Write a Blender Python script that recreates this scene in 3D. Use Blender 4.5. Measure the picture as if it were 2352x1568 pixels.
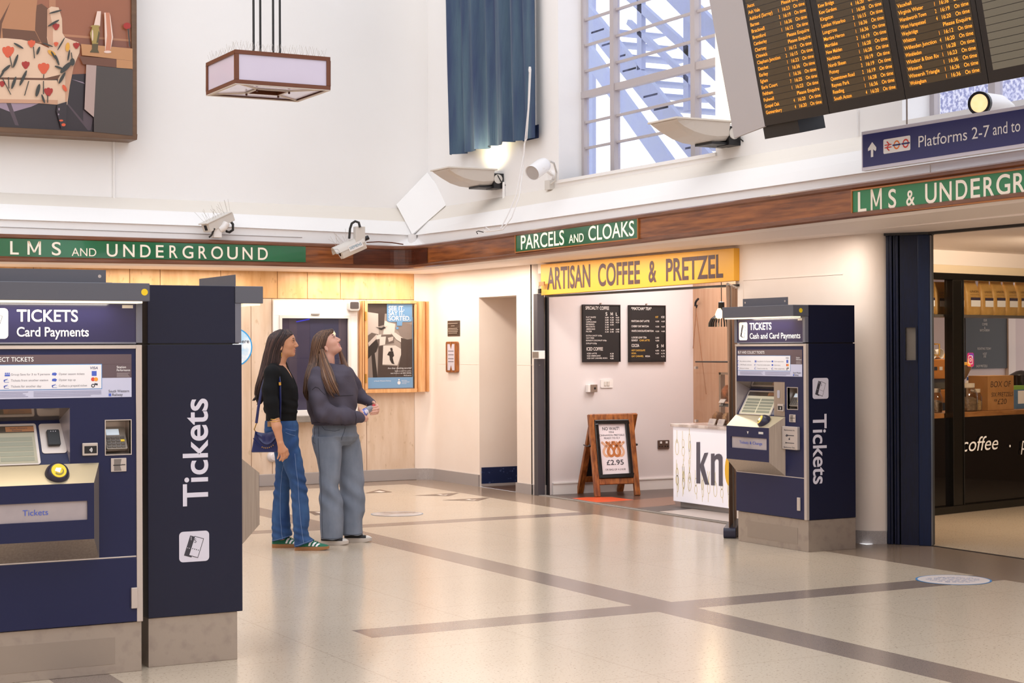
import bpy, bmesh, math, random
import numpy as np
from mathutils import Vector, Matrix

random.seed(7)
for _o in list(bpy.data.objects):
    bpy.data.objects.remove(_o, do_unlink=True)
SC = bpy.context.scene
COL = SC.collection

# ---------------------------------------------------------------- camera
CF, CYAW, CPITCH, CROLL, CH = 3950.0, 0.495, 0.0038, -0.0045, 1.53
_fw = np.array([math.sin(CYAW) * math.cos(CPITCH), math.cos(CYAW) * math.cos(CPITCH), math.sin(CPITCH)])
_rt = np.array([math.cos(CYAW), -math.sin(CYAW), 0.0])
_up = np.cross(_rt, _fw)
CR = _rt * math.cos(CROLL) + _up * math.sin(CROLL)
CU = -_rt * math.sin(CROLL) + _up * math.cos(CROLL)
CW = _fw
cam_data = bpy.data.cameras.new('camera')
cam_data.sensor_width = 36.0
cam_data.sensor_fit = 'HORIZONTAL'
cam_data.lens = CF / 2352.0 * 36.0
cam_data.clip_start = 0.1
cam_data.clip_end = 200
cam = bpy.data.objects.new('camera', cam_data)
COL.objects.link(cam)
cam.matrix_world = Matrix(((CR[0], CU[0], -CW[0], 0), (CR[1], CU[1], -CW[1], 0), (CR[2], CU[2], -CW[2], CH), (0, 0, 0, 1)))
SC.camera = cam

# ---------------------------------------------------------------- daylight, colour management
SC.view_settings.view_transform = 'Standard'
SC.view_settings.look = 'None'
SC.view_settings.gamma = 1.0
SC.view_settings.use_curve_mapping = False
SC.view_settings.exposure = 0.0
W = bpy.data.worlds.new('overcast_sky')
SC.world = W
W.use_nodes = True
_bg = W.node_tree.nodes['Background']
_bg.inputs['Color'].default_value = (0.93, 0.955, 1.0, 1)
_bg.inputs['Strength'].default_value = 1.8
SC.cycles.max_bounces = 7
SC.cycles.diffuse_bounces = 4
SC.cycles.glossy_bounces = 4
SC.cycles.transmission_bounces = 6
SC.cycles.transparent_max_bounces = 16
SC.cycles.caustics_reflective = False
SC.cycles.caustics_refractive = False
SC.cycles.sample_clamp_indirect = 6.0

def spot(name, loc, to, power, col, size=1.4, blend=0.6, rad=0.05):
    d = bpy.data.lights.new(name, 'SPOT')
    d.energy = power; d.color = col; d.spot_size = size; d.spot_blend = blend; d.shadow_soft_size = rad
    o = bpy.data.objects.new(name, d); COL.objects.link(o)
    o.location = loc
    o.rotation_euler = (Vector(to) - Vector(loc)).to_track_quat('-Z', 'Y').to_euler()
    return o

def area(name, loc, to, power, col, sx=0.5, sy=None):
    d = bpy.data.lights.new(name, 'AREA')
    d.energy = power; d.color = col; d.shape = 'RECTANGLE' if sy else 'SQUARE'; d.size = sx
    if sy: d.size_y = sy
    o = bpy.data.objects.new(name, d); COL.objects.link(o)
    o.location = loc
    if to is not None: o.rotation_euler = (Vector(to) - Vector(loc)).to_track_quat('-Z', 'Y').to_euler()
    return o

XW, YW = 8.72, 18.2          # right wall plane (X) and left wall plane (Y) of the hall
WARM = (1.0, 0.90, 0.79)
# warm strip lighting under the soffit along both walls
for y, l, p in ((16.8, 2.4, 21), (14.3, 3.6, 27), (11.3, 1.4, 5), (10.35, .4, 6)):
    area('soffit_strip_light', (XW - 0.38, y, 2.39), None, p, WARM, 0.12, l)
for x in (0.5, 3.0, 5.5, 7.6):
    area('soffit_strip_light', (x, YW - 0.30, 2.385), None, 17, WARM, 2.0 if x < 7 else 1.2, 0.12)
# cafe, corridor and shop lights, then an added passage fill
area('cafe_ceiling_light', (10.0, 14.2, 2.72), (10.0, 14.2, 0), 52, (1.0, 0.96, 0.94), 1.0, 1.6)
area('corridor_ceiling_light', (9.9, 16.5, 2.3), (9.9, 16.5, 0), 3, (1.0, 0.8, 0.62), 0.5, 0.5)
area('coffee_shop_light', (12.2, 13.0, 2.3), (12.2, 13.0, 0), 24, (1.0, 0.82, 0.6), 1.6, 0.6)
area('passage_fill_light', (10.9, 9.8, 2.36), (11.3, 11.6, .9), 95, (1.0, 0.82, 0.6), 0.5, 0.5)  # unseen fill, added and aimed at the shopfront to brighten the bags

# ================================================================ helpers
def ray(px, py):
    return CR * ((px - 1176.0) / CF) - CU * ((py - 784.0) / CF) + CW
def at_w(px, py, w):
    p = ray(px, py) * w; return Vector((p[0], p[1], p[2] + CH))
def at_z(px, py, z=0.0):
    d = ray(px, py); t = (z - CH) / d[2]; return Vector((d[0] * t, d[1] * t, z))
def at_x(px, py, x):
    d = ray(px, py); t = x / d[0]; return Vector((x, d[1] * t, CH + d[2] * t))
def at_y(px, py, y):
    d = ray(px, py); t = y / d[1]; return Vector((d[0] * t, y, CH + d[2] * t))
def FR(o, u, v):
    u = Vector(u).normalized(); v = Vector(v).normalized(); n = u.cross(v)
    M = Matrix.Identity(4)
    for i in range(3):
        M[i][0], M[i][1], M[i][2], M[i][3] = u[i], v[i], n[i], o[i]
    return M
def uv(F, px, py, n=0.0):
    """where the sight line through a pixel meets the plane n of a frame, in that frame's (u, v)"""
    N = np.array([F[i][2] for i in range(3)]); O = np.array([F[i][3] for i in range(3)]) + N * n
    c = np.array([0, 0, CH]); d = ray(px, py)
    p = c + d * (((O - c) @ N) / (d @ N))
    q = p - O
    return (float(q @ np.array([F[i][0] for i in range(3)])), float(q @ np.array([F[i][1] for i in range(3)])))
FL = FR((0, YW, 0), (1, 0, 0), (0, 0, 1))        # on the left wall: u = X, v = Z, n out into the hall
FRW = FR((XW, 0, 0), (0, -1, 0), (0, 0, 1))      # on the right wall: u = -Y, v = Z
FZ = Matrix.Identity(4)

def lin(h):
    h = h.lstrip('#'); out = []
    for i in (0, 2, 4):
        c = int(h[i:i + 2], 16) / 255.0
        out.append(c / 12.92 if c <= 0.04045 else ((c + 0.055) / 1.055) ** 2.4)
    return tuple(out)

MATS = {}
def mat(name, col, rough=0.5, metal=0.0, spec=0.5, emit=0.0, ecol=None, noise=None, stretch=(1, 1, 1), bump=None, col2=None, coat=0.0, sheen=0.0):
    """procedural principled material; noise=(scale, lo, hi) blends towards col2"""
    if name in MATS: return MATS[name]
    m = bpy.data.materials.new(name); m.use_nodes = True
    nt = m.node_tree; b = nt.nodes['Principled BSDF']
    c = lin(col) if isinstance(col, str) else col
    b.inputs['Base Color'].default_value = (*c, 1)
    b.inputs['Roughness'].default_value = rough
    b.inputs['Metallic'].default_value = metal
    b.inputs['Specular IOR Level'].default_value = spec
    b.inputs['Coat Weight'].default_value = coat
    b.inputs['Sheen Weight'].default_value = sheen
    if emit:
        b.inputs['Emission Color'].default_value = (*(lin(ecol) if ecol else c), 1)
        b.inputs['Emission Strength'].default_value = emit
    if noise or bump:
        tc = nt.nodes.new('ShaderNodeTexCoord'); mp = nt.nodes.new('ShaderNodeMapping')
        mp.inputs['Scale'].default_value = stretch
        nt.links.new(tc.outputs['Object'], mp.inputs['Vector'])
    if noise:
        nz = nt.nodes.new('ShaderNodeTexNoise'); nz.inputs['Scale'].default_value = noise[0]; nz.inputs['Detail'].default_value = 6
        nt.links.new(mp.outputs['Vector'], nz.inputs['Vector'])
        rp = nt.nodes.new('ShaderNodeValToRGB')
        rp.color_ramp.elements[0].position = noise[1]; rp.color_ramp.elements[1].position = noise[2]
        c2 = lin(col2) if col2 else tuple(x * 0.8 for x in c)
        rp.color_ramp.elements[0].color = (*c2, 1); rp.color_ramp.elements[1].color = (*c, 1)
        nt.links.new(nz.outputs['Fac'], rp.inputs['Fac'])
        nt.links.new(rp.outputs['Color'], b.inputs['Base Color'])
    if bump:
        nb = nt.nodes.new('ShaderNodeTexNoise'); nb.inputs['Scale'].default_value = bump[0]; nb.inputs['Detail'].default_value = 4
        nt.links.new(mp.outputs['Vector'], nb.inputs['Vector'])
        bp = nt.nodes.new('ShaderNodeBump'); bp.inputs['Strength'].default_value = bump[1]; bp.inputs['Distance'].default_value = bump[2] if len(bump) > 2 else 0.01
        nt.links.new(nb.outputs['Fac'], bp.inputs['Height']); nt.links.new(bp.outputs['Normal'], b.inputs['Normal'])
    MATS[name] = m
    return m

def glass(name, tint=(0.96, 0.98, 1.0), refl=0.06, dirt=0.0, dirtcol='#aab0d8', scale=9.0):
    if name in MATS: return MATS[name]
    m = bpy.data.materials.new(name); m.use_nodes = True
    nt = m.node_tree; nt.nodes.clear()
    out = nt.nodes.new('ShaderNodeOutputMaterial'); tr = nt.nodes.new('ShaderNodeBsdfTransparent'); gl = nt.nodes.new('ShaderNodeBsdfGlossy')
    tr.inputs['Color'].default_value = (*tint, 1); gl.inputs['Roughness'].default_value = 0.02
    mx = nt.nodes.new('ShaderNodeMixShader')
    lw = nt.nodes.new('ShaderNodeLayerWeight'); lw.inputs['Blend'].default_value = 0.25
    mm = nt.nodes.new('ShaderNodeMath'); mm.operation = 'MULTIPLY_ADD'; mm.inputs[1].default_value = 0.3; mm.inputs[2].default_value = refl
    nt.links.new(lw.outputs['Fresnel'], mm.inputs[0]); nt.links.new(mm.outputs[0], mx.inputs[0])
    nt.links.new(tr.outputs[0], mx.inputs[1]); nt.links.new(gl.outputs[0], mx.inputs[2])
    last = mx
    if dirt:
        df = nt.nodes.new('ShaderNodeBsdfTranslucent'); df.inputs['Color'].default_value = (*lin(dirtcol), 1)
        tc = nt.nodes.new('ShaderNodeTexCoord'); nz = nt.nodes.new('ShaderNodeTexNoise'); nz.inputs['Scale'].default_value = scale; nz.inputs['Detail'].default_value = 9
        nz.inputs['Roughness'].default_value = 0.7
        nt.links.new(tc.outputs['Object'], nz.inputs['Vector'])
        rp = nt.nodes.new('ShaderNodeValToRGB'); rp.color_ramp.elements[0].position = 0.42; rp.color_ramp.elements[1].position = 0.75
        rp.color_ramp.elements[1].color = (dirt, dirt, dirt, 1)
        nt.links.new(nz.outputs['Fac'], rp.inputs['Fac'])
        m2 = nt.nodes.new('ShaderNodeMixShader'); nt.links.new(rp.outputs['Color'], m2.inputs[0])
        nt.links.new(mx.outputs[0], m2.inputs[1]); nt.links.new(df.outputs[0], m2.inputs[2]); last = m2
    nt.links.new(last.outputs[0], out.inputs[0])
    MATS[name] = m
    return m

WL = {}                                            # world position of every object's origin
_TXT = {}
def _text(s, bold, shear):
    k = (s, bold, shear)
    if k not in _TXT and s == 'M' and bold > 0:      # heavy sign-writer's M
        a, b, h = 0.13, 0.80, 0.729
        vs = [(0, 0), (a, 0), (a, h), (0, h), (b - a, 0), (b, 0), (b, h), (b - a, h), (0, h), (a, h), (b / 2 + a * .42, .12), (b / 2 - a * .42, .12), (b - a, h), (b, h)]
        _TXT[k] = (vs, [(0, 1, 2, 3), (4, 5, 6, 7), (8, 11, 10, 9), (12, 11, 10, 13)])
    if k not in _TXT:
        cu = bpy.data.curves.new('text', 'FONT'); cu.body = s; cu.size = 1.0; cu.offset = bold; cu.shear = shear; cu.resolution_u = 6 if len(s) < 16 else 3
        o = bpy.data.objects.new('text', cu); COL.objects.link(o)
        bpy.context.view_layer.update()
        dg = bpy.context.evaluated_depsgraph_get()
        me = bpy.data.meshes.new_from_object(o.evaluated_get(dg))
        vs = [(v.co.x, v.co.y) for v in me.vertices]; fs = [tuple(p.vertices) for p in me.polygons]
        bpy.data.objects.remove(o, do_unlink=True); bpy.data.curves.remove(cu); bpy.data.meshes.remove(me)
        _TXT[k] = (vs, fs)
    return _TXT[k]
def _cap():
    vs, _ = _text('H', 0.0, 0.0); return max(v[1] for v in vs)

class MB:
    """collects faces in a frame and links them as ONE mesh object"""
    def __init__(s, F=None):
        s.F = F or FZ; s.v = []; s.f = []; s.m = []; s.s = []
    def add(s, vs, fs, m=0, sm=False, F=None):
        F = F or s.F; o = len(s.v)
        s.v += [tuple(F @ Vector(p)) for p in vs]
        for f in fs:
            s.f.append(tuple(o + i for i in f)); s.m.append(m); s.s.append(sm)
        return s
    def poly(s, pts, m=0): return s.add(pts, [tuple(range(len(pts)))], m)
    def rect(s, u0, u1, v0, v1, n=0.0, m=0): return s.poly([(u0, v0, n), (u1, v0, n), (u1, v1, n), (u0, v1, n)], m)
    def box(s, u0, u1, v0, v1, n0, n1, m=0):
        p = [(u0, v0, n0), (u1, v0, n0), (u1, v1, n0), (u0, v1, n0), (u0, v0, n1), (u1, v0, n1), (u1, v1, n1), (u0, v1, n1)]
        return s.add(p, [(3, 2, 1, 0), (4, 5, 6, 7), (0, 1, 5, 4), (1, 2, 6, 5), (2, 3, 7, 6), (3, 0, 4, 7)], m)
    def hexa(s, p, m=0):
        return s.add(p, [(3, 2, 1, 0), (4, 5, 6, 7), (0, 1, 5, 4), (1, 2, 6, 5), (2, 3, 7, 6), (3, 0, 4, 7)], m)
    def prism(s, pts, n0, n1, m=0, sm=False):
        k = len(pts)
        s.add([(x, y, n0) for x, y in pts] + [(x, y, n1) for x, y in pts], [tuple(range(k - 1, -1, -1)), tuple(range(k, 2 * k))], m)
        return s.add([(x, y, n0) for x, y in pts] + [(x, y, n1) for x, y in pts], [(i, (i + 1) % k, k + (i + 1) % k, k + i) for i in range(k)], m, sm)
    def loft(s, rings, m=0, sm=True, cap=True, close=True):
        k = len(rings[0]); vs = [p for r in rings for p in r]; fs = []
        kk = k if close else k - 1
        for j in range(len(rings) - 1):
            for i in range(kk):
                a, b = j * k + i, j * k + (i + 1) % k
                fs.append((a, b, b + k, a + k))
        s.add(vs, fs, m, sm)
        if cap and close:
            s.add(rings[0], [tuple(range(k - 1, -1, -1))], m); s.add(rings[-1], [tuple(range(k))], m)
        return s
    def tube(s, path, r, n=8, m=0, sm=True, flat=1.0):
        path = [Vector(p) for p in path]; rings = []; N = None
        for i, p in enumerate(path):
            t = (path[min(i + 1, len(path) - 1)] - path[max(i - 1, 0)])
            t = t.normalized() if t.length > 1e-9 else Vector((0, 0, 1))
            if N is None:
                a = Vector((0, 0, 1)) if abs(t.z) < 0.9 else Vector((1, 0, 0)); N = a.cross(t).normalized()
            N = (N - t * N.dot(t)).normalized(); B = t.cross(N)
            rr = r[i] if isinstance(r, (list, tuple)) else r
            rings.append([tuple(p + (N * math.cos(2 * math.pi * q / n) + B * (math.sin(2 * math.pi * q / n) * flat)) * rr) for q in range(n)])
        return s.loft(rings, m, sm)
    def lathe(s, prof, o=(0, 0, 0), ax=(0, 1, 0), n=24, m=0, sm=True, cap=True):
        """prof: (radius, height) along the axis, in the frame"""
        ax = Vector(ax).normalized(); a = Vector((1, 0, 0)) if abs(ax.x) < 0.9 else Vector((0, 0, 1))
        U = ax.cross(a).normalized(); V = ax.cross(U); o = Vector(o)
        return s.loft([[tuple(o + ax * h + (U * math.cos(2 * math.pi * q / n) + V * math.sin(2 * math.pi * q / n)) * max(r, 1e-5)) for q in range(n)] for r, h in prof], m, sm, cap)
    def disc(s, u, v, r, n=0.0, m=0, k=28, rv=None):
        rv = rv or r
        return s.poly([(u + r * math.cos(2 * math.pi * i / k), v + rv * math.sin(2 * math.pi * i / k), n) for i in range(k)], m)
    def rrect(s, u0, u1, v0, v1, r, n0=0.0, n1=None, m=0):
        pts = rr_pts(u0, u1, v0, v1, r)
        if n1 is None: return s.poly([(x, y, n0) for x, y in pts], m)
        return s.prism(pts, n0, n1, m)
    def text(s, t, u, v0, v1, n=0.001, m=0, u1=None, bold=0.0, shear=0.0, rot=0, align='L', xs=1.0):
        """v0 baseline, v1 cap height; u..u1 forces the width"""
        vs, fs = _text(t, bold, shear)
        if not vs: return s
        sc = (v1 - v0) / _cap()
        x0 = min(p[0] for p in vs); x1 = max(p[0] for p in vs)
        sx = sc * xs if u1 is None else (u1 - u) / (x1 - x0)
        off = 0.0
        if u1 is None and align == 'C': off = -(x1 - x0) * sx / 2
        if u1 is None and align == 'R': off = -(x1 - x0) * sx
        out = []
        for a, b in vs:
            du, dv = (a - x0) * sx + off, b * sc
            if rot == 0: out.append((u + du, v0 + dv, n))
            elif rot == 90: out.append((v0 - dv, u + du, n))      # reads upwards; v0 is the baseline u, u the start v
            else: out.append((v0 + dv, u - du, n))                # reads downwards
        return s.add(out, fs, m)
    def build(s, name, mats, parent=None, label=None, cat=None, group=None, kind=None, bevel=0.0, seg=2, origin=None, recalc=True):
        me = bpy.data.meshes.new(name)
        A = np.array(s.v) if s.v else np.zeros((1, 3))
        if parent is not None: O = WL[parent.name]
        elif origin is not None: O = Vector(origin)
        else:
            lo, hi = A.min(0), A.max(0); O = Vector(((lo[0] + hi[0]) / 2, (lo[1] + hi[1]) / 2, lo[2]))
        me.from_pydata([(p[0] - O.x, p[1] - O.y, p[2] - O.z) for p in s.v], [], s.f)
        for p, mi, sm in zip(me.polygons, s.m, s.s):
            p.material_index = mi; p.use_smooth = sm
        for m in (mats if isinstance(mats, (list, tuple)) else [mats]): me.materials.append(m)
        if recalc and len(s.f) < 20000:
            bm = bmesh.new(); bm.from_mesh(me)
            bmesh.ops.remove_doubles(bm, verts=bm.verts, dist=1e-6)
            bmesh.ops.recalc_face_normals(bm, faces=bm.faces); bm.to_mesh(me); bm.free()
        if any(s.s): me.set_sharp_from_angle(angle=.65)
        me.update()
        ob = bpy.data.objects.new(name, me); COL.objects.link(ob)
        if parent is not None: ob.parent = parent
        else: ob.location = O
        WL[ob.name] = Vector(O)
        if bevel:
            b = ob.modifiers.new('bevel', 'BEVEL'); b.width = bevel; b.segments = seg; b.limit_method = 'ANGLE'; b.angle_limit = 0.7
        tag(ob, label, cat, group, kind)
        return ob

def rr_pts(u0, u1, v0, v1, r, k=5):
    out = []
    for cx, cy, a in ((u1 - r, v0 + r, -90), (u1 - r, v1 - r, 0), (u0 + r, v1 - r, 90), (u0 + r, v0 + r, 180)):
        for i in range(k + 1):
            t = math.radians(a + 90 * i / k); out.append((cx + r * math.cos(t), cy + r * math.sin(t)))
    return out
def tag(o, label=None, cat=None, group=None, kind=None):
    if label: o['label'] = label
    if cat: o['category'] = cat
    if group: o['group'] = group
    if kind: o['kind'] = kind
    return o
def thing(name, label, cat, loc, group=None, kind=None):
    o = bpy.data.objects.new(name, None); COL.objects.link(o)
    o.location = loc; o.empty_display_size = 0.1; WL[o.name] = Vector(loc)
    return tag(o, label, cat, group, kind)
def copy_tree(o, parent=None):
    c = o.copy(); COL.objects.link(c)
    if parent is not None: c.parent = parent
    WL[c.name] = WL[o.name].copy()
    for ch in [x for x in o.children]: copy_tree(ch, c)
    return c
def lerp(a, b, t): return a + (b - a) * t

# ================================================================ materials
def stone(name, a, b, fleck):
    """vertically veined stone with small dark pits"""
    m = mat(name, a, .35, noise=(2.2, .3, .62), col2=b, stretch=(5, 5, .9), bump=(30, .05)); nt = m.node_tree; bs = nt.nodes['Principled BSDF']; src = bs.inputs['Base Color'].links[0].from_socket
    tc = nt.nodes.new('ShaderNodeTexCoord'); mp = nt.nodes.new('ShaderNodeMapping'); mp.inputs['Scale'].default_value = (1, 1, .45); nz = nt.nodes.new('ShaderNodeTexNoise'); nz.inputs['Scale'].default_value = 20; nz.inputs['Detail'].default_value = 5
    nt.links.new(tc.outputs['Object'], mp.inputs['Vector']); nt.links.new(mp.outputs['Vector'], nz.inputs['Vector'])
    rp = nt.nodes.new('ShaderNodeValToRGB'); rp.color_ramp.elements[0].position = .62; rp.color_ramp.elements[1].position = .72; rp.color_ramp.elements[1].color = (.6, .6, .6, 1); nt.links.new(nz.outputs['Fac'], rp.inputs['Fac'])
    mx = nt.nodes.new('ShaderNodeMix'); mx.data_type = 'RGBA'; nt.links.new(rp.outputs['Color'], mx.inputs[0]); nt.links.new(src, mx.inputs[6]); mx.inputs[7].default_value = (*lin(fleck), 1); nt.links.new(mx.outputs[2], bs.inputs['Base Color'])
    return m
M = dict(
    cream=mat('cream_wall_paint', '#efe1d6', 0.55, noise=(1.5, 0.2, 0.6), col2='#ead9cc', bump=(40, 0.04)),
    white=mat('white_wall_paint', '#f7f5f4', 0.6, noise=(0.7, 0.2, 0.7), col2='#f2efed', bump=(30, 0.05)),
    soffit=mat('white_soffit_paint', '#efe3dc', 0.6),
    trav=stone('travertine', '#dec8b4', '#d0b69d', '#b39878'),
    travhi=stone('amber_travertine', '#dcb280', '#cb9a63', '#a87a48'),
    skirt=mat('grey_terrazzo', '#b6adaa', 0.4, noise=(300, 0.40, 0.60), col2='#938b89'),
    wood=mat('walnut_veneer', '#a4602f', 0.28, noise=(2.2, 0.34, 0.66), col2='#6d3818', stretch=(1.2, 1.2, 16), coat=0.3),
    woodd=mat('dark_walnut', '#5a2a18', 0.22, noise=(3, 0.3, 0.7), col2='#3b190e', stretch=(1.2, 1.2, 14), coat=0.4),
    woodtrim=mat('walnut_trim', '#865236', 0.3, noise=(3, 0.3, 0.7), col2='#643a24', stretch=(1, 1, 10), coat=0.3),
    honey=mat('honey_oak', '#e5b27e', 0.3, noise=(5, 0.3, 0.7), col2='#d0955c', stretch=(8, 8, 0.7), coat=0.3),
    pine=mat('stained_pine', '#a8652f', 0.4, noise=(6, 0.35, 0.65), col2='#6b3715', stretch=(6, 6, 1.0), coat=0.2),
    green=mat('sign_green', '#1c7145', 0.12, noise=(2, 0.3, 0.7), col2='#176039', coat=0.4),
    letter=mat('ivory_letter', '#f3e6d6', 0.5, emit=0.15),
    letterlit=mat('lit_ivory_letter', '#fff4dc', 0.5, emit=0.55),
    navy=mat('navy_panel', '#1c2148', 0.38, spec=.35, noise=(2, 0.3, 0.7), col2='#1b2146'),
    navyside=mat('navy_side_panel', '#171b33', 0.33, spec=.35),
    header=mat('navy_header_glass', '#29284f', 0.15, coat=0.3),
    grey=mat('grey_canopy', '#5b5c66', 0.45),
    steel=mat('brushed_steel', '#b3a69b', 0.34, metal=0.65, noise=(8, 0.3, 0.7), col2='#a2958a', stretch=(12, 12, 0.4)),
    steellt=mat('light_steel', '#cbbfb8', 0.34, metal=0.35),
    plinth=mat('scuffed_steel', '#ada095', 0.42, metal=0.45, noise=(14, 0.3, 0.5), col2='#a0938a', bump=(60, 0.04)),
    black=mat('black_plastic', '#17161a', 0.4),
    blackgloss=mat('black_gloss', '#0f0e10', 0.15),
    whitep=mat('white_plastic', '#ece8e6', 0.4),
    offwhite=mat('off_white_plastic', '#d8d2cb', 0.45),
    yellow=mat('yellow_plastic', '#f2cf24', 0.4),
    txtw=mat('white_print', '#f4f2f4', 0.5),
    txtdim=mat('pale_grey_print', '#cfcad6', 0.5),
    txtk=mat('dark_print', '#3c3a44', 0.5),
    txtb=mat('blue_print', '#4a63c4', 0.5),
    brass=mat('gold_metal', '#d9ab55', 0.25, metal=0.9),
    cable=mat('black_cable', '#22201f', 0.5),
    concrete=mat('grey_concrete', '#8d857e', 0.7, noise=(20, 0.3, 0.7)),
)

# ================================================================ the setting
def floor_mat(name, base, base2, fleck, fdens=0.60, rough=0.2, joints=True, fs=70):
    m = bpy.data.materials.new(name); m.use_nodes = True; nt = m.node_tree; b = nt.nodes['Principled BSDF']; L = nt.links.new
    b.inputs['Roughness'].default_value = rough; b.inputs['Specular IOR Level'].default_value = 0.55
    tc = nt.nodes.new('ShaderNodeTexCoord')
    n1 = nt.nodes.new('ShaderNodeTexNoise'); n1.inputs['Scale'].default_value = 1.3; n1.inputs['Detail'].default_value = 3
    n2 = nt.nodes.new('ShaderNodeTexNoise'); n2.inputs['Scale'].default_value = fs; n2.inputs['Detail'].default_value = 3
    for n in (n1, n2): L(tc.outputs['Object'], n.inputs['Vector'])
    mix = nt.nodes.new('ShaderNodeMix'); mix.data_type = 'RGBA'
    mix.inputs[6].default_value = (*lin(base), 1); mix.inputs[7].default_value = (*lin(base2), 1); L(n1.outputs['Fac'], mix.inputs[0])
    rp = nt.nodes.new('ShaderNodeValToRGB'); rp.color_ramp.elements[0].position = fdens; rp.color_ramp.elements[1].position = fdens + 0.10; L(n2.outputs['Fac'], rp.inputs['Fac'])
    m2 = nt.nodes.new('ShaderNodeMix'); m2.data_type = 'RGBA'; L(rp.outputs['Color'], m2.inputs[0]); L(mix.outputs[2], m2.inputs[6]); m2.inputs[7].default_value = (*lin(fleck), 1)
    last = m2
    if joints:                                          # fine joints between the cast slabs
        sp = nt.nodes.new('ShaderNodeSeparateXYZ'); L(tc.outputs['Object'], sp.inputs[0])
        fac = None
        for ax, per, off in (('X', 1.11, 0.0), ('Y', 1.19, 0.35)):
            a = nt.nodes.new('ShaderNodeMath'); a.operation = 'ADD'; a.inputs[1].default_value = 50 + off; L(sp.outputs[ax], a.inputs[0])
            q = nt.nodes.new('ShaderNodeMath'); q.operation = 'MODULO'; q.inputs[1].default_value = per; L(a.outputs[0], q.inputs[0])
            c = nt.nodes.new('ShaderNodeMath'); c.operation = 'LESS_THAN'; c.inputs[1].default_value = 0.006; L(q.outputs[0], c.inputs[0])
            if fac is None: fac = c
            else:
                mxx = nt.nodes.new('ShaderNodeMath'); mxx.operation = 'MAXIMUM'; L(fac.outputs[0], mxx.inputs[0]); L(c.outputs[0], mxx.inputs[1]); fac = mxx
        h = nt.nodes.new('ShaderNodeMath'); h.operation = 'MULTIPLY'; h.inputs[1].default_value = 0.35; L(fac.outputs[0], h.inputs[0])
        m3 = nt.nodes.new('ShaderNodeMix'); m3.data_type = 'RGBA'; L(h.outputs[0], m3.inputs[0]); L(last.outputs[2], m3.inputs[6]); m3.inputs[7].default_value = (*lin('#8d7a68'), 1); last = m3
    L(last.outputs[2], b.inputs['Base Color'])
    return m
F_BEIGE = floor_mat('beige_terrazzo', '#cdbda9', '#c6b49e', '#8f7f6e', 0.60)
F_STRIP = floor_mat('grey_terrazzo_strip', '#8f7f75', '#85756c', '#6b5e57', 0.56, fs=150)
F_BORD = floor_mat('brown_terrazzo_border', '#93806f', '#8a7767', '#6c5d52', 0.57, fs=150)

def hall_floor():
    mb = MB(); xs = [-6, 1.9, 2.18, 3.67, 5.47, 5.75, 8.17, 8.72, 9.09]; ys = [-5, 8.37, 8.65, 13.55, 13.80, 17.65, 18.2]
    for i in range(len(xs) - 1):
        for j in range(len(ys) - 1):
            x, y = (xs[i] + xs[i + 1]) / 2, (ys[j] + ys[j + 1]) / 2; k = 0
            if x > 8.72 and y > 10.4: continue
            if x > 8.17 or y > 17.65: k = 2
            elif 5.47 < x < 5.75 or (8.37 < y < 8.65 and x > 3.67) or 13.55 < y < 13.8 or (1.9 < x < 2.18 and y < 8.65): k = 1
            mb.rect(xs[i], xs[i + 1], ys[j], ys[j + 1], 0, k)
    mb.rect(8.72, 9.09, 8.65, 10.4, 0, 2)
    mb.build('floor', [F_BEIGE, F_STRIP, F_BORD], kind='structure', origin=(0, 0, 0), recalc=False)
hall_floor()
p = MB(); p.rect(9.09, 15, 5.0, 12.6, 0, 0); p.build('floor_passage', [F_BEIGE], kind='structure', origin=(0, 0, 0), recalc=False)
p = MB(); p.box(9.075, 9.10, -5, 10.2, -0.01, 0.004); p.build('trim_1', [M['black']], kind='structure')

# ---- left wall: travertine slabs below the soffit, white plaster above
ZT = 2.40
def left_wall():
    mb = MB(FL); vsp = uv(FL, 800, 687)[1]
    up = [-6] + [uv(FL, x, 650)[0] for x in (77, 298, 368, 507, 637, 706, 782)] + [8.53]
    lo = [-6] + [uv(FL, x, 900)[0] for x in (300, 430, 577, 625, 790, 842)] + [8.53]
    g = 0.0035
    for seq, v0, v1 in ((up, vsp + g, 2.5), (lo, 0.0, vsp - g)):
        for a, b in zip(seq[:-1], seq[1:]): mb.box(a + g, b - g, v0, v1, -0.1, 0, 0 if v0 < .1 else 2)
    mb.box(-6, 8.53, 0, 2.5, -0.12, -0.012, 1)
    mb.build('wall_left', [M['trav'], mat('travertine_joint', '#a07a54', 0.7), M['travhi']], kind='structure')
    m2 = MB(FL); m2.box(-6, 9.2, 2.5, 9.0, -0.3, 0.0); m2.build('wall_left_upper', [M['white']], kind='structure')
left_wall()
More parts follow.
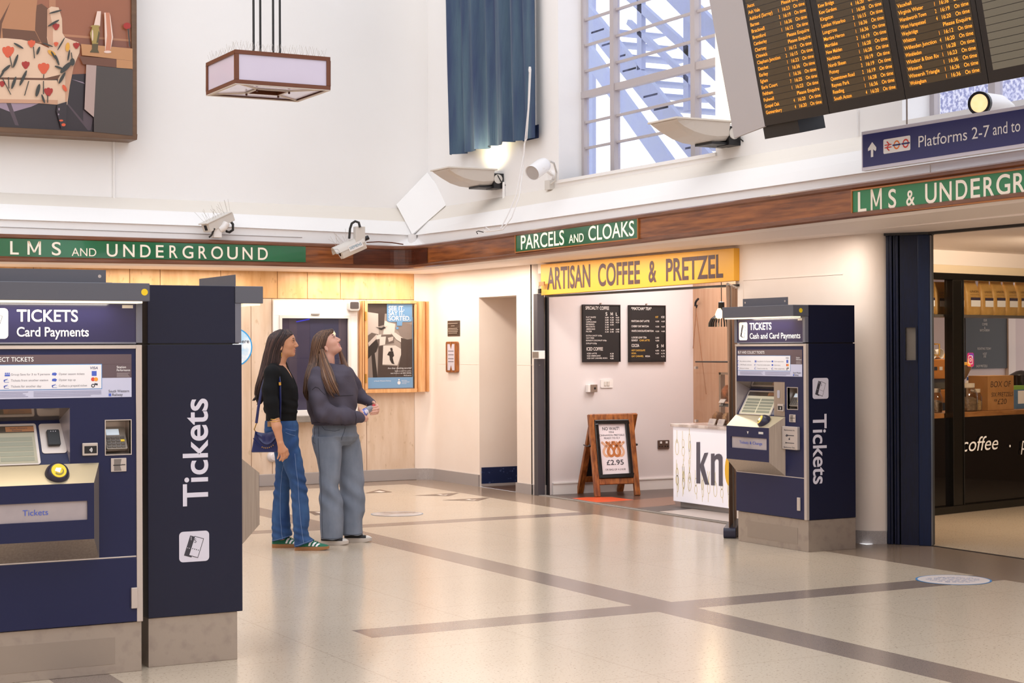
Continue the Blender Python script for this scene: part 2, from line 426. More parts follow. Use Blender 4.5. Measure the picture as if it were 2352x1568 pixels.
# cream fillet in the corner + the wall up to the recess
def arc(cx, cy, r, a0, a1, k=8):
    return [(cx + r * math.cos(math.radians(lerp(a0, a1, i / k))), cy + r * math.sin(math.radians(lerp(a0, a1, i / k)))) for i in range(k + 1)]
RC0, RC1 = 16.05, 16.92       # the recess (Y)
CA0, CA1 = 12.10, 15.58       # the cafe opening (Y)
def right_wall():
    mb = MB()
    pts = [(8.53, 18.2)] + arc(8.54, 18.02, 0.18, 90, 0) + [(8.72, RC1), (9.2, RC1), (9.2, 18.4), (8.53, 18.4)]
    mb.prism(pts, 0, ZT + 0.05, 0, True)
    mb.prism([(8.72, RC0), (8.72, CA1 + 0.14)] + arc(8.84, CA1 + 0.16, 0.12, 180, 270) + [(9.0, CA1 + .04), (9.0, RC0)], 0, ZT + 0.05, 0, True)
    mb.box(8.72, 9.0, RC0, RC1, 2.09, ZT + 0.05)                      # lintel over the recess
    mb.box(8.72, 9.0, CA0, CA1, 2.30, ZT + 0.05)
    pts = [(8.72, CA0)] + [(8.72, 10.58)] + arc(8.93, 10.58, 0.21, 180, 270) + [(9.02, 10.37), (9.02, CA0)]
    mb.prism(pts, 0, ZT + 0.05, 0, True)
    # the faint raised outline on the plaster beside the passage
    F = FRW
    a = uv(F, 1707, 645); b = uv(F, 1936, 629); c = uv(F, 1707, 690)
    mb.F = F
    mb.box(a[0], b[0], b[1] - 0.004, b[1] + 0.004, 0, 0.004); mb.box(a[0] - 0.004, a[0] + 0.004, 1.7, a[1], 0, 0.004)
    for i in range(2): mb.box(uv(F, (1010, 1188)[i], 800)[0], uv(F, (1098, 1240)[i], 800)[0], 1.35, 1.353, 0, 0.002)
    mb.build('wall_right', [M['cream']], kind='structure')
right_wall()
def skirting():
    mb = MB(FL); mb.box(-6, 8.55, 0, 0.135, 0, 0.02); mb.build('baseboard_left', [M['skirt']], kind='structure', bevel=0.006)
    mb = MB()
    mb.prism([(8.55, 18.18)] + arc(8.54, 18.02, 0.16, 90, 0) + [(8.70, RC1 - 0.002), (8.722, RC1 - 0.002), (8.722, 18.02)] + arc(8.54, 18.02, 0.182, 0, 90), 0, 0.13, 0)
    mb.prism([(8.722, RC0), (8.70, RC0), (8.70, CA1 + 0.10)] + arc(8.84, CA1 + 0.12, 0.14, 180, 262) + arc(8.84, CA1 + 0.12, 0.118, 262, 180), 0, 0.105, 0)
    mb.prism([(8.722, 11.4), (8.70, 11.4), (8.70, 10.58)] + arc(8.93, 10.58, 0.23, 180, 258) + arc(8.93, 10.58, 0.208, 258, 180), 0, 0.10, 0)
    mb.build('baseboard_right', [M['skirt']], kind='structure')
skirting()
# ---- the recess: a short corridor
def recess():
    mb = MB()
    mb.box(9.2, 11.5, RC1, RC1 + 0.1, 0, 2.6); mb.box(9.0, 11.5, RC0 - 0.1, RC0, 0, 2.6); mb.box(11.5, 11.6, RC0 - .1, RC1 + .1, 0, 2.6); mb.box(9.0, 11.5, RC0 - .1, RC1 + .1, 2.55, 2.65)
    mb.build('wall_corridor', [mat('corridor_paint', '#d8bfae', 0.6)], kind='structure')
    mb = MB(); mb.box(8.74, 11.5, RC1 - 0.018, RC1, 0.03, 0.21, 0); mb.box(8.74, 11.5, RC1 - 0.02, RC1, 0.0, 0.03, 1)
    mb.build('baseboard_corridor', [mat('navy_gloss_paint', '#12244a', 0.25, noise=(30, 0.32, 0.4), col2='#3d4f78'), M['skirt']], kind='structure')
    mb = MB(); mb.rect(8.72, 11.5, RC0, RC1, 0.001, 0); mb.build('floor_corridor', [mat('dark_brown_vinyl', '#4a352a', 0.35)], kind='structure', recalc=False)
recess()

# ---- fascia, soffit and cornice: lofted along left wall, round the corner, along right wall
def row(d, L2, R2, r=0.0, rz=None):
    """a 3D polyline at distance d from both walls, its height read off two pixels on each wall"""
    (a, b), (c, e) = [at_y(*q, YW - d) for q in L2], [at_x(*q, XW - d) for q in R2]
    zl = lambda x: a.z + (b.z - a.z) * (x - a.x) / (b.x - a.x)
    zr = lambda y: c.z + (e.z - c.z) * (y - c.y) / (e.y - c.y)
    cx, cy = XW - d, YW - d; zc = (zl(cx) + zr(cy)) / 2
    out = [(-6.0, cy, zl(-6)), (cx - 2.2, cy, zl(cx - 2.2))]
    if r > 0:
        out += [(x, y, zc) for x, y in arc(cx - r, cy - r, r, 90, 0, 8)]
    else: out += [(cx, cy, zc)] * 9
    out += [(cx, cy - 2.2, zr(cy - 2.2)), (cx, 5.5, zr(5.5))]
    return out
R_WB = row(0.50, ((0, 600.5), (600, 609.7)), ((1185, 592), (1960, 501)), 0.22)      # wood bottom
R_WT = row(0.50, ((0, 536.5), (700, 556)), ((1186, 532), (1960, 421)), 0.22)        # wood top
def zrow(R, q, side):
    if side == 'L':
        a, b = R[0], R[1]; return a[2] + (b[2] - a[2]) * (q - a[0]) / (b[0] - a[0])
    a, b = R[-2], R[-1]; return a[2] + (b[2] - a[2]) * (q - a[1]) / (b[1] - a[1])
def strips(name, rows, mats, mi=None, smooth=False):
    mb = MB()
    for j in range(len(rows) - 1):
        A, B = rows[j], rows[j + 1]
        for i in range(len(A) - 1): mb.poly([A[i], A[i + 1], B[i + 1], B[i]], mi[j] if mi else 0)
    return mb.build(name, mats, kind='structure', recalc=False)
def off(R, d, dz):
    """shift a row towards the room by d and up by dz"""
    out = []
    n = len(R)
    for i, (x, y, z) in enumerate(R):
        if i < 2: dx, dy = 0, -d
        elif i >= n - 2: dx, dy = -d, 0
        else:
            t = math.radians(90 - 90 * (i - 2) / 8.0); dx, dy = -d * math.cos(t), -d * math.sin(t)
        out.append((x + dx, y + dy, z + dz))
    return out
# the board: two mouldings with a recessed flat between
strips('trim_2', [off(R_WB, -0.10, 0.0), R_WB, off(R_WB, 0.018, 0.012), off(R_WB, 0.018, 0.035), off(R_WB, 0, 0.047), off(R_WT, 0, -0.047), off(R_WT, 0.018, -0.035), off(R_WT, 0.018, -0.012), R_WT, off(R_WT, -0.14, 0.0)],
       [M['wood'], M['woodtrim']], [1, 1, 1, 1, 0, 1, 1, 1, 1])
# dark rounded veneer at the corner of the board
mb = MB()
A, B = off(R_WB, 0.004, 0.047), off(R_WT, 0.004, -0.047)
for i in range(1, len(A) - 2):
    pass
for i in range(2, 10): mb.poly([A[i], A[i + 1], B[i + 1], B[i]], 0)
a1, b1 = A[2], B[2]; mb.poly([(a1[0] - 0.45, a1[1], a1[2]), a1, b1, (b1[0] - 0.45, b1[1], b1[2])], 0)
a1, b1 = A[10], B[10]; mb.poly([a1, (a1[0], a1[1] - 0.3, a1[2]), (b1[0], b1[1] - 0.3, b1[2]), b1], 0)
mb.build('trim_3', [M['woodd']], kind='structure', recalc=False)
R_SW = [(x, y, ZT) for x, y, z in row(0.0, ((0, 613.3), (900, 628)), ((1100, 617), (1200, 607)), 0.2)]
strips('ceiling_soffit', [off(R_WB, -0.01, 0.003), off(R_WB, -0.04, -0.02), R_SW], [M['soffit']])
# cornice, white
R1 = off(R_WT, -0.14, 0.0)
R2 = row(0.36, ((0, 503), (735, 527.8)), ((964, 543), (1680, 440)))
R3 = row(0.20, ((0, 467.8), (449, 487)), ((995, 507), (1680, 394)))
R4 = row(0.0, ((0, 442), (800, 474.5)), ((1033, 472), (1680, 363)))
R2b = off(R2, -0.02, -0.006)
strips('trim_4', [R1, R2b, R2, R3, R4], [M['white'], mat('cornice_paint', '#e8e0d6', 0.6)], [0, 0, 0, 1])
# fine picture rail line above the board
mb = MB()
lineL = [at_y(0, 520.8, YW - 0.355), at_y(694, 545, YW - 0.355)]
mb.tube([tuple(lineL[0]), tuple(lineL[1])], 0.003, 6); mb.build('trim_5', [mat('grey_line', '#a9a5a5', 0.6)], kind='structure')
# corner lozenge cover over the cornice mitre
def lozenge():
    T = Vector((XW - 0.03, YW - 0.03, at_y(992, 396, YW - 0.03).z)); w = 0.40; Bp = at_w(952, 538, (Vector((XW - w, YW - w, 0)).dot(Vector(CW))))
    Bp = Vector((XW - w, YW - w, Bp.z)); N = (Bp - T).cross(Vector((1, -1, 0))).normalized()
    def hit(px, py): d = Vector(ray(px, py)); c = Vector((0, 0, CH)); return c + d * ((T - c).dot(N) / d.dot(N))
    Lp, Rp = hit(910, 470), hit(1033, 463)
    n = Vector((0.62, 0.62, -0.12)) * 0.05
    mb = MB(); a = [T, Lp, Bp, Rp]
    mb.hexa([tuple(q) for q in a] + [tuple(q + n) for q in a]); mb.build('trim_6', [M['white']], kind='structure', bevel=0.004)
    mb = MB(); q = Bp + n * 0.2
    mb.tube([tuple(q), (q.x, q.y, q.z - 0.35)], 0.05, 10); mb.build('trim_7', [M['white']], kind='structure')
lozenge()

# ---- upper right wall with its windows
WY1 = at_x(1283, 300, XW).y; WY2 = at_x(1643, 200, XW).y; WY3 = at_x(2072, 250, XW).y
ZS1 = (at_x(1283, 410, XW).z + at_x(1640, 356, XW).z) / 2
ZS2 = at_x(2072, 277, XW).z
XG = XW + 0.30
def upper_right():
    mb = MB(FRW)
    mb.box(-18.5, -WY1, 2.5, 9, -0.3, 0); mb.box(-WY1, -WY2, 2.5, ZS1, -0.34, 0); mb.box(-WY1, -WY2, 8.4, 9, -0.34, 0)
    mb.box(-WY2, -WY3, 2.5, 9, -0.3, 0); mb.box(-WY3, -4.0, 2.5, ZS2, -0.34, 0); mb.box(-WY3, -4.0, 8.4, 9, -0.34, 0)
    a = uv(FRW, 1752, 320); b = uv(FRW, 1893, 335); c = uv(FRW, 1752, 362)
    mb.build('wall_right_upper', [M['white']], kind='structure')
upper_right()
M['winframe'] = mat('window_frame_paint', '#b9b0b2', 0.5)
M['pane'] = glass('dusty_window_glass', (0.93, 0.95, 1.0), 0.05, 0.42, '#9aa3d6', 5.0)
def steel_window(name, y0, y1, z0, z1, muls, bars, thick, pane_name):
    """y0 > y1 ; muls: u positions of mullions, bars: heights"""
    root = thing(name, None, None, (XG, (y0 + y1) / 2, z0), kind='structure')
    F = FR((XG, 0, 0), (0, -1, 0), (0, 0, 1))
    mb = MB(F)
    mb.box(-y0, -y1, z0, z0 + 0.04, -0.03, 0.03); mb.box(-y0, -y0 + 0.05, z0, z1, -0.03, 0.03); mb.box(-y1 - 0.05, -y1, z0, z1, -0.03, 0.03)
    for u in muls: mb.box(u - 0.035, u + 0.035, z0, z1, -0.03, 0.045)
    for z in bars: mb.box(-y0, -y1, z - 0.011, z + 0.011, -0.015, 0.02)
    for z in thick: mb.box(-y0, -y1, z - 0.035, z + 0.035, -0.03, 0.035)
    mb.build('window_frame', [M['winframe']], root)
    g = MB(F); g.rect(-y0 + 0.03, -y1 - 0.03, z0 + 0.03, z1 - 0.03, -0.005); g.build('pane', [M['pane']], root, recalc=False)
    return root
FG = FR((XG, 0, 0), (0, -1, 0), (0, 0, 1))
zb = [uv(FG, 1425, y)[1] for y in (386, 324, 264, 205, 152, 88, 30)]
dz = (zb[2] - zb[0]) / 2
bars = [zb[0] + dz * k for k in range(1, 14) if k != 3]
steel_window('window_1', WY1 + 0.0, WY2, ZS1, 8.4, [uv(FG, 1414, 200)[0], uv(FG, 1600, 200)[0]], bars, [zb[0] + dz * 3 + 0.02], 'pane')
steel_window('window_2', WY3, 4.0, ZS2, 8.4, [-uv(FG, 2288, 220)[0] * -1, ], [ZS2 + 0.42 * k for k in range(1, 12)], [], 'pane')
# sill of the first window
mb = MB(FRW); mb.box(-WY1 - 0.02, -WY2 + 0.02, ZS1 - 0.03, ZS1, -0.3, 0.02); mb.build('window_sill', [M['white']], kind='structure')
# the rest of the hall, behind and beside the camera
mb = MB(); mb.box(-6.3, 9.2, -5.3, -5.0, 0, 7.0); mb.build('wall_back', [M['cream']], kind='structure')
mb = MB(); mb.box(-6.3, -6.0, -5.0, 18.5, 0, 7.0); mb.build('wall_side', [M['cream']], kind='structure')
mb = MB(); mb.box(8.72, 9.2, -5.0, 5.2, 0, 2.5); mb.build('wall_right_near', [M['cream']], kind='structure')
mb = MB(); mb.box(9.2, 15.2, 5.0, 5.2, 0, 2.5); mb.box(15.0, 15.2, 5.2, 12.6, 0, 2.5); mb.build('wall_passage_far', [mat('passage_brown', '#7b6656', .6)], kind='structure')
# ceiling over the passage, beam, outer floor edge
mb = MB(); mb.box(8.5, 15, 4, 12.6, 2.405, 2.5); mb.build('ceiling_passage', [M['soffit']], kind='structure')
mb = MB(); mb.box(9.06, 9.12, 4, 10.3, 2.385, 2.405); mb.build('trim_8', [M['black']], kind='structure')

# ================================================================ things on and in the left wall
def P_L(px, py, d=0.0): return uv(FL, px, py, d)
def P_R(px, py, d=0.0): return uv(FRW, px, py, d)
def ticket_window():
    o = P_L(626, 689); i = P_L(819.4, 953); g0 = P_L(639.5, 724.4); g1 = P_L(803.6, 938.8)
    root = thing('ticket_office_window', 'white framed ticket office window with dark navy blind behind glass', 'ticket window', (o[0], YW, i[1]))
    mb = MB(FL); n = 0.03
    mb.box(o[0], i[0], g0[1], o[1], 0, n); mb.box(o[0], g0[0], i[1], g0[1], 0, n); mb.box(g1[0], i[0], i[1], g0[1], 0, n); mb.box(g0[0], g1[0], i[1], g1[1], 0, n + 0.02)
    mb.build('frame', [M['whitep']], root, bevel=0.004)
    mb = MB(FL); w = 0.03
    for a, b, c, d in ((g0[0], g1[0], g0[1] - w, g0[1]), (g0[0], g0[0] + w, g1[1], g0[1] - w), (g1[0] - w, g1[0], g1[1], g0[1] - w)): mb.box(a, b, c, d, 0.005, 0.04)
    mb.build('inner_frame', [M['offwhite']], root)
    b = [lerp(g0[0], g1[0], t) for t in (0.0, 0.14, 0.25, 0.43, 0.62, 0.84, 0.95, 1.0)]
    cs = ['#3a3046', '#443a4c', '#352f4a', '#2b2c4a', '#262a48', '#4c424c', '#362c3c']
    mb = MB(FL)
    for k in range(7): mb.box(b[k], b[k + 1], g1[1], g0[1], 0.002, 0.008 + 0.0015 * (k % 2), k)
    mb.build('blind', [mat('blind_%d' % k, c, 0.5) for k, c in enumerate(cs)], root)
    mb = MB(FL); q = [P_L(679, 738), P_L(710, 731), P_L(711, 734), P_L(680, 740)]; mb.poly([(x, y, 0.011) for x, y in q]); mb.build('blue_reflection', [mat('blue_reflection', '#2f35e0', 0.5, emit=0.35)], root)  # blue reflection streak painted as a faintly glowing sliver, no lamp there
    mb = MB(FL); mb.rect(g0[0], g1[0], g1[1], g0[1], 0.016); mb.build('glass', [glass('window_glass', (0.93, 0.93, 0.97), 0.03)], root, recalc=False)
    a, c = P_L(712, 720), P_L(731, 723); mb = MB(FL); mb.box(a[0], c[0], c[1], a[1], 0.03, 0.05); mb.build('latch', [M['concrete']], root)
    s0, s1 = P_L(690, 953), P_L(822, 965); mb = MB(FL); mb.box(o[0], i[0], s1[1], s0[1] - 0.004, 0.0, 0.16); mb.build('counter_ledge', [M['concrete']], root, bevel=0.006)
ticket_window()
def speaker():
    a, b = P_L(798, 691, .06), P_L(824, 714.5, .06); root = thing('intercom_speaker', 'small grey intercom speaker at the top right of the ticket window frame', 'speaker', (a[0], YW, b[1]))
    mb = MB(FL); mb.rrect(a[0], b[0], b[1], a[1], 0.03, 0.034, 0.10); mb.build('housing', [mat('speaker_grey', '#b3aaa6', 0.5)], root, bevel=0.008)
    mb = MB(FL); mb.rrect(a[0] + 0.018, b[0] - 0.018, b[1] + 0.03, a[1] - 0.012, 0.012, 0.101, 0.106); mb.build('grille', [mat('speaker_grille', '#3e3433', 0.7, bump=(200, 0.4))], root)
speaker()
def poster_case():
    a, b = P_L(837.3, 689.5, .1), P_L(956.8, 900.7, .1); pa, pb = P_L(844, 696, .1), P_L(952.5, 893, .1)
    root = thing('poster_case', 'honey oak poster case with curved sides beside the ticket window', 'poster case', (a[0], YW, b[1]))
    mb = MB(FL)
    mb.box(a[0], b[0], pa[1], a[1], 0, 0.11); mb.box(a[0], b[0], b[1], pb[1], 0, 0.11); mb.box(a[0], pa[0], pb[1], pa[1], 0, 0.11); mb.box(pb[0], b[0], pb[1], pa[1], 0, 0.11)
    mb.box(pa[0], pb[0], pb[1], pa[1], 0, 0.08)
    mb.build('frame', [M['honey']], root, bevel=0.004)
    def side(u0, u1, s):
        w = u1 - u0; prof = []
        for i in range(13): t = math.pi * i / 12; prof.append((0.5 * 0.66 * (1 - math.cos(t)), 0.02 + 0.09 * math.sin(t)))
        for i in range(1, 9): t = math.pi * i / 8; prof.append((0.66 + 0.5 * 0.34 * (1 - math.cos(t)), 0.02 + 0.055 * math.sin(t)))
        pts = [((u0 + q * w) if s > 0 else (u1 - q * w), n) for q, n in prof]
        m2 = MB(FL); r = [[(x, v, n) for x, n in pts] + [(pts[-1][0], v, 0.0), (pts[0][0], v, 0.0)] for v in (b[1] + 0.005, a[1] - 0.005)]
        m2.loft(r, 0, True); m2.build('curved_side', [M['honey']], root)
    side(b[0] + 0.002, P_L(990, 800, .05)[0], 1); side(P_L(822, 800, .0)[0] + .012, a[0] - 0.002, -1)
    for y in (0.17, 0.84):
        m2 = MB(FL); v = lerp(a[1], b[1], y); m2.box(a[0] - 0.004, a[0] + 0.014, v - 0.05, v + 0.05, 0.105, 0.122); m2.build('hinge', [M['brass']], root)
    # the printed poster
    g = lambda x, y: (lerp(pa[0], pb[0], x), lerp(pa[1], pb[1], y))
    cols = ['#6d5f58', '#4a3d38', '#8d7f78', '#cbbdb4', '#ded3ca', '#6f9fcb', '#f2f4f6', '#a3958c', '#2f2724', '#7fa9d2']
    mb = MB(FL); k = [0.081]
    def pl(pts, m): k[0] += 0.0003; mb.poly([(*g(*q), k[0]) for q in pts], m)
    pl([(0, 0), (1, 0), (1, 1), (0, 1)], 7)
    pl([(0, 0), (0.46, 0), (0.44, 0.12), (0.2, 0.12), (0.18, 0.22), (0, 0.2)], 1); pl([(0, 0.1), (0.25, 0.12), (0.25, 0.36), (0, 0.38)], 3)
    pl([(0.24, 0.0), (0.4, 0.0), (0.36, 0.25), (0.24, 0.27)], 1); pl([(0.38, 0.2), (0.6, 0.24), (0.58, 0.36), (0.34, 0.36)], 4)
    pl([(0.6, 0.2), (1, 0.25), (1, 0.42), (0.72, 0.4)], 2)
    pl([(0.0, 0.38), (0.1, 0.34), (0.24, 0.36), (0.28, 0.46), (0.2, 0.55), (0, 0.66)], 0); pl([(0.03, 0.5), (0.2, 0.42), (0.24, 0.48), (0.2, 0.56), (0.0, 0.65)], 8)
    pl([(0.02, 0.46), (0.2, 0.36), (0.22, 0.4), (0.04, 0.5)], 3)
    pl([(0.08, 0.6), (0.16, 0.58), (0.22, 0.86), (0.12, 0.86)], 8); pl([(0.0, 0.66), (0.09, 0.6), (0.12, 0.86), (0, 0.86)], 2)
    pl([(0.3, 0.37), (0.58, 0.36), (0.57, 0.46), (0.27, 0.48)], 0); pl([(0.27, 0.39), (0.4, 0.385), (0.38, 0.48), (0.26, 0.49)], 4); pl([(0.44, 0.4), (0.56, 0.385), (0.55, 0.43), (0.46, 0.45)], 3)
    pl([(0.2, 0.37), (0.3, 0.36), (0.29, 0.41), (0.2, 0.42)], 4); pl([(0.5, 0.34), (0.6, 0.34), (0.78, 0.41), (0.74, 0.46), (0.62, 0.42)], 4)
    pl([(0.72, 0.40), (0.86, 0.42), (0.98, 0.41), (0.98, 0.86), (0.6, 0.86), (0.7, 0.66), (0.72, 0.55)], 1)
    pl([(0.34, 0.49), (0.6, 0.49), (0.72, 0.53), (0.72, 0.6), (0.64, 0.72), (0.32, 0.71)], 4); pl([(0.24, 0.5), (0.34, 0.49), (0.32, 0.72), (0.64, 0.73), (0.6, 0.86), (0.22, 0.86)], 1)
    pl([(0.485, 0.52), (0.53, 0.515), (0.545, 0.55), (0.5, 0.56)], 8); pl([(0.46, 0.56), (0.55, 0.555), (0.57, 0.61), (0.54, 0.63), (0.56, 0.68), (0.58, 0.71), (0.52, 0.70), (0.48, 0.66), (0.47, 0.61), (0.42, 0.60)], 8)
    pl([(0.18, 0.275), (0.3, 0.285), (0.36, 0.27), (0.4, 0.285), (0.3, 0.31)], 8); pl([(0.36, 0.24), (0.42, 0.235), (0.42, 0.265), (0.37, 0.27)], 4)
    pl([(0.42, 0.0), (0.96, 0.0), (0.96, 0.2), (0.92, 0.215), (0.46, 0.215), (0.42, 0.2)], 5); pl([(0.63, 0.21), (0.75, 0.21), (0.74, 0.26), (0.63, 0.26)], 5); pl([(0.615, 0.275), (0.665, 0.275), (0.665, 0.3), (0.615, 0.3)], 5)
    pl([(0, 0.86), (0.975, 0.86), (0.975, 0.985), (0, 0.985)], 9); pl([(0.975, 0.02), (1, 0.02), (1, 0.985), (0.975, 0.985)], 8); pl([(0.965, 0.16), (0.975, 0.16), (0.975, 0.86), (0.965, 0.86)], 9)
    mb.build('poster', [mat('poster_ink_%d' % i, c, 0.35) for i, c in enumerate(cols)], root, recalc=False)
    mb = MB(FL); n = k[0] + 0.001
    def tx(t, x0, x1, y0, y1, b=0.006):
        u0, v0 = g(x0, y1); u1, v1 = g(x1, y0); mb.text(t, u0, v0, v1, n, 0, u1=u1, bold=b)
    tx('SEE IT.', 0.455, 0.79, 0.03, 0.08, 0.018); tx('SAY IT.', 0.455, 0.79, 0.088, 0.138, 0.018); tx('SORTED.', 0.455, 0.92, 0.148, 0.198, 0.018)
    tx('Are they checking security?', 0.43, 0.94, 0.745, 0.762); tx('Speak to staff. For police,', 0.58, 0.94, 0.78, 0.793); tx('text 61016 or call 0800 405040.', 0.49, 0.94, 0.806, 0.819); tx("We'll sort it.", 0.77, 0.94, 0.832, 0.846)
    tx('at South Western Railway', 0.14, 0.5, 0.893, 0.906); tx('BRITISH', 0.73, 0.84, 0.895, 0.905, 0.0); tx('TRANSPORT', 0.73, 0.9, 0.912, 0.922, 0.0); tx('POLICE', 0.73, 0.83, 0.929, 0.939, 0.0)
    u, v = g(0.67, 0.925); mb.disc(u, v, 0.02, n, 0); mb.disc(u, v + 0.035, 0.009, n, 0)
    mb.build('lettering', [M['txtw']], root, recalc=False)
    mb = MB(FL); mb.rect(pa[0], pb[0], pb[1], pa[1], 0.106); mb.build('glazing', [glass('case_glass', (0.98, 0.98, 0.98), 0.006)], root, recalc=False)
poster_case()
def round_sticker():
    c = P_L(537, 797); r = P_L(579.5, 797)[0] - c[0]
    root = thing('wall_sticker', 'round sky blue sticker on the stone wall, half hidden by ticket machine', 'sticker', (c[0], YW, c[1] - r))
    mb = MB(FL); mb.disc(c[0], c[1], r, 0.002, 0, 48); mb.disc(c[0], c[1], r * 0.93, 0.003, 1, 48)
    mb.build('disc', [mat('sticker_ring', '#2f9ce0', 0.4), mat('cloudy_sky_print', '#a9d3f2', 0.4, noise=(7, 0.4, 0.6), col2='#eef3fa')], root, recalc=False)
    mb = MB(FL); u1, v0 = P_L(572, 787.5); v1 = P_L(572, 779)[1]; mb.text('here', u1, v0, v1, 0.004, 0, bold=0.01, align='R', xs=1.1); mb.build('lettering', [M['txtk']], root, recalc=False)
round_sticker()
def wall_dome():
    c = P_L(626, 1048); root = thing('clear_dome', 'clear round dome fixed low on the stone wall below the navy bag', 'dome', (c[0], YW, c[1] - .06))
    mb = MB(FL); mb.lathe([(.062, 0), (.062, .01), (.058, .03), (.04, .052), (.001, .06)], (c[0], c[1], .006), (0, 0, 1), 24); mb.build('cover', [mat('clear_plastic', '#d8d2d6', .1, spec=.7)], root)
    mb = MB(FL); mb.lathe([(.001, 0), (.066, 0), (.066, .008), (.001, .008)], (c[0], c[1], 0), (0, 0, 1), 24); mb.build('base', [M['offwhite']], root)
wall_dome()

# ---- the three green signs let into the wooden board
def fascia_sign(label, side, corners, words, group, lit=False, ext=0.0, frame=False, tone='green'):
    d = 0.503
    pj = (lambda q: at_y(q[0], q[1], YW - d)) if side == 'L' else (lambda q: at_x(q[0], q[1], XW - d))
    tl, tr, br, bl = [pj(c) for c in corners]
    F = FR(bl, br - bl, (0, 0, 1)); F2 = FR(bl, (br - bl).normalized(), Vector((0, 0, 1)) - (br - bl).normalized() * (br - bl).normalized().z)
    W_ = (br - bl).length; H0 = (tl - bl).length; H1 = (tr - br).length
    root = thing('station_sign', label, 'sign', tuple(bl), group)
    mb = MB(F2); w0 = -ext if side == 'L' else 0; w1 = W_ + (ext if side == 'R' else 0)
    Hh = lambda u: lerp(H0, H1, u / W_)
    mb.hexa([(w0, 0, -0.01), (w1, 0, -0.01), (w1, Hh(w1), -0.01), (w0, Hh(w0), -0.01), (w0, 0, 0.004), (w1, 0, 0.004), (w1, Hh(w1), 0.004), (w0, Hh(w0), 0.004)])
    mb.build('panel', [M[tone]], root)
    mb = MB(F2)
    for t, px0, px1, py0, py1, b in words:      # start x, end x, baseline y, cap y (pixels at the word's start)
        u0, v0 = uv(F2, px0, py0, 0.004); v1 = uv(F2, px0, py1, 0.004)[1]; u1 = uv(F2, px1, py0, 0.004)[0]
        mb.text(t, u0, v0, v1, 0.006, 0, u1=u1, bold=b)
    mb.build('lettering', [M['letterlit' if lit else 'letter']], root, recalc=False)
    if frame:
        mb = MB(F2); e = 0.012
        for a, b, c, f in ((w0 - e, w1 + e, -e, 0), (w0 - e, w1 + e, Hh(0), Hh(0) + e), (w0 - e, w0, 0, Hh(0)), (w1, w1 + e, 0, Hh(0))): mb.box(a, b, c, f, -0.005, 0.012)
        mb.build('frame', [mat('amber_frame', '#b5723c', 0.35)], root)
M['greenr'] = mat('sign_green_matt', '#3c8a5e', 0.45)
fascia_sign('green sign reading LMS and UNDERGROUND on the left wall', 'L', [(0, 547), (702, 565.7), (702, 602), (0, 587.8)],
    [('L', 23.3, 43, 583.7, 554, 0.008), ('M', 63, 94, 584.6, 555.2, 0.008), ('S', 119, 140, 585.5, 556, 0.008), ('AND', 164.5, 221, 587.4, 569.2, 0.0)] +
    [(c, x0, x1, lerp(588.5, 596.2, (x0 - 245) / 348), lerp(560.2, 568.6, (x0 - 245) / 348), 0.008) for c, x0, x1 in
     (('U', 245, 270), ('N', 283, 309), ('D', 322, 346), ('E', 358, 376), ('R', 389, 408), ('G', 419, 444), ('R', 456, 475), ('O', 485, 512), ('U', 522, 546), ('N', 557, 580), ('D', 592.6, 615))], 'green fascia signs', ext=4.5, tone='green')
fascia_sign('narrow green sign reading PARCELS AND CLOAKS on the wooden board', 'R', [(1184, 538.6), (1466.5, 500.4), (1466, 546.3), (1186, 578.4)],
    [('PARCELS', 1197, 1296, 573, 541.5, 0.006), ('AND', 1307, 1341, 558.5, 539.5, 0.006), ('CLOAKS', 1352, 1457, 553, 520.5, 0.006)], 'green fascia signs', lit=True, frame=True)
_rw = [('L', 1971, 1990.6, 487, 442), ('M', 2000.5, 2026, 483, 438, 0.0), ('S', 2041, 2059, 478, 436), ('&', 2082, 2102, 472, 438), ('U', 2125.6, 2152, 467, 423), ('N', 2158.8, 2186.5, 463, 420),
       ('D', 2196, 2222.6, 459, 415), ('E', 2230, 2251.7, 455, 411.5), ('R', 2259.5, 2284.4, 452, 408), ('G', 2289, 2321, 448, 403), ('R', 2328, 2355, 444, 399), ('O', 2366, 2400, 440, 394), ('U', 2412, 2440, 434, 389), ('N', 2452, 2482, 429, 384), ('D', 2492, 2520, 424, 379)]
fascia_sign('green sign reading LMS & UNDERGROUND above the passage', 'R', [(1960, 439.3), (2352, 389.6), (2352, 451.6), (1960, 494)], [(q[0], q[1], q[2], q[3], q[4], 0.012) for q in _rw], 'green fascia signs', ext=1.6, frame=True, tone='greenr')

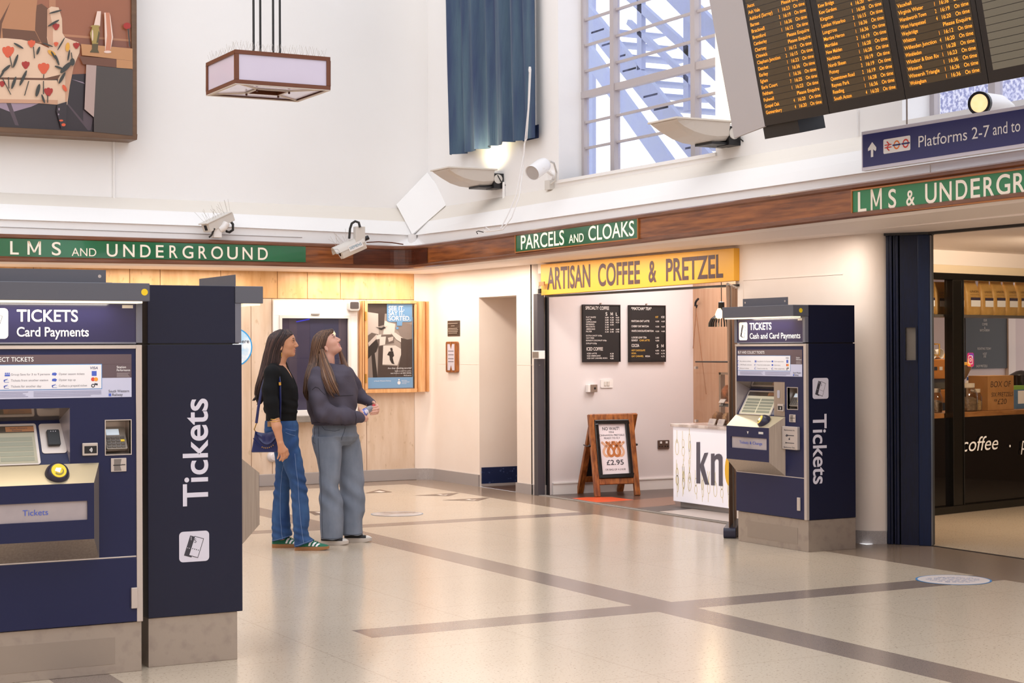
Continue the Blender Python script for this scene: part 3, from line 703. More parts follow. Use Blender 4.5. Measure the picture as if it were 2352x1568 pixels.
# ================================================================ right wall, lower part
def plaque():
    a, b = P_R(1028.7, 736.6), P_R(1057, 771.5); root = thing('wall_plaque', 'small dark metal plaque high on the cream wall', 'plaque', (XW, -a[0], b[1]))
    mb = MB(FRW); mb.box(a[0], b[0], b[1], a[1], 0, 0.006); mb.build('plate', [mat('bronze_plate', '#57463a', 0.4, metal=0.3)], root, bevel=0.003)
    mb = MB(FRW)
    for k, w in enumerate((0.8, 0.3, 0.75, 0.85, 0.8, 0.7)):
        v = lerp(a[1], b[1], (0.2, 0.36, 0.52, 0.62, 0.72, 0.82)[k]); c = (a[0] + b[0]) / 2; h = (b[0] - a[0]) * w / 2; mb.rect(c - h, c + h, v, v + 0.007, 0.016)
    mb.build('engraved_lines', [mat('plaque_lines', '#a8988a', 0.5)], root, recalc=False)
plaque()
def notice():
    a, b = P_R(1028.7, 784.4), P_R(1054.8, 855.4); root = thing('notice_frame', 'small rounded wooden frame with a paper notice below the plaque', 'notice', (XW, -a[0], b[1]))
    mb = MB(FRW); mb.rrect(a[0], b[0], b[1], a[1], 0.025, 0, 0.03); mb.build('frame', [M['pine']], root, bevel=0.004)
    w = (b[0] - a[0]); h = a[1] - b[1]; u0, u1, v0, v1 = a[0] + w * .17, b[0] - w * .2, b[1] + h * .07, a[1] - h * .08; c = (u0 + u1) / 2
    mb = MB(FRW); mb.poly([(u0, v0, .031), (c - .03, v0, .031), (c, v0 + .06, .031), (c + .03, v0, .031), (u1, v0, .031), (u1, v1, .031), (c + .03, v1, .031), (c, v1 - .06, .031), (c - .03, v1, .031), (u0, v1, .031)])
    mb.build('paper', [mat('notice_paper', '#c9bfc8', 0.6)], root, recalc=False)
    mb = MB(FRW)
    for t in (.28, .42, .57, .68): mb.rect(u0 + .02, u1 - .02, lerp(v1, v0, t), lerp(v1, v0, t) + .008, .032)
    mb.build('print', [mat('faded_print', '#6f6668', 0.6)], root, recalc=False)
notice()
def cafe_sign():
    tl, tr, br, bl = P_R(1241.6, 607.7, .06), P_R(1685.5, 569.5, .06), P_R(1685.5, 644.5, .06), P_R(1243, 678, .06)
    root = thing('cafe_sign', 'yellow sign reading ARTISAN COFFEE & PRETZEL above the kiosk opening', 'sign', (XW, -tl[0], bl[1]))
    mb = MB(FRW); mb.hexa([(bl[0], bl[1], 0.0), (br[0], br[1], 0.0), (tr[0], tr[1], 0.0), (tl[0], tl[1], 0.0), (bl[0], bl[1], .06), (br[0], br[1], .06), (tr[0], tr[1], .06), (tl[0], tl[1], .06)])
    mb.build('board', [mat('sign_yellow', '#f0b13a', 0.45)], root, bevel=0.003)
    mb = MB(FRW)
    for t, x0, x1, y0, y1, y0b, y1b in (('ARTISAN', 1257, 1356, 664, 616.5, 0, 0), ('COFFEE', 1374, 1470, 656, 608, 0, 0), ('&', 1490, 1508, 647, 600, 0, 0), ('PRETZEL', 1530, 1661, 644.5, 596, 0, 0)):
        (u0, v0), (_, v1), (u1, _) = P_R(x0, y0, .06), P_R(x0, y1, .06), P_R(x1, y0, .06); mb.text(t, u0, v0, v1, 0.062, 0, u1=u1, bold=0.02)
    mb.build('lettering', [mat('dark_brown_print', '#54383a', 0.5)], root, recalc=False)
    mb = MB(FRW); mb.box(bl[0] + .05, br[0], bl[1] - 0.02, bl[1] - .001, -0.04, 0.03); mb.build('shutter_rail', [M['black']], root)
cafe_sign()
def padlock():
    p = at_x(1239.5, 664, XW - .10); root = thing('padlock', 'small black padlock hanging at the left end of the yellow sign', 'padlock', tuple(p - Vector((0, 0, .05))))
    F = FR(p, (0, -1, 0), (0, 0, 1)); mb = MB(F); mb.box(-.02, .02, -.045, 0.005, -.012, .012); mb.build('body', [M['black']], root, bevel=.004)
    mb = MB(F); mb.tube([(-.014, 0, 0), (-.014, .03, 0), (-.007, .042, 0), (.007, .042, 0), (.014, .03, 0), (.014, 0, 0)], .004, 8); mb.build('shackle', [M['steel']], root)
    mb = MB(F); mb.box(-.008, .10, .035, .075, -.006, .006); mb.build('hasp', [mat('rusty_steel', '#b07a4e', .5, metal=.4)], root)
padlock()
def jamb_box():
    a, b = P_R(1236, 805), P_R(1252, 824); root = thing('key_switch_box', 'small grey key switch box on the dark door post', 'switch', (XW, -a[0], b[1]))
    mb = MB(FRW); mb.box(a[0], b[0], b[1], a[1], 0.0, .07); mb.build('housing', [M['whitep']], root, bevel=.004)
    mb = MB(FRW); mb.box(a[0] + .012, b[0] - .012, b[1] + .012, a[1] - .012, .07, .074); mb.build('key_plate', [M['steel']], root)
jamb_box()
# dark shutter guide at the left of the kiosk opening
p = MB(); p.box(8.70, 8.78, CA1 - 0.02, CA1 + 0.06, 0, 2.09, 0); p.box(8.80, 8.822, CA1 - .05, CA1 - .005, 0, 2.09, 1); p.build('door_1', [mat('anthracite_post', '#46434a', 0.4), M['black']], kind='structure')

# ================================================================ the coffee and pretzel kiosk
YC = 15.58
FC = FR((0, YC, 0), (1, 0, 0), (0, 0, 1))                   # white inner wall of the kiosk
XB = uv(FC, 1592, 800)[0]                                   # where the timber back wall starts
def kiosk_shell():
    mb = MB(); mb.box(8.822, XB + .1, YC, YC + .1, 0, 2.8); mb.build('wall_kiosk', [mat('kiosk_white', '#e0d9da', .6)], kind='structure')
    mb = MB(); mb.box(XB, XB + .02, 12.1, YC, 0, 2.8); mb.build('wall_kiosk_back', [mat('kiosk_timber', '#cba486', .5, noise=(3, .3, .7), col2='#bf9475', stretch=(1, 8, .6))], kind='structure')
    mb = MB(); mb.box(9.0, XB, 12.0, 12.1, 0, 2.8); mb.build('wall_kiosk_side', [M['cream']], kind='structure')
    mb = MB(); mb.box(8.9, XB, 12.0, YC, 2.78, 2.85); mb.build('ceiling_kiosk', [M['soffit']], kind='structure')
    mb = MB(FC); mb.box(8.88, XB, 0, .11, 0, .014); mb.box(8.88, XB, .11, .125, 0, .022); mb.build('baseboard_kiosk', [M['whitep']], kind='structure')
    mb = MB(); mb.rect(8.72, XB, 12.0, YC, .001, 0)
    z = lambda q, h: tuple(at_z(*q, h))
    mb.poly([z((1313, 1144), .002), z((1345, 1141.5), .002), z((1405, 1141), .002), z((1456, 1147.5), .002), z((1400, 1152), .002), z((1367, 1153), .002)], 1)
    mb.poly([z((1367, 1153), .0022), z((1400, 1152), .0022), z((1456, 1147.5), .0022), z((1545, 1140), .0022), z((1552, 1158), .0022), z((1460, 1168), .0022)], 2)
    mb.poly([z((1460, 1166), .0024), z((1540, 1160), .0024), z((1590, 1168), .0024), z((1508, 1174), .0024)], 3)
    mb.poly([z((1508, 1174.5), .0026), z((1590, 1168.4), .0026), z((1720, 1184), .0026), z((1690, 1200), .0026)], 4)
    mb.build('floor_kiosk', [mat('dark_vinyl', '#4c3a33', .3), mat('orange_vinyl', '#d4552f', .35), mat('brown_vinyl', '#7a5846', .3), mat('charcoal_vinyl', '#4a4442', .35), mat('pale_vinyl', '#b9aca4', .3)], kind='structure', recalc=False)
    mb = MB(); mb.box(8.705, 8.75, CA0, CA1 - .02, 0, .006, 0); mb.box(8.765, 8.775, CA0, CA1 - .02, 0, .008, 0); mb.build('trim_9', [M['concrete']], kind='structure')
kiosk_shell()
def menu(label, x0, y0, x1, y1, lines):
    a, b = uv(FC, x0, y0, .03), uv(FC, x1, y1, .03); root = thing('menu_board', label, 'menu board', (a[0], YC, b[1]), 'black letter menu boards')
    mb = MB(FC); mb.box(a[0], b[0], b[1], a[1], 0.004, .03); mb.build('board', [mat('menu_felt', '#1b1718', .7)], root)
    mb = MB(FC); e = .012
    for q in ((a[0], b[0], a[1] - e, a[1]), (a[0], b[0], b[1], b[1] + e), (a[0], a[0] + e, b[1] + e, a[1] - e), (b[0] - e, b[0], b[1] + e, a[1] - e)): mb.box(*q, .03, .037)
    mb.build('frame', [M['black']], root)
    mb = MB(FC); c = (a[0] + b[0]) / 2; mb.lathe([(.008, 0), (.008, .02)], (c, a[1] + .012, .0), (0, 0, 1), 10); mb.build('hook', [M['steel']], root)
    mw, my = MB(FC), MB(FC)
    for t, px0, px1, py0, py1, y in lines:
        k = my if y else mw
        (u0, v0), (u1, _), (_, v1) = uv(FC, px0, py0, .03), uv(FC, px1, py0, .03), uv(FC, px0, py1, .03); k.text(t, u0, v0, v1, .032, 0, u1=u1, bold=.008)
    mw.build('lettering', [mat('menu_letters', '#efe8e4', .5)], root, recalc=False)
    if my.f: my.build('coloured_lettering', [mat('menu_letters_yellow', '#e8b84e', .5)], root, recalc=False)
def zz(X, Y): return 1330 + X / 10.45, 690 + Y / 10.45
def L_(t, X0, X1, Y0, Y1, y=False):
    a, b = zz(X0, Y0), zz(X1, Y1); return (t, a[0], b[0], b[1], a[1], y)
m1 = [L_('SPECIALTY', 155, 470, 138, 214), L_('COFFEE', 497, 718, 142, 220), L_('S', 634, 677, 282, 360), L_('M', 755, 808, 282, 360), L_('L', 882, 920, 288, 364)]
for i, (t, e) in enumerate((('FLAT WHITE', 400), ('LATTE', 290), ('CAPPUCCINO', 408), ('ESPRESSO', 368), ('MACCHIATO', 378), ('AMERICANO', 382), ('FILTER', 305))):
    m1.append(L_(t, 168, e, 382 + 57 * i, 416 + 57 * i))
for X, ps in ((622, ('3.80', '3.80', '3.80', '2.40', '3.20', '3.30', '3.20')), (742, ('4.30', '4.20', '4.20', '2.65', '', '3.60', '3.40')), (878, ('4.65', '4.55', '4.55', '', '', '4.00', '3.90'))):
    for i, t in enumerate(ps):
        if t: m1.append(L_(t, X, X + 86, 392 + 57 * i, 424 + 57 * i))
m1 += [L_('EXTRA SHOT 0.50p', 168, 548, 826, 858), L_('OAT FREE', 168, 360, 884, 916), L_('BONSOY.COCONUT 0.50p', 168, 658, 942, 974), L_('SYRUP 0.50p', 168, 425, 1012, 1044), L_('ICED COFFEE', 178, 570, 1122, 1200)]
for i, (t, e, p_) in enumerate((('ICED LATTE', 425, '4.20'), ('ICED AMERICANO', 514, '3.80'), ('ICED OAT CARAMEL MOKA', 682, '4.85'))): m1 += [L_(t, 190, e, 1254 + 57 * i, 1287 + 57 * i), L_(p_, 740, 828, 1258 + 57 * i, 1291 + 57 * i)]
menu('black menu board headed SPECIALTY COFFEE on the white kiosk wall', 1339, 699, 1425, 830.7, m1)
m2 = [L_('*MATCHA* TEA*', 1250, 1735, 156, 225), L_('HOT', 1832, 1900, 374, 418, True), L_('ICED', 1972, 2058, 374, 418)]
for t, e, y in (('MATCHA OAT LATTE', 1685, 470), ('CHERRY OAT MATCHA', 1672, 595), ('WHITE CHOCOLATE MATCHA', 1788, 708)): m2 += [L_(t, 1256, e, y, y + 44), L_('4.20', 1832, 1918, y + 14, y + 46), L_('4.65', 1975, 2056, y + 14, y + 46)]
m2 += [L_('LOOSE LEAF TEA', 1260, 1620, 866, 906), L_('2.85', 1832, 1918, 876, 910), L_('BONSOY', 1260, 1408, 934, 976), L_('CHAI LATTE', 1450, 1692, 934, 976, True), L_('4.50', 1832, 1918, 944, 978), L_('COCOA', 1258, 1440, 1044, 1114), L_('S', 1862, 1902, 1058, 1126), L_('M', 1974, 2028, 1054, 1122),
       L_('HOT CHOCOLATE', 1258, 1584, 1176, 1216, True), L_('MOKA', 1258, 1372, 1246, 1284, True), L_('OAT CARAMEL', 1258, 1545, 1316, 1356, True), L_('MOKA', 1590, 1702, 1316, 1356), L_('4.00', 1830, 1915, 1184, 1216), L_('4.30', 1970, 2054, 1184, 1216), L_('4.20', 1830, 1915, 1254, 1286), L_('4.70', 1970, 2054, 1254, 1286), L_('4.75', 1970, 2054, 1324, 1356)]
menu('black menu board headed MATCHA TEA nearer the kiosk counter', 1445, 700.5, 1529, 830.7, m2)
def wall_switches():
    a, b = uv(FC, 1379, 871), uv(FC, 1407, 890); root = thing('light_switch', 'white double light switch below the menu boards', 'switch', (a[0], YC, b[1]))
    mb = MB(FC); mb.rrect(a[0], b[0], b[1], a[1], .01, 0, .012); mb.build('plate', [M['whitep']], root)
    for t in (.35, .6): mb = MB(FC); c = lerp(a[0], b[0], t); v = (a[1] + b[1]) / 2; mb.box(c - .014, c + .014, v - .022, v + .022, .012, .02); mb.build('rocker', [M['offwhite']], root)
    a, b = uv(FC, 1345, 883), uv(FC, 1366, 900); root = thing('fused_switch', 'small white and steel fused switch left of the light switch', 'switch', (a[0], YC, b[1]))
    mb = MB(FC); mb.box(a[0], b[0], b[1], a[1], 0, .05); mb.build('box', [M['whitep']], root, bevel=.004)
    mb = MB(FC); mb.box(a[0] + .03, b[0], b[1], a[1], .05, .055); mb.disc(b[0] - .03, (a[1] + b[1]) / 2, .012, .056, 1); mb.build('face_plate', [M['steel'], M['black']], root)
    a, b = uv(FC, 1510, 1011), uv(FC, 1536, 1030); root = thing('power_socket', 'dark steel double power socket low on the white kiosk wall', 'socket', (a[0], YC, b[1]))
    mb = MB(FC); mb.rrect(a[0], b[0], b[1], a[1], .008, 0, .012); mb.build('plate', [mat('dark_steel_plate', '#6a5a54', .35, metal=.5)], root)
    for t in (.25, .75):
        mb = MB(FC); c = lerp(a[0], b[0], t); v = lerp(b[1], a[1], .42)
        for du, dv in ((0, .02), (-.016, -.012), (.016, -.012)): mb.box(c + du - .007, c + du + .007, v + dv - .007, v + dv + .007, .012, .014)
        mb.build('outlet', [M['black']], root)
        mb = MB(FC); mb.box(c - .012, c + .012, a[1] - .035, a[1] - .012, .012, .018); mb.build('rocker', [M['whitep']], root)
wall_switches()
def a_board():
    p0, p1 = at_z(1366, 1141.5), at_z(1470, 1137.5); q0, q1 = at_z(1325, 1133), at_z(1430, 1128)
    zt = at_w(1400, 953, (p0.dot(Vector(CW)))).z
    mid0, mid1 = (p0 + q0) / 2, (p1 + q1) / 2
    sl = lambda a, b, t: a + (b - a) * t
    top0, top1 = Vector((*sl(p0, q0, .36).xy, zt)), Vector((*sl(p1, q1, .36).xy, zt))
    root = thing('pavement_sign', 'wooden A-board advertising mini cinnamon pretzels at the kiosk entrance', 'A-board', tuple((mid0 + mid1) / 2))
    def panel(b0, b1, front):
        u = (b1 - b0); W_ = u.length; v = top0 - b0; v = v - u.normalized() * v.dot(u.normalized()); H = v.length
        F = FR(b0, u, v) if front else FR(b1, -u, v); e = .055 * W_ / .45; nm = 'leg'
        s = 1 if front else -1
        m_ = MB(F); m_.box(0, e, 0, H, -.02, .02); m_.build(nm, [M['pine']], root, bevel=.006)
        m_ = MB(F); m_.box(W_ - e, W_, 0, H, -.02, .02); m_.build(nm, [M['pine']], root, bevel=.006)
        m_ = MB(F); m_.box(e, W_ - e, H - e * 1.0, H, -.018, .018); m_.build('top_rail', [M['pine']], root, bevel=.005)
        m_ = MB(F); m_.box(e, W_ - e, H * .145, H * .145 + e, -.018, .018); m_.build('bottom_rail', [M['pine']], root, bevel=.005)
        v0, v1, u0, u1 = H * .145 + e, H - e, e, W_ - e
        if not front:
            m_ = MB(F); m_.box(u0, u1, v0, v1, -.008, .004); m_.build('back_panel', [M['black']], root); return
        k = .035 * W_ / .45
        m_ = MB(F)
        for q in ((u0, u1, v1 - k, v1), (u0, u1, v0, v0 + k), (u0, u0 + k, v0 + k, v1 - k), (u1 - k, u1, v0 + k, v1 - k)): m_.box(*q, -.01, .03)
        m_.build('snap_frame', [M['blackgloss']], root, bevel=.006)
        m_ = MB(F); a0, a1, c0, c1 = u0 + k, u1 - k, v0 + k, v1 - k; m_.box(a0, a1, c0, c1, -.01, .006); m_.build('poster', [mat('poster_paper', '#e6dde3', .5)], root)
        X = lambda t: lerp(a0, a1, t); Y = lambda t: lerp(c1, c0, t)
        m_ = MB(F)
        for t, x0, x1, y0, y1, b in (('NO WAIT!', .15, .78, .065, .125, .01), ('MINI', .39, .565, .148, .182, 0), ('CINNAMON PRETZELS', .02, .945, .208, .242, 0), ('READY TO FLY', .19, .775, .265, .30, 0), ('£2.95', .2, .83, .715, .81, .012), ('OR BAG OF 4 £10.00', .14, .88, .885, .92, 0)):
            m_.text(t, X(x0), Y(y1), Y(y0), .0075, 0, u1=X(x1), bold=b)
        m_.build('lettering', [M['txtk']], root, recalc=False)
        m_ = MB(F)
        w, h = a1 - a0, c1 - c0; n = [.0068]
        def loop(cx, sc, col):          # one pretzel knot: a ring with two crossing tails
            r = .092 * w * sc; cy = .555; t_ = .036 * w * sc; n[0] += .0002
            U, V = X(cx), Y(cy)
            pts = [(U + (r) * math.cos(math.radians(a)), V + r * 1.25 * math.sin(math.radians(a))) for a in range(60, -241, -12)]
            path = [(U - r * 1.25, V + r * 2.9)] + [(U + r * .35, V + r * 1.5)] + pts[1:-1] + [(U - r * .35, V + r * 1.5), (U + r * 1.25, V + r * 2.9)]
            L, R = [], []
            for i, (x, y) in enumerate(path):
                x0, y0 = path[max(i - 1, 0)]; x1, y1 = path[min(i + 1, len(path) - 1)]; d = math.hypot(x1 - x0, y1 - y0) or 1; nx, ny = -(y1 - y0) / d, (x1 - x0) / d
                L.append((x + nx * t_, y + ny * t_, n[0])); R.append((x - nx * t_, y - ny * t_, n[0]))
            for i in range(len(path) - 1): m_.poly([L[i], L[i + 1], R[i + 1], R[i]], col)
            for e_ in (path[0], path[-1]): m_.disc(e_[0], e_[1], t_, n[0], col, 14)
        loop(.24, 1.2, 1); loop(.76, 1.2, 1); loop(.40, 1.22, 0); loop(.62, 1.22, 0)
        m_.build('pretzel_print', [mat('caramel_print', '#b8713f', .5), mat('pale_caramel_print', '#d9a98b', .5)], root, recalc=False)
    panel(p0, p1, True); panel(q0, q1, False)
    for s_, a, b in ((-1, p0, q0), (1, p1, q1)):
        ta = sl(a, top0 if s_ < 0 else top1, .62); tb = sl(b, top0 if s_ < 0 else top1, .62)
        m_ = MB(); m_.tube([tuple(ta), tuple((ta + tb) / 2 - Vector((0, 0, .01))), tuple(tb)], .006, 6); m_.lathe([(.012, -.02), (.014, 0), (.01, .02)], tuple(ta), (.9, -.4, 0), 10); m_.build('stay_hinge', [M['black']], root)
a_board()
# ---- counter
c0, c1 = at_z(1552, 1162), at_z(1673, 1178)
XC = (c0.x + c1.x) / 2 - 0.05
FK = FR((XC, 0, 0), (0, -1, 0), (0, 0, 1))
def counter():
    u0 = uv(FK, 1546, 1060)[0]; u1 = -12.15; zb = uv(FK, 1547, 1150)[1]; zt = uv(FK, 1545, 979)[1]
    root = thing('kiosk_counter', 'white illuminated kiosk counter printed with gold rope knots and grey lettering', 'counter', (XC, -u0, 0))
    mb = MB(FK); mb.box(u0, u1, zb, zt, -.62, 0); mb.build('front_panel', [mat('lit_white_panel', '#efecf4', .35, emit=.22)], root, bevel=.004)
    mb = MB(FK); mb.box(u0 + .05, u1, 0, zb, -.6, -.05); mb.build('plinth', [mat('grey_plinth', '#9c9490', .5)], root)
    mb = MB(FK); mb.box(u0 - .02, u1, zt, zt + .028, -.66, .02); mb.build('worktop', [mat('pale_marble', '#ded2cd', .25, noise=(6, .45, .6), col2='#b9a9a4')], root, bevel=.004)
    mb = MB(FK)
    for t, x0, x1, y0, y1 in (('k', 1599, 1629, 1111, 1016), ('n', 1633, 1661, 1116, 1041)):
        pass
    # big condensed lettering "kno": stems and bowls cut as shapes
    g = lambda x, y: uv(FK, x, y, .002)
    def shp(pts, m): mb.poly([(*g(*q), .003 + .0004 * m) for q in pts], m)
    shp([(1599.5, 1015), (1608, 1014.5), (1608.5, 1110), (1599.5, 1109.5)], 0); shp([(1607.5, 1068), (1618, 1040), (1627, 1039), (1616.5, 1067), (1628.5, 1113), (1619.5, 1112.3), (1609, 1079)], 0)
    shp([(1633, 1041.5), (1641.5, 1041), (1641.7, 1114.5), (1633, 1114)], 0)
    shp([(1641.5, 1047), (1646, 1042.5), (1652, 1041.5), (1657, 1044), (1659.7, 1050), (1660.2, 1116), (1651, 1115.3), (1650.8, 1059), (1649.5, 1055), (1646.5, 1054), (1643.5, 1055.5), (1641.6, 1060)], 0)
    pts = [(1676 + 11 * math.cos(math.radians(a)), 1079 + 37 * math.sin(math.radians(a))) for a in range(0, 360, 15)]; shp(pts, 1)
    mb.build('lettering', [mat('grey_letters', '#5d5a68', .5), mat('yellow_letter', '#f2bd3a', .5)], root, recalc=False)
    # gold line drawings of rope knots
    mb = MB(FK); rnd = random.Random(4)
    def line(pts, w=.0028):
        for (xa, ya), (xb, yb) in zip(pts[:-1], pts[1:]):
            d = math.hypot(xb - xa, yb - ya) or 1; nx, ny = -(yb - ya) / d * w, (xb - xa) / d * w
            mb.poly([(xa + nx, ya + ny, .0016), (xb + nx, yb + ny, .0016), (xb - nx, yb - ny, .0016), (xa - nx, ya - ny, .0016)])
    ring = lambda x, y, a, b: [(x + a * math.cos(t * math.pi / 8), y + b * math.sin(t * math.pi / 8)) for t in range(17)]
    def fig(x, y, k, s):
        if k == 0: line([(x, y + .2 * s), (x, y + .09 * s)]); line(ring(x, y, .035 * s, .08 * s)); line(ring(x, y + .075 * s, .014 * s, .02 * s))
        elif k == 1: line([(x - .01, y + .2 * s), (x - .01, y + .1 * s)]); line(ring(x, y + .06 * s, .022 * s, .045 * s)); line(ring(x, y - .03 * s, .028 * s, .05 * s)); line([(x + .01, y - .08 * s), (x + .015, y - .14 * s)])
        elif k == 2: line(ring(x, y + .06 * s, .018 * s, .1 * s)); line(ring(x + .008, y - .02 * s, .018 * s, .1 * s)); line([(x, y + .22 * s), (x, y + .15 * s)]); line([(x, y - .11 * s), (x, y - .18 * s)])
        else: line([(x - .02 * s, y + .2 * s), (x, y + .05 * s), (x + .02 * s, y + .2 * s)]); line(ring(x, y, .026 * s, .06 * s)); line([(x - .005, y - .06 * s), (x - .012, y - .16 * s)])
    for r, v in enumerate((zt - .19, zt - .47, zb + .17)):
        x = u0 + .07; k = r
        while x < u1 - .1:
            if not (r < 2 and g(1596, 1050)[0] - .03 < x) or r == 0 and v > g(1600, 1012)[1]: fig(x, v + rnd.uniform(-.02, .02), k % 4, .85 if r < 2 else .8)
            k += 1; x += .105
    mb.build('rope_drawings', [mat('gold_line_print', '#e3d49a', .5)], root, recalc=False)
    return u0, zt + .028
KU0, KZ = counter()
def display_case():
    FD = FR((XC + .10, 0, 0), (0, -1, 0), (0, 0, 1))
    u0 = uv(FD, 1597, 900)[0]; zt = uv(FD, 1600, 832)[1]; u1 = -12.2; z0 = KZ + .002
    root = thing('display_case', 'glass pastry display case standing on the kiosk counter', 'display case', (XC + .1, -u0, z0))
    mb = MB(FD); mb.rect(u0, u1, z0, zt, 0); mb.rect(u0, u1, z0, zt, -.42); mb.poly([(u0, z0, 0), (u0, z0, -.42), (u0, zt, -.42), (u0, zt, 0)]); mb.build('glass', [glass('display_glass', (.95, .92, .9), .05)], root, recalc=False)
    mb = MB(FD); mb.box(u0, u1, zt, zt + .012, -.42, 0); mb.build('top_rail', [M['black']], root)
    for v in (z0 + .03, zt - .05): mb = MB(FD); mb.box(u0 - .006, u0 + .02, v - .012, v + .012, -.02, .008); mb.build('clip', [M['steellt']], root)
    # an oval mirror-like timber crate and steel frame behind
    a = uv(FD, 1655, 855, -.3); b = uv(FD, 1660, 960, -.3)
    mb = MB(FD); mb.box(a[0], a[0] + .03, z0, a[1], -.33, -.28); mb.box(a[0], a[0] + .5, a[1] - .02, a[1], -.33, -.28); mb.build('shelf_frame', [M['steel']], root)
    return FD, z0
FD, DZ = display_case()
def loaf(label, px, w, h, z, d, seed, col='#a9794a', name='pastry', n=14, group='pastries in the display case'):
    u, v = uv(FD, px, 930, d); mb = MB(FD); rnd = random.Random(seed); rings = []
    for i in range(9):
        t = i / 8; r = math.sin(math.pi * min(max(t, .04), .97)) ** .6
        rings.append([(u + (t - .5) * w, z + h * (.5 + .5 * math.sin(2 * math.pi * k / n)) * lerp(.55, 1, r) + rnd.uniform(-.006, .006), d + .06 * r * math.cos(2 * math.pi * k / n) + rnd.uniform(-.005, .005)) for k in range(n)])
    mb.loft(rings); return mb.build(name, [mat('crust_' + col, col, .6, noise=(14, .4, .6), col2='#6d4527', bump=(40, .5, .02))], label=label, cat='pastry', group=group)
loaf('seeded bread roll behind the price cards, left of the two in the case', 1650, .15, .12, DZ, -.14, 1)
loaf('pale bread roll half hidden by the roll-up banner', 1672, .15, .12, DZ, -.12, 2, '#d2a876')
loaf('glazed pretzel bun above the black offer sign', 1672, .16, .16, uv(FD, 1660, 922, -.2)[1], -.22, 3, '#b5683a')
def card(label, x0, y0, x1, y1, n, words=None, col='#e9e2df', name='price_card', cat='card', group='price cards'):
    a, b = uv(FD, x0, y0, n), uv(FD, x1, y1, n); z0 = b[1] if words else DZ; root = thing(name, label, cat, tuple(FD @ Vector((a[0], z0, n))), group)
    mb = MB(FD); t = .02; mb.hexa([(a[0], z0, n - .008), (b[0], z0, n - .008), (b[0] + t * .4, a[1], n - t - .008), (a[0] + t * .4, a[1], n - t - .008), (a[0], z0, n), (b[0], z0, n), (b[0] + t * .4, a[1], n - t), (a[0] + t * .4, a[1], n - t)]); mb.build('card', [mat('card_' + col, col, .5)], root)
    mb = MB(FD)
    if words: mb.text(words, a[0] + .01, lerp(b[1], a[1], .3), lerp(b[1], a[1], .75), n + .002, 0, bold=.0, xs=.8); mb.build('lettering', [M['txtw']], root, recalc=False)
    else:
        for k in (.35, .55, .75): mb.rect(lerp(a[0], b[0], .18), lerp(a[0], b[0], .8), lerp(z0, a[1], k), lerp(z0, a[1], k) + .004, n + .001)
        mb.build('print', [M['txtdim']], root, recalc=False)
card('white price card at the left end of the display case', 1625, 961, 1640, 972, -.03)
card('white price card in front of the seeded bread roll', 1646, 962, 1660, 973, -.03)
card('small white price card beneath the glazed pretzel bun', 1650, 916, 1662, 925, -.12, ' ')
card('black offer sign reading ANY 2 F behind the display glass', 1651, 926, 1700, 935.5, -.13, 'ANY 2 F', '#2a2624', 'offer_sign', 'sign', None)
def pendant():
    p = at_x(1657, 718, XC + .45); root = thing('pendant_lamp', 'black slatted wooden pendant lamp with lit bulb over the counter', 'pendant lamp', (p.x, p.y, p.z - .12))
    zc = lambda py: at_x(1657, py, XC + .45).z
    z0, z1 = zc(750), zc(706); R0 = .13
    for k in range(26):
        a = 2 * math.pi * k / 26; mb = MB(); L = []
        prof = [(R0, z0), (R0 * .97, lerp(z0, z1, .2)), (R0 * .8, lerp(z0, z1, .42)), (R0 * .48, lerp(z0, z1, .6)), (R0 * .26, lerp(z0, z1, .78)), (R0 * .22, z1)]
        for r, z in prof:
            for rr, sg in ((r, -1), (r - .02, -1), (r - .02, 1), (r, 1)): L.append((p.x + rr * math.cos(a) - sg * .004 * math.sin(a), p.y + rr * math.sin(a) + sg * .004 * math.cos(a), z))
        mb.loft([L[4 * i:4 * i + 4] for i in range(6)], 0, False); mb.build('slat', [M['black']], root)
    mb = MB(); mb.lathe([(.03, z1 - .02), (.03, z1 + .05), (.008, z1 + .06)], (p.x, p.y, 0), (0, 0, 1), 14); mb.tube([(p.x, p.y, z1 + .05), (p.x, p.y, 2.78)], .004, 6); mb.build('flex_and_cap', [M['black']], root)
    q = at_x(1661.5, 720, XC + .40); mb = MB(); zb = lerp(z0, z1, .62); mb.lathe([(.001, -.045), (.03, -.03), (.04, 0), (.03, .03), (.014, .06)], (p.x - .06, p.y - .05, zb), (0, 0, 1), 14); mb.build('bulb', [mat('lit_bulb', '#ffdca0', .5, emit=5)], root)
    l = bpy.data.lights.new('pendant_glow', 'POINT'); l.energy = 4; l.color = (1, .75, .45); l.shadow_soft_size = .05; o = bpy.data.objects.new('pendant_glow', l); COL.objects.link(o); o.location = (p.x - .25, p.y - .15, zb - .1)
pendant()
def hook_rope():
    h = at_x(1599, 700, XB - .05); root = thing('rope_hook', 'black wall hook with thin brown cords hanging to the counter', 'hook', tuple(h))
    mb = MB(); q = lambda x, y: tuple(at_x(x, y, XB - .05)); mb.tube([q(1597, 703), q(1597.5, 695), q(1600, 690), q(1604, 686)], .012, 8); mb.tube([q(1598, 700), q(1600, 706), q(1601, 700)], .008, 8); mb.build('hook', [M['black']], root)
    for e in ((1592, 800), (1622, 905)):
        mb = MB(); mb.tube([q(1599, 704), q(1599, 716), q(*e)], .0045, 6); mb.build('cord', [mat('brown_cord', '#9a6d4f', .8)], root)
hook_rope()
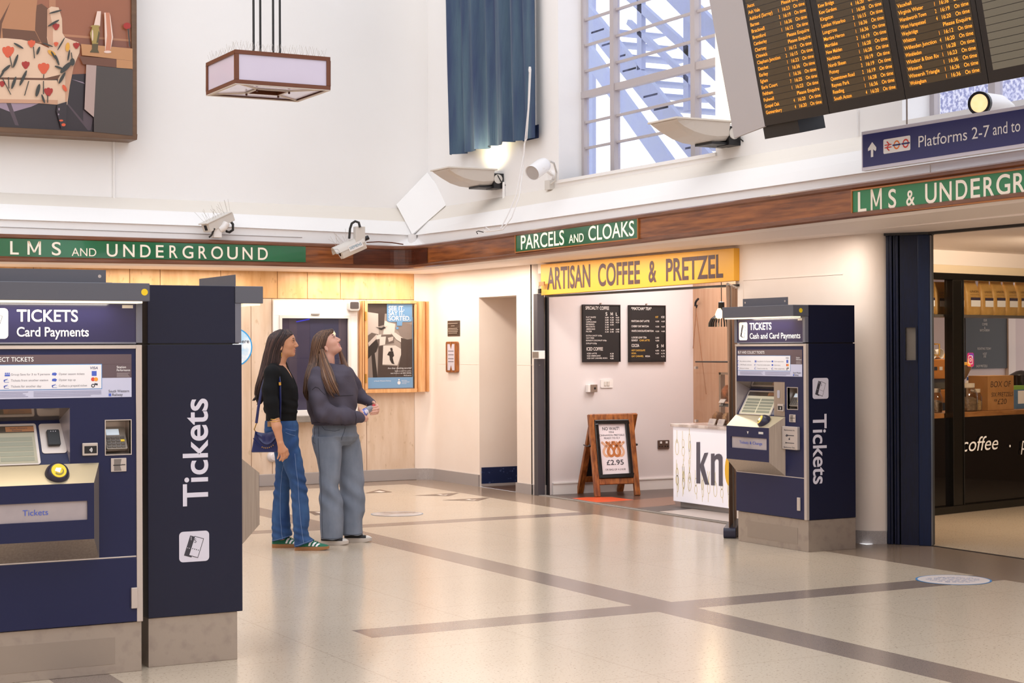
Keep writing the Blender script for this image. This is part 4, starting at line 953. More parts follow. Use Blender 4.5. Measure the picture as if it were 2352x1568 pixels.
def banner():
    A = Vector((8.075, 11.30, 0)); D = Vector((.645, .765, 0)).normalized(); w = .78
    root = thing('roll_up_banner', 'tan roll-up banner stand seen edge-on beside the smaller ticket machine', 'banner stand', tuple(A))
    F = FR(A, D, (0, 0, 1)); zt = 2.03
    def edge(t): return -.035 + .0 * t
    mb = MB(F); rings = []
    lean = lambda z: -.045 * (z / zt) ** 1.5
    n = 22
    for i in range(n + 1):
        u = w * i / n
        rings.append([(u + lean(z) * (1 - u / w), z, .018 * math.sin(u * 24 + z) * (z / zt) - .008) for z in (.08, .5, 1.0, 1.5, zt)] + [(u + lean(z) * (1 - u / w), z, .018 * math.sin(u * 24 + z) * (z / zt) - .004) for z in (zt, 1.5, 1.0, .5, .08)])
    mb.loft(rings, 0, True); mb.build('cloth', [mat('tan_banner_cloth', '#a58267', .7, noise=(3, .3, .7), col2='#8c6a52', stretch=(14, 14, .5))], root)
    mb = MB(F); mb.rrect(-.03, w, .0, .085, .03, -.05, .05); mb.build('base_cassette', [mat('navy_black_plastic', '#26253a', .4)], root, bevel=.004)
    mb = MB(F); mb.disc(-.0, .045, .006, .051, 0, 10); mb.build('screw', [M['whitep']], root)
    mb = MB(F); mb.tube([(lean(zt) - .05, zt, 0), (w + .02, zt, 0)], .012, 8); mb.tube([(w * .5, .05, -.02), (w * .5, zt, -.02)], .007, 8); mb.tube([(.03, .05, .03), (lean(zt) + .05, zt - .01, .015)], .005, 6); mb.build('pole', [M['steel']], root)
banner()

# ================================================================ ticket machines
def icon(mb, F, u0, u1, v0, v1, n, mw, mk):
    """white rounded square with two tilted tickets"""
    w, h = u1 - u0, v1 - v0; c = (lerp(u0, u1, .5), lerp(v0, v1, .5))
    mb.poly([(x, y, n) for x, y in rr_pts(u0, u1, v0, v1, .13 * w)], mw)
    def rot(x, y, a): return (c[0] + (x * math.cos(a) - y * math.sin(a)) * w, c[1] + (x * math.sin(a) + y * math.cos(a)) * h)
    def tk(dx, dy, hw, hh, a, z, m): mb.poly([(*rot(dx + sx * hw, dy + sy * hh, a), z) for sx, sy in ((-1, -1), (1, -1), (1, 1), (-1, 1))], m)
    a = math.radians(-18)
    tk(-.11, -.03, .13, .34, a, n + .0005, mk); tk(.07, .0, .165, .33, a, n + .001, mk); tk(.07, .0, .145, .31, a, n + .0015, mw)
    for k in range(4): mb.disc(*rot(-.03 + .067 * k, -.08, a), .017 * w, n + .002, mk, 10)
    for k in range(2): mb.disc(*rot(-.2 + .06 * k, -.1, a), .014 * w, n + .002, mw, 10)
    sx, sy = rot(.0, .15, a); mb.text('S', sx - .05 * w, sy - .02 * h, sy + .11 * h, n + .002, mk)
    sx, sy = rot(-.165, .2, a); mb.text('1', sx - .02 * w, sy - .03 * h, sy + .09 * h, n + .002, mw)

def machine(label, F, kind, side=None):
    """ticket machine: u 0..0.895 across, v up, n out of the front; kind 'card', 'cash' or 'back'"""
    Wd = 0.895; D = 0.46
    base_pt = F @ Vector((Wd / 2, 0, -D / 2))
    root = thing('ticket_machine', label, 'ticket machine', tuple(base_pt), 'railway ticket machines')
    B = lambda: MB(F)
    m = B(); m.box(0.008, Wd - .002, 0, .236, -D, -.012); m.build('plinth', [M['plinth']], root, bevel=.002)
    m = B(); m.box(0.13, Wd - .13, .045, .17, -.0125, -.0105); m.build('plinth_hatch', [mat('hatch_steel', '#a3968b', .45, metal=.45)], root)
    m = B(); m.box(0.002, Wd - .002, .238, 1.553, -D, -.14, 0)
    for q in ((.002, .010, .238, 1.553), (.845, Wd - .002, .238, 1.553), (.010, .845, .238, .95), (.010, .845, 1.264, 1.553)): m.box(*q, -.14, -.02, 0)
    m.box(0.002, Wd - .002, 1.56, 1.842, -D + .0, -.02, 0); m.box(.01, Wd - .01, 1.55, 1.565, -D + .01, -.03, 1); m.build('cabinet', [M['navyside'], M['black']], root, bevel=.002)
    # silver surround of the front, recess left open
    R = (0.012, .552 if kind != 'cash' else .498, 1.0, 1.26)
    P0, P1 = (.72, .84) if kind != 'cash' else (.665, .79); Q0, Q1 = 1.036, 1.196
    if kind == 'cash': Q0, Q1 = 1.06, 1.222
    m = B()
    m.box(.866, Wd, .238, 1.553, -.02, .006); m.box(.0, .866, 1.535, 1.553, -.02, .006); m.box(.0, .012, .55, 1.535, -.02, .004); m.box(.012, .866, .545, .552, -.02, .002)
    m.build('edge_trim', [M['steellt']], root, bevel=.002)
    m = B()
    m.box(.012, .866, R[3], 1.535, -.02, 0); m.box(R[1], .866, Q1, R[3], -.02, 0); m.box(R[1], P0, Q0, Q1, -.02, 0); m.box(P1, .866, Q0, Q1, -.02, 0); m.box(R[1], .866, .552, Q0, -.02, 0); m.box(.012, R[1], .552, R[2], -.02, 0)
    m.build('front_panel', [M['navy']], root)
    m = B(); m.box(.004, .878, .240, .545, -.02, .004); m.build('service_door', [M['navy']], root, bevel=.003)
    h = (.837, .868) if kind != 'cash' else (.79, .825)
    m = B(); m.box(h[0], h[1], .303, .402, .004, .016); m.build('door_lock_cover', [M['steellt']], root, bevel=.003)
    # header sign with canopy and light
    m = B(); m.box(.03, .866, 1.566, 1.757, -.02, 0.004); m.build('header_sign', [M['header']], root)
    m = B(); m.box(0, .03, 1.562, 1.757, -.02, .012); m.box(.866, Wd, 1.562, 1.757, -.02, .012); m.box(.03, .866, 1.557, 1.566, -.02, .01); m.build('header_frame', [mat('slate_frame', '#6e6e7a', .45)], root, bevel=.002)
    m = B(); m.box(-.004, Wd + .004, 1.757, 1.842, -.02, .125); m.build('canopy', [M['grey']], root, bevel=.003)
    m = B(); m.box(.02, Wd - .03, 1.748, 1.757, .03, .118); m.build('canopy_lamp', [mat('canopy_lamp', '#fff2dc', .5, emit=1.3, ecol='#ffe6bf')], root)
    m = B(); m.box(.15, .715, 1.842, 1.905, .03, .036, 0); m.box(.12, .74, 1.842, 1.846, .0, .05, 0)
    for u in (.18, .685): m.disc(u, 1.875, .008, .0365, 1, 10)
    m.build('top_bracket', [M['grey'], M['steellt']], root)
    m = B(); m.disc(Wd - .022, 1.80, .016, .1262, 0, 20) if kind != 'cash' else None
    if kind != 'cash': m.build('yellow_dot', [M['yellow']], root, recalc=False)
    if kind != 'back':
        m = B()
        m.text('TICKETS', .309 if kind == 'card' else .195, 1.663, 1.716, .0055, 0, u1=.59 if kind == 'card' else .475, bold=.014)
        m.text('Card Payments' if kind == 'card' else 'Cash and Card Payments', .309 if kind == 'card' else .195, 1.594, 1.636, .0055, 0, u1=.641 if kind == 'card' else .83, bold=.010)
        icon(m, F, .13 if kind == 'card' else .055, .27 if kind == 'card' else .165, 1.583, 1.723, .0055, 0, 1)
        m.build('header_lettering', [mat('lit_white_print', '#fbf8f4', .5, emit=.25), M['txtk']], root, recalc=False)
        m = B(); m.rect(.80, .852, 1.727, 1.742, .0055, 0); m.build('asset_label', [M['offwhite']], root, recalc=False)
        # information panel
        i0, i1, j0, j1 = .03, .845, 1.306, 1.509
        m = B(); m.rect(i0, i1, j0, j1, .001, 0); m.rect(i0, i1, 1.462, j1, .0013, 1); m.rect(.70, i1, 1.398, 1.4625, .0013, 1); m.rect(i0, .704, 1.346, 1.464, .0016, 2); m.rect(i0, .701, 1.349, 1.461, .0019, 3)
        m.build('information_panel', [mat('lavender_print', '#c9cbe4', .3), mat('brown_print', '#63535a', .3), mat('blue_border_print', '#4f8fd0', .3), mat('white_panel_print', '#eceaf0', .3)], root, recalc=False)
        m = B(); n = .0023
        m.text('BUY AND COLLECT TICKETS', .035, 1.478, 1.498, n, 0, u1=.38 if kind == 'cash' else .385, bold=.006)
        m.text('Station', .774, 1.443, 1.454, n, 0, bold=.006); m.text('Performance', .774, 1.429, 1.439, n, 0, u1=.838, bold=.006)
        for k in range(4): m.rect(.774, .836 - .004 * (k % 3), 1.4015 + .0055 * k, 1.404 + .0055 * k, n, 3)
        m.text('South Western', .735, 1.329, 1.341, n, 1, u1=.833); m.text('Railway', .752, 1.312, 1.324, n, 1, u1=.802); m.rect(.735, .747, 1.311, 1.324, n, 2)
        for c, (x, ts) in enumerate(((.06, ('Buy advance tickets', 'Off-Peak tickets', 'Railcard tickets')), (.282, ('Group Save for 3 to 9 persons', 'Tickets from another station', 'Tickets for another day')), (.501, ('Oyster season tickets', 'Oyster top up', 'Collect a prepaid ticket')))):
            wd = ((.145, .155, .12), (.178, .17, .138), (.12, .078, .132))[c]
            for r, t in enumerate(ts):
                v = 1.414 - .0275 * r; m.text(t, x, v, v + .0095, n, 4, u1=x + wd[r])
                if r == 0 and c == 1:
                    for q in (-.024, -.016, -.008): m.disc(x + q, v + .010, .0035, n, 2, 10); m.rect(x + q - .004, x + q + .004, v - .003, v + .005, n, 2)
                elif c == 2 and r < 2: m.poly([(x - .032, v, n), (x - .014, v - .003, n), (x - .008, v + .006, n), (x - .016, v + .012, n), (x - .03, v + .010, n)], 2)
                else:
                    m.poly([(x - .03, v - .004, n), (x - .009, v - .004, n), (x - .009, v + .006, n), (x - .03, v + .006, n)], 2); m.poly([(x - .027, v - .002, n + .0003), (x - .008, v - .002, n + .0003), (x - .008, v + .005, n + .0003), (x - .027, v + .005, n + .0003)], 0)
                    m.poly([(x - .033, v, n), (x - .014, v + .011, n), (x - .013, v + .013, n), (x - .032, v + .008, n)], 2)
        m.text('VISA', .648, 1.4395, 1.4515, n, 5, u1=.684, bold=.006, shear=.2); m.rect(.655, .678, 1.408, 1.431, n, 2); m.disc(.661, 1.392, .0095, n, 6, 16); m.disc(.675, 1.392, .0095, n + .0003, 7, 16)
        m.disc(.661, 1.362, .009, n, 1, 14); m.disc(.661, 1.362, .0045, n + .0003, 0, 12); m.poly([(.667, 1.366, n), (.683, 1.363, n), (.683, 1.372, n), (.668, 1.374, n)], 1)
        for k in range(4):
            m.rect(.06, .36 - .012 * ((k * 7) % 3), 1.315 + .007 * k, 1.3175 + .007 * k, n, 8); m.rect(.385, .70 - .05 * ((k * 5 + 1) % 3) * (k == 0), 1.315 + .007 * k, 1.3175 + .007 * k, n, 8)
        m.build('panel_lettering', [M['txtw'], M['txtk'], M['txtb'], mat('dim_brown_print', '#a69a9d', .4), mat('grey_print', '#77747f', .4), mat('navy_print', '#2d2f66', .4), mat('red_print', '#d9503f', .4), mat('orange_print', '#f0a13c', .4), mat('small_print', '#8e8fae', .4)], root, recalc=False)
    # screen recess
    dp = .115; v0, v1 = R[2], R[3]; vt = 1.2
    m = B()
    m.poly([(R[0], v1, 0), (R[1], v1, 0), (R[1] - .0, vt, -dp), (R[0], vt, -dp)], 0)
    m.poly([(R[1], v0, 0), (R[1], v1, 0), (R[1] - .022, vt, -dp)], 1); m.poly([(R[0], v0, 0), (R[0], v1, 0), (R[0] + .022, vt, -dp)], 1)
    m.build('screen_recess', [mat('mirror_steel', '#a0958a', .12, metal=.8), mat('recess_steel', '#b5abb0', .3, metal=.5)], root, recalc=False)
    v = Vector((0, vt - v0, -dp)); H = v.length
    F2 = FR(F @ Vector((0, v0, 0)), F.to_3x3() @ Vector((1, 0, 0)), F.to_3x3() @ v)
    s1 = .405 if kind != 'cash' else .44
    m = MB(F2); m.box(R[0], R[1], 0, H, -.012, 0); m.build('console', [M['navy']], root)
    m = MB(F2); m.rrect(R[0] + .03, s1 + .012, -.0, H - .018, .012, 0, .006); m.build('screen_bezel', [M['steellt']], root)
    su0, su1, sv0, sv1 = R[0] + .045, s1, .006, H - .03
    m = MB(F2); m.rect(su0, su1, sv0, sv1, .0065, 0); m.rect(su0, su1, sv1 - .035, sv1, .007, 1); m.rect(su1 - .13, su1, sv1 - .03, sv1 - .004, .0075, 2)
    for r in range(5):
        for c in range(2): m.rect(lerp(su0, su1, .04 + .48 * c), lerp(su0, su1, .48 + .48 * c), sv0 + .012 + .026 * r, sv0 + .032 + .026 * r, .0075, 3)
    m.build('screen', [mat('screen_%s' % kind, '#a39c86' if kind != 'cash' else '#d6cdb2', .12, emit=.15), mat('screen_dark', '#4a3f36', .2), mat('screen_orange', '#a87552', .2), mat('screen_button', '#8f8f7c' if kind != 'cash' else '#c8c0a8', .2, emit=.1)], root, recalc=False)
    m = MB(F2); m.text('South Western', su1 - .11, sv1 - .016, sv1 - .008, .008, 0, u1=su1 - .03); m.text('Railway', su1 - .10, sv1 - .027, sv1 - .019, .008, 0, u1=su1 - .055); m.build('screen_lettering', [M['txtk']], root, recalc=False)
    if kind != 'cash':
        m = MB(F2); m.rrect(.43, .545, .055, H - .02, .014, 0, .004); m.build('reader_plate', [M['steellt']], root)
        m = MB(F2); m.rrect(.46, .518, .09, H - .06, .006, .004, .022, 0)
        rd = m.build('barcode_reader', [M['black']], root, bevel=.003)
        m = MB(F2)
        for k in range(3): m.disc(.478 + .011 * k, H - .07, .0025, .0225, 0, 8)
        m.build('indicator_lights', [M['txtdim']], rd, recalc=False)
    else:
        m = B(); m.box(.498, .631, 1.002, 1.262, -.02, .002); m.build('steel_side_panel', [M['steel']], root)
        m = B(); m.rrect(.54, .572, 1.14, 1.2, .01, .002, .004); m.build('coin_slot', [mat('pale_blue_slot', '#b9b9c8', .3, metal=.3)], root)
        m = B(); m.poly([(.45, 1.01, -.005), (.497, 1.01, -.005), (.497, 1.2, -.10)], 0); m.build('grey_fin', [mat('fin_grey', '#75727a', .5)], root)
    # contactless reader
    c0, c1, d0, d1 = (.608, .68, 1.035, 1.094) if kind != 'cash' else (.555, .625, 1.04, 1.095)
    m = B(); m.box(c0, c1, d0, d1, .0, .014); rd = m.build('contactless_reader', [M['steellt']], root, bevel=.003)
    m = B(); m.rect(c0 + .008, c1 - .006, d0 + .01, d1 - .014, .0145, 0); cu, cv = (c0 + c1) / 2, (d0 + d1) / 2 - .003
    for r in (.006, .011, .016): m.poly([(cu - .006 + r * math.cos(t), cv + r * math.sin(t), .015) for t in np.linspace(-.8, .8, 7)] + [(cu - .006 + (r - .003) * math.cos(t), cv + (r - .003) * math.sin(t), .015) for t in np.linspace(.8, -.8, 7)], 1)
    m.build('reader_face', [M['black'], M['txtw']], rd, recalc=False)
    # pin pad recess
    m = B(); dq = .09
    for q in ([(P0, Q0, 0), (P1, Q0, 0), (P1, Q0 + .01, -dq), (P0, Q0 + .01, -dq)], [(P0, Q1, 0), (P1, Q1, 0), (P1, Q1 - .01, -dq), (P0, Q1 - .01, -dq)], [(P0, Q0, 0), (P0, Q1, 0), (P0, Q1 - .01, -dq), (P0, Q0 + .01, -dq)], [(P1, Q0, 0), (P1, Q1, 0), (P1, Q1 - .01, -dq), (P1, Q0 + .01, -dq)], [(P0, Q0, -dq), (P1, Q0, -dq), (P1, Q1, -dq), (P0, Q1, -dq)]): m.poly(q, 0)
    for q in ((P0 - .004, P1 + .004, Q1, Q1 + .004), (P0 - .004, P1 + .004, Q0 - .004, Q0), (P0 - .004, P0, Q0, Q1), (P1, P1 + .004, Q0, Q1)): m.box(*q, 0, .004, 1)
    m.build('pin_pad_hood', [mat('hood_steel', '#b5a89f', .3, metal=.5), M['steellt']], root, recalc=False)
    vv = Vector((0, .10, -.06)); F3 = FR(F @ Vector((P0 + .008, Q0 + .022, -.012)), F.to_3x3() @ Vector((1, 0, 0)), F.to_3x3() @ vv); pw = P1 - P0 - .02; ph = vv.length
    m = MB(F3); m.rrect(0, pw, 0, ph, .006, -.008, .006); pp = m.build('pin_pad', [mat('pin_pad_grey', '#8e8378', .4)], root)
    m = MB(F3); m.rect(.008, pw - .03, ph - .042, ph - .01, .0065); m.build('pin_pad_screen', [mat('pin_screen', '#d9e6f2', .2, emit=.35)], pp, recalc=False)
    for r in range(4):
        for c in range(4): m = MB(F3); x = .006 + c * (pw - .012) / 4; m.box(x, x + (pw - .012) / 4 - .004, .007 + .0155 * r, .018 + .0155 * r, .006, .010); m.build('key', [M['yellow'] if (c == 3 and r == 2) else mat('key_grey', '#5d554f', .4)], pp)
    # card slot
    s0, s1_, t0, t1 = (.744, .818, .954, 1.018) if kind != 'cash' else (.69, .765, .962, 1.02)
    m = B(); m.box(s0, s1_, t0, t1, 0, .006); sl = m.build('card_slot', [M['steellt']], root, bevel=.002)
    m = B(); w = s1_ - s0; m.poly([(s0 + .014, t0 + .004, .0065), (s0 + .05, t0 + .004, .0065), (s0 + .044, t0 + .026, .0065), (s0 + .05, t1 - .004, .0065), (s0 + .014, t1 - .004, .0065)], 0); m.rect(s0 + .05, s1_ - .006, t0 + .03, t0 + .034, .0065, 1); m.rect(s0 + .01, s0 + .05, t0 + .029, t0 + .033, .007, 1); m.build('card_guide', [mat('slot_guide_grey', '#7d746f', .4), M['black']], sl, recalc=False)  # mid-grey funnel shape with black slit lines
    if kind == 'cash':
        m = B(); m.box(.631, .815, .757, .93, .0, .03); bk = m.build('banknote_unit', [M['steellt']], root, bevel=.004)
        m = B(); n = .031
        m.text('Banknotes In', .66, .898, .909, n, 0, u1=.785); m.text('Banknotes Out', .655, .768, .779, n, 0, u1=.79)
        m.poly([(.675, .858, n), (.69, .872, n), (.71, .866, n), (.78, .866, n), (.78, .86, n), (.71, .86, n), (.69, .852, n)], 0); m.rect(.675, .782, .804, .809, n, 0); m.poly([(.678, .800, n), (.694, .8065, n), (.678, .814, n)], 0); m.rect(.715, .729, .83, .842, n, 0); m.rect(.724, .728, .83, .85, n, 0)
        m.build('banknote_print', [M['txtk']], bk, recalc=False)
    # delivery tray: a frustum standing out of the front
    o = (.004, .688 if kind != 'cash' else .634, .552, .999); i = (.03, .635 if kind != 'cash' else .58, .655, .915); tn = .112
    O = [(o[0], o[2], 0), (o[1], o[2], 0), (o[1], o[3], 0), (o[0], o[3], 0)]; I = [(i[0], i[2], tn), (i[1], i[2], tn), (i[1], i[3], tn), (i[0], i[3], tn)]
    m = B()
    for k in range(4): m.poly([O[k], O[(k + 1) % 4], I[(k + 1) % 4], I[k]], 1 if k == 2 else 0)
    m.build('tray_surround', [M['steel'], mat('pale_gold_steel', '#cfbf9f', .3, metal=.45)], root, recalc=False)
    wx0, wx1, wy0, wy1 = i[0] + .06, i[1] - .03, .745, .833
    m = B()
    for q in ((i[0], i[1], wy1, i[3]), (i[0], i[1], i[2], wy0), (i[0], wx0, wy0, wy1), (wx1, i[1], wy0, wy1)): m.box(*q, tn - .01, tn + .001)
    m.build('tray_front', [M['navy']], root)
    m = B(); m.box(wx0 - .004, wx1 + .004, wy0 - .004, wy1 + .004, tn - .03, tn - .008); fl = m.build('tray_flap', [mat('frosted_flap', '#b9adae', .3, noise=(5, .3, .7), col2='#a3999d')], root)
    m = B(); t = 'Tickets & Change' if kind == 'cash' else 'Tickets'
    if kind == 'cash': m.text(t, lerp(wx0, wx1, .22), .781, .803, tn - .006, 0, u1=lerp(wx0, wx1, .86))
    else: m.text(t, .31, .776, .802, tn - .006, 0, u1=.425)
    m.build('flap_lettering', [M['txtb']], fl, recalc=False)
    if kind == 'cash':
        m = B(); m.poly([(.30, .88, tn + .002), (.325, .88, tn + .002), (.3125, .858, tn + .002)], 0); m.rect(.45, .51, .865, .882, tn + .002, 0); m.build('tray_marks', [M['offwhite']], root, recalc=False)
    # card reader puck
    pu = .478 if kind != 'cash' else .455
    pc = Vector((pu, .953, .055)); ax = Vector((0 if kind != 'cash' else -.28, .5, .86)).normalized()
    m = B(); m.lathe([(.001, -.01), (.056, -.01), (.056, .012), (.05, .03), (.042, .042), (.036, .045), (.001, .045)], tuple(pc), tuple(ax), 28); pk = m.build('smartcard_reader', [mat('puck_black', '#26233a', .3)], root)
    m = B(); m.lathe([(.001, .0455), (.035, .0455), (.034, .048), (.001, .048)], tuple(pc), tuple(ax), 28); m.build('reader_top', [M['yellow']], pk)
    Fp = FR(F @ (pc + ax * .0495), F.to_3x3() @ Vector((1, 0, 0)), F.to_3x3() @ (Vector((0, 1, 0)) - ax * ax.y))
    m = MB(Fp); m.poly([(-.02, -.002, 0), (.002, -.012, 0), (.012, .012, 0), (-.012, .014, 0)], 0); m.poly([(.022 * math.cos(t), -.004 + .02 * math.sin(t), 0) for t in np.linspace(-2.6, .6, 10)] + [(.017 * math.cos(t), -.0 + .016 * math.sin(t), 0) for t in np.linspace(.6, -2.6, 10)], 1)
    m.build('reader_symbol', [M['txtw'], mat('symbol_grey', '#8a7f3a', .5)], pk, recalc=False)
    return root

def side_panel(root, x0, y, x1, text_x, text_z, up, icon_box):
    """the lettered cheek of a machine, facing the camera side of the hall"""
    Fs = FR((0, y, 0), (1, 0, 0), (0, 0, 1)); m = MB(Fs)
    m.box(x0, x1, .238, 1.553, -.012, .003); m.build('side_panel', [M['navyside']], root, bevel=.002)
    m = MB(Fs)
    if up: m.text('Tickets', text_z[0], text_x[1], 2 * text_x[1] - text_x[0], .0045, 0, u1=text_z[1], bold=.014, rot=90)
    else: m.text('Tickets', text_z[1], text_x[0], text_x[1], .0045, 0, u1=text_z[1] + (text_z[1] - text_z[0]), bold=.014, rot=-90)
    icon(m, Fs, *icon_box, .0045, 0, 1)
    m.build('side_lettering', [mat('pale_white_print', '#dcd8e6', .45), M['txtk']], root, recalc=False)

FA = FR((1.445, 8.05, 0), (1, 0, 0), (0, 0, 1))
machine('large navy ticket machine facing the hall, reading TICKETS Card Payments', FA, 'card')
FB = FR((2.85, 8.118, 0), (0, 1, 0), (0, 0, 1))
mB = machine('navy ticket machine turned away, lettered Tickets upwards on its near side', FB, 'back')
side_panel(mB, 2.387, 8.118, 2.862, (2.562, 2.684), (.768, 1.29), True, (2.54, 2.691, .497, .645))
FCM = FR((8.01, 11.12, 0), (0, -1, 0), (0, 0, 1))
mC = machine('navy cash and card ticket machine standing by the pillar on the right', FCM, 'cash')
side_panel(mC, 8.03, 10.225, 8.468, (8.066, 8.19), (.504, 1.027), False, (8.062, 8.212, 1.140, 1.296))
Fq = FR((0, 10.221, 0), (1, 0, 0), (0, 0, 1)); p = MB(Fq); p.disc(7.955, 1.80, .017, .0018, 0, 20); p.build('yellow_dot', [M['yellow']], mC, recalc=False)
for F_, nm in ((FA, 'a'), (FCM, 'c')):
    a = F_ @ Vector((.45, 1.745, .075)); b = F_ @ Vector((.45, 1.0, .02)); area('canopy_lamp_light', tuple(a), tuple(b), 1.6, (1, .9, .75), .6, .05)

# ================================================================ upper hall
def picture():
    D = .30; r, bt = uv(FL, 315, 321, D); ir, ib = uv(FL, 301, 308, D - .03); L_, T_ = r - 2.5, bt + 3.4; fw = .055
    root = thing('framed_advert', 'large brown framed advert of a floral armchair on the upper wall', 'picture', (r, YW, bt))
    m = MB(FL)
    m.box(L_, r, bt, bt + fw, 0, D); m.box(L_, r, T_ - fw, T_, 0, D); m.box(L_, L_ + fw, bt + fw, T_ - fw, 0, D); m.box(r - fw, r, bt + fw, T_ - fw, 0, D)
    m.build('frame', [mat('brown_frame', '#6f5138', .4, noise=(3, .3, .7), col2='#5f432d', stretch=(1, 1, 6))], root, bevel=.004)
    q = lambda x, y: uv(FL, x, y, D - .03)
    n = [D - .03]; m = MB(FL)
    names = ['wall_terracotta', 'skirting_rail', 'floor_dark', 'floor_mid', 'floor_light', 'cloth', 'cloth_shade', 'cushion', 'cushion_dark', 'tulip_red', 'tulip_orange', 'tulip_yellow', 'stem', 'table', 'table_dark', 'table_leg', 'shadow', 'vase', 'vase_dark', 'glass_vase', 'glass_hi', 'board']
    cols = ['#9c6044', '#b47c5a', '#33292d', '#55454c', '#9d8797', '#e2bfa2', '#c99a7c', '#b57d56', '#6b432b', '#a8281e', '#d95a34', '#e0a43a', '#3a3832', '#c08a5c', '#6f4531', '#b39a92', '#4b423e', '#a58d4a', '#5b4d2e', '#c98263', '#e9cbbc', '#8a5440']
    ix = {k: i for i, k in enumerate(names)}
    def P(k, *pts):
        n[0] += .0004; m.poly([(*q(x / 4.612, y / 4.612), n[0]) for x, y in pts], ix[k])
    def E(k, cx, cy, a, b, rot=0, t=18):
        c, s = math.cos(math.radians(rot)), math.sin(math.radians(rot)); P(k, *[(cx + a * math.cos(2 * math.pi * i / t) * c - b * math.sin(2 * math.pi * i / t) * s, cy + a * math.cos(2 * math.pi * i / t) * s + b * math.sin(2 * math.pi * i / t) * c) for i in range(t)])
    Z0 = n[0]; m.rect(L_ + fw * .5, r - fw * .5, bt + fw * .5, T_ - fw * .5, Z0, 0)
    P('skirting_rail', (660, 360), (1395, 420), (1395, 440), (660, 385)); P('board', (660, 388), (1395, 442), (1395, 520), (660, 470)); P('skirting_rail', (520, -400), (590, -400), (590, 110), (520, 110))
    P('floor_dark', (-1800, 900), (1395, 760), (1395, 1420), (-1800, 1300)); P('floor_light', (-60, 1068), (420, 1090), (330, 1130), (120, 1190), (-60, 1120)); P('floor_mid', (60, 1075), (110, 1080), (200, 1330), (160, 1325)); P('floor_mid', (700, 1095), (720, 1095), (960, 1380), (930, 1380)); P('floor_light', (755, 838), (880, 870), (900, 890), (800, 855)); P('floor_mid', (880, 1160), (985, 1250), (960, 1380), (880, 1300))
    # chair
    P('cushion_dark', (380, 60), (440, 40), (520, 100), (520, 470), (430, 470), (360, 330)); P('cushion', (-1800, -800), (440, -400), (380, 130), (370, 320), (440, 460), (250, 420), (-1800, 420)); P('cushion_dark', (20, 300), (370, 330), (430, 450), (30, 410)); P('cushion_dark', (-60, 330), (110, 20), (20, 250), (0, 440))
    P('cloth', (500, 100), (540, 70), (620, 80), (655, 200), (660, 350), (690, 400), (830, 450), (848, 500), (840, 560), (780, 700), (740, 900), (710, 1110), (610, 1115), (610, 870), (640, 600), (520, 520), (495, 400)); P('cloth_shade', (500, 100), (520, 95), (560, 300), (560, 480), (520, 500), (495, 380))
    P('cloth', (-1800, 430), (60, 405), (230, 420), (430, 470), (560, 530), (670, 630), (690, 700), (640, 790), (480, 830), (-1800, 790)); P('cushion_dark', (-1800, 790), (480, 828), (640, 790), (610, 840), (470, 850), (-1800, 815)); P('cloth', (-1800, 812), (470, 850), (600, 850), (615, 900), (610, 1110), (420, 1095), (-1800, 1070)); P('cloth_shade', (-1800, 1020), (610, 1060), (610, 1110), (420, 1095), (-1800, 1070)); P('cloth_shade', (690, 700), (780, 700), (740, 900), (700, 1110), (690, 1110))
    for x, y, s in ((85, 550, 78), (270, 690, 52), (460, 725, 75), (20, 890, 40), (510, 975, 58), (590, 285, 45), (805, 485, 42), (330, 465, 50), (590, 470, 30)):
        k = 'tulip_red' if s in (52, 58, 45, 42, 40) else 'tulip_orange'
        E(k, x, y, s * .55, s * .8); E(k, x - s * .4, y - s * .1, s * .35, s * .6, -25); E(k, x + s * .4, y - s * .1, s * .35, s * .6, 25)
    for x, y, s, a in ((545, 565, 50, 35), (712, 500, 48, 95), (680, 935, 40, 60)): E('tulip_yellow' if x != 680 else 'tulip_orange', x, y, s, s * .45, a)
    for a, b, c, d in ((100, 600, 125, 720), (272, 750, 270, 800), (460, 790, 455, 830), (350, 500, 360, 620), (85, 820, 90, 940), (455, 860, 455, 1000), (500, 1010, 500, 1090), (300, 860, 255, 1015), (20, 830, 110, 1005), (750, 560, 760, 650)): P('stem', (a - 5, b), (a + 5, b), (c + 5, d), (c - 5, d))
    for x, y, a, b, r_ in ((160, 650, 75, 14, 110), (60, 730, 60, 16, -40), (600, 640, 60, 12, 70), (620, 720, 50, 12, 20), (400, 540, 45, 14, 110), (240, 830, 90, 16, 115), (395, 960, 70, 20, 105), (140, 880, 70, 16, 110), (690, 720, 80, 26, -45), (760, 660, 40, 26, 90), (650, 830, 70, 16, 120), (560, 590, 50, 10, 60), (560, 250, 70, 12, -30), (580, 130, 70, 10, -15), (640, 470, 80, 8, 120), (500, 480, 60, 9, 20), (190, 490, 60, 12, 30), (20, 780, 60, 12, 120), (450, 1050, 50, 12, 70), (720, 590, 60, 10, 100)): E('stem', x, y, a, b, r_)
    P('floor_dark', (600, 1110), (700, 1080), (690, 1330), (640, 1360), (590, 1180)); E('floor_light', 617, 1160, 8, 14); E('tulip_orange', 665, 1325, 22, 16); E('floor_light', 612, 1215, 7, 10); E('tulip_orange', 640, 1280, 22, 10)
    # table with vases
    P('shadow', (1000, 700), (1395, 740), (1395, 1440), (985, 1400), (985, 1240)); P('table', (850, 470), (1395, 520), (1395, 650), (1225, 630), (860, 590)); P('table_dark', (830, 600), (1225, 630), (1395, 650), (1395, 735), (1225, 720), (870, 685)); P('table', (1225, 632), (1395, 652), (1395, 735), (1225, 722)); P('table_leg', (905, 690), (1012, 700), (985, 1245), (885, 1160))
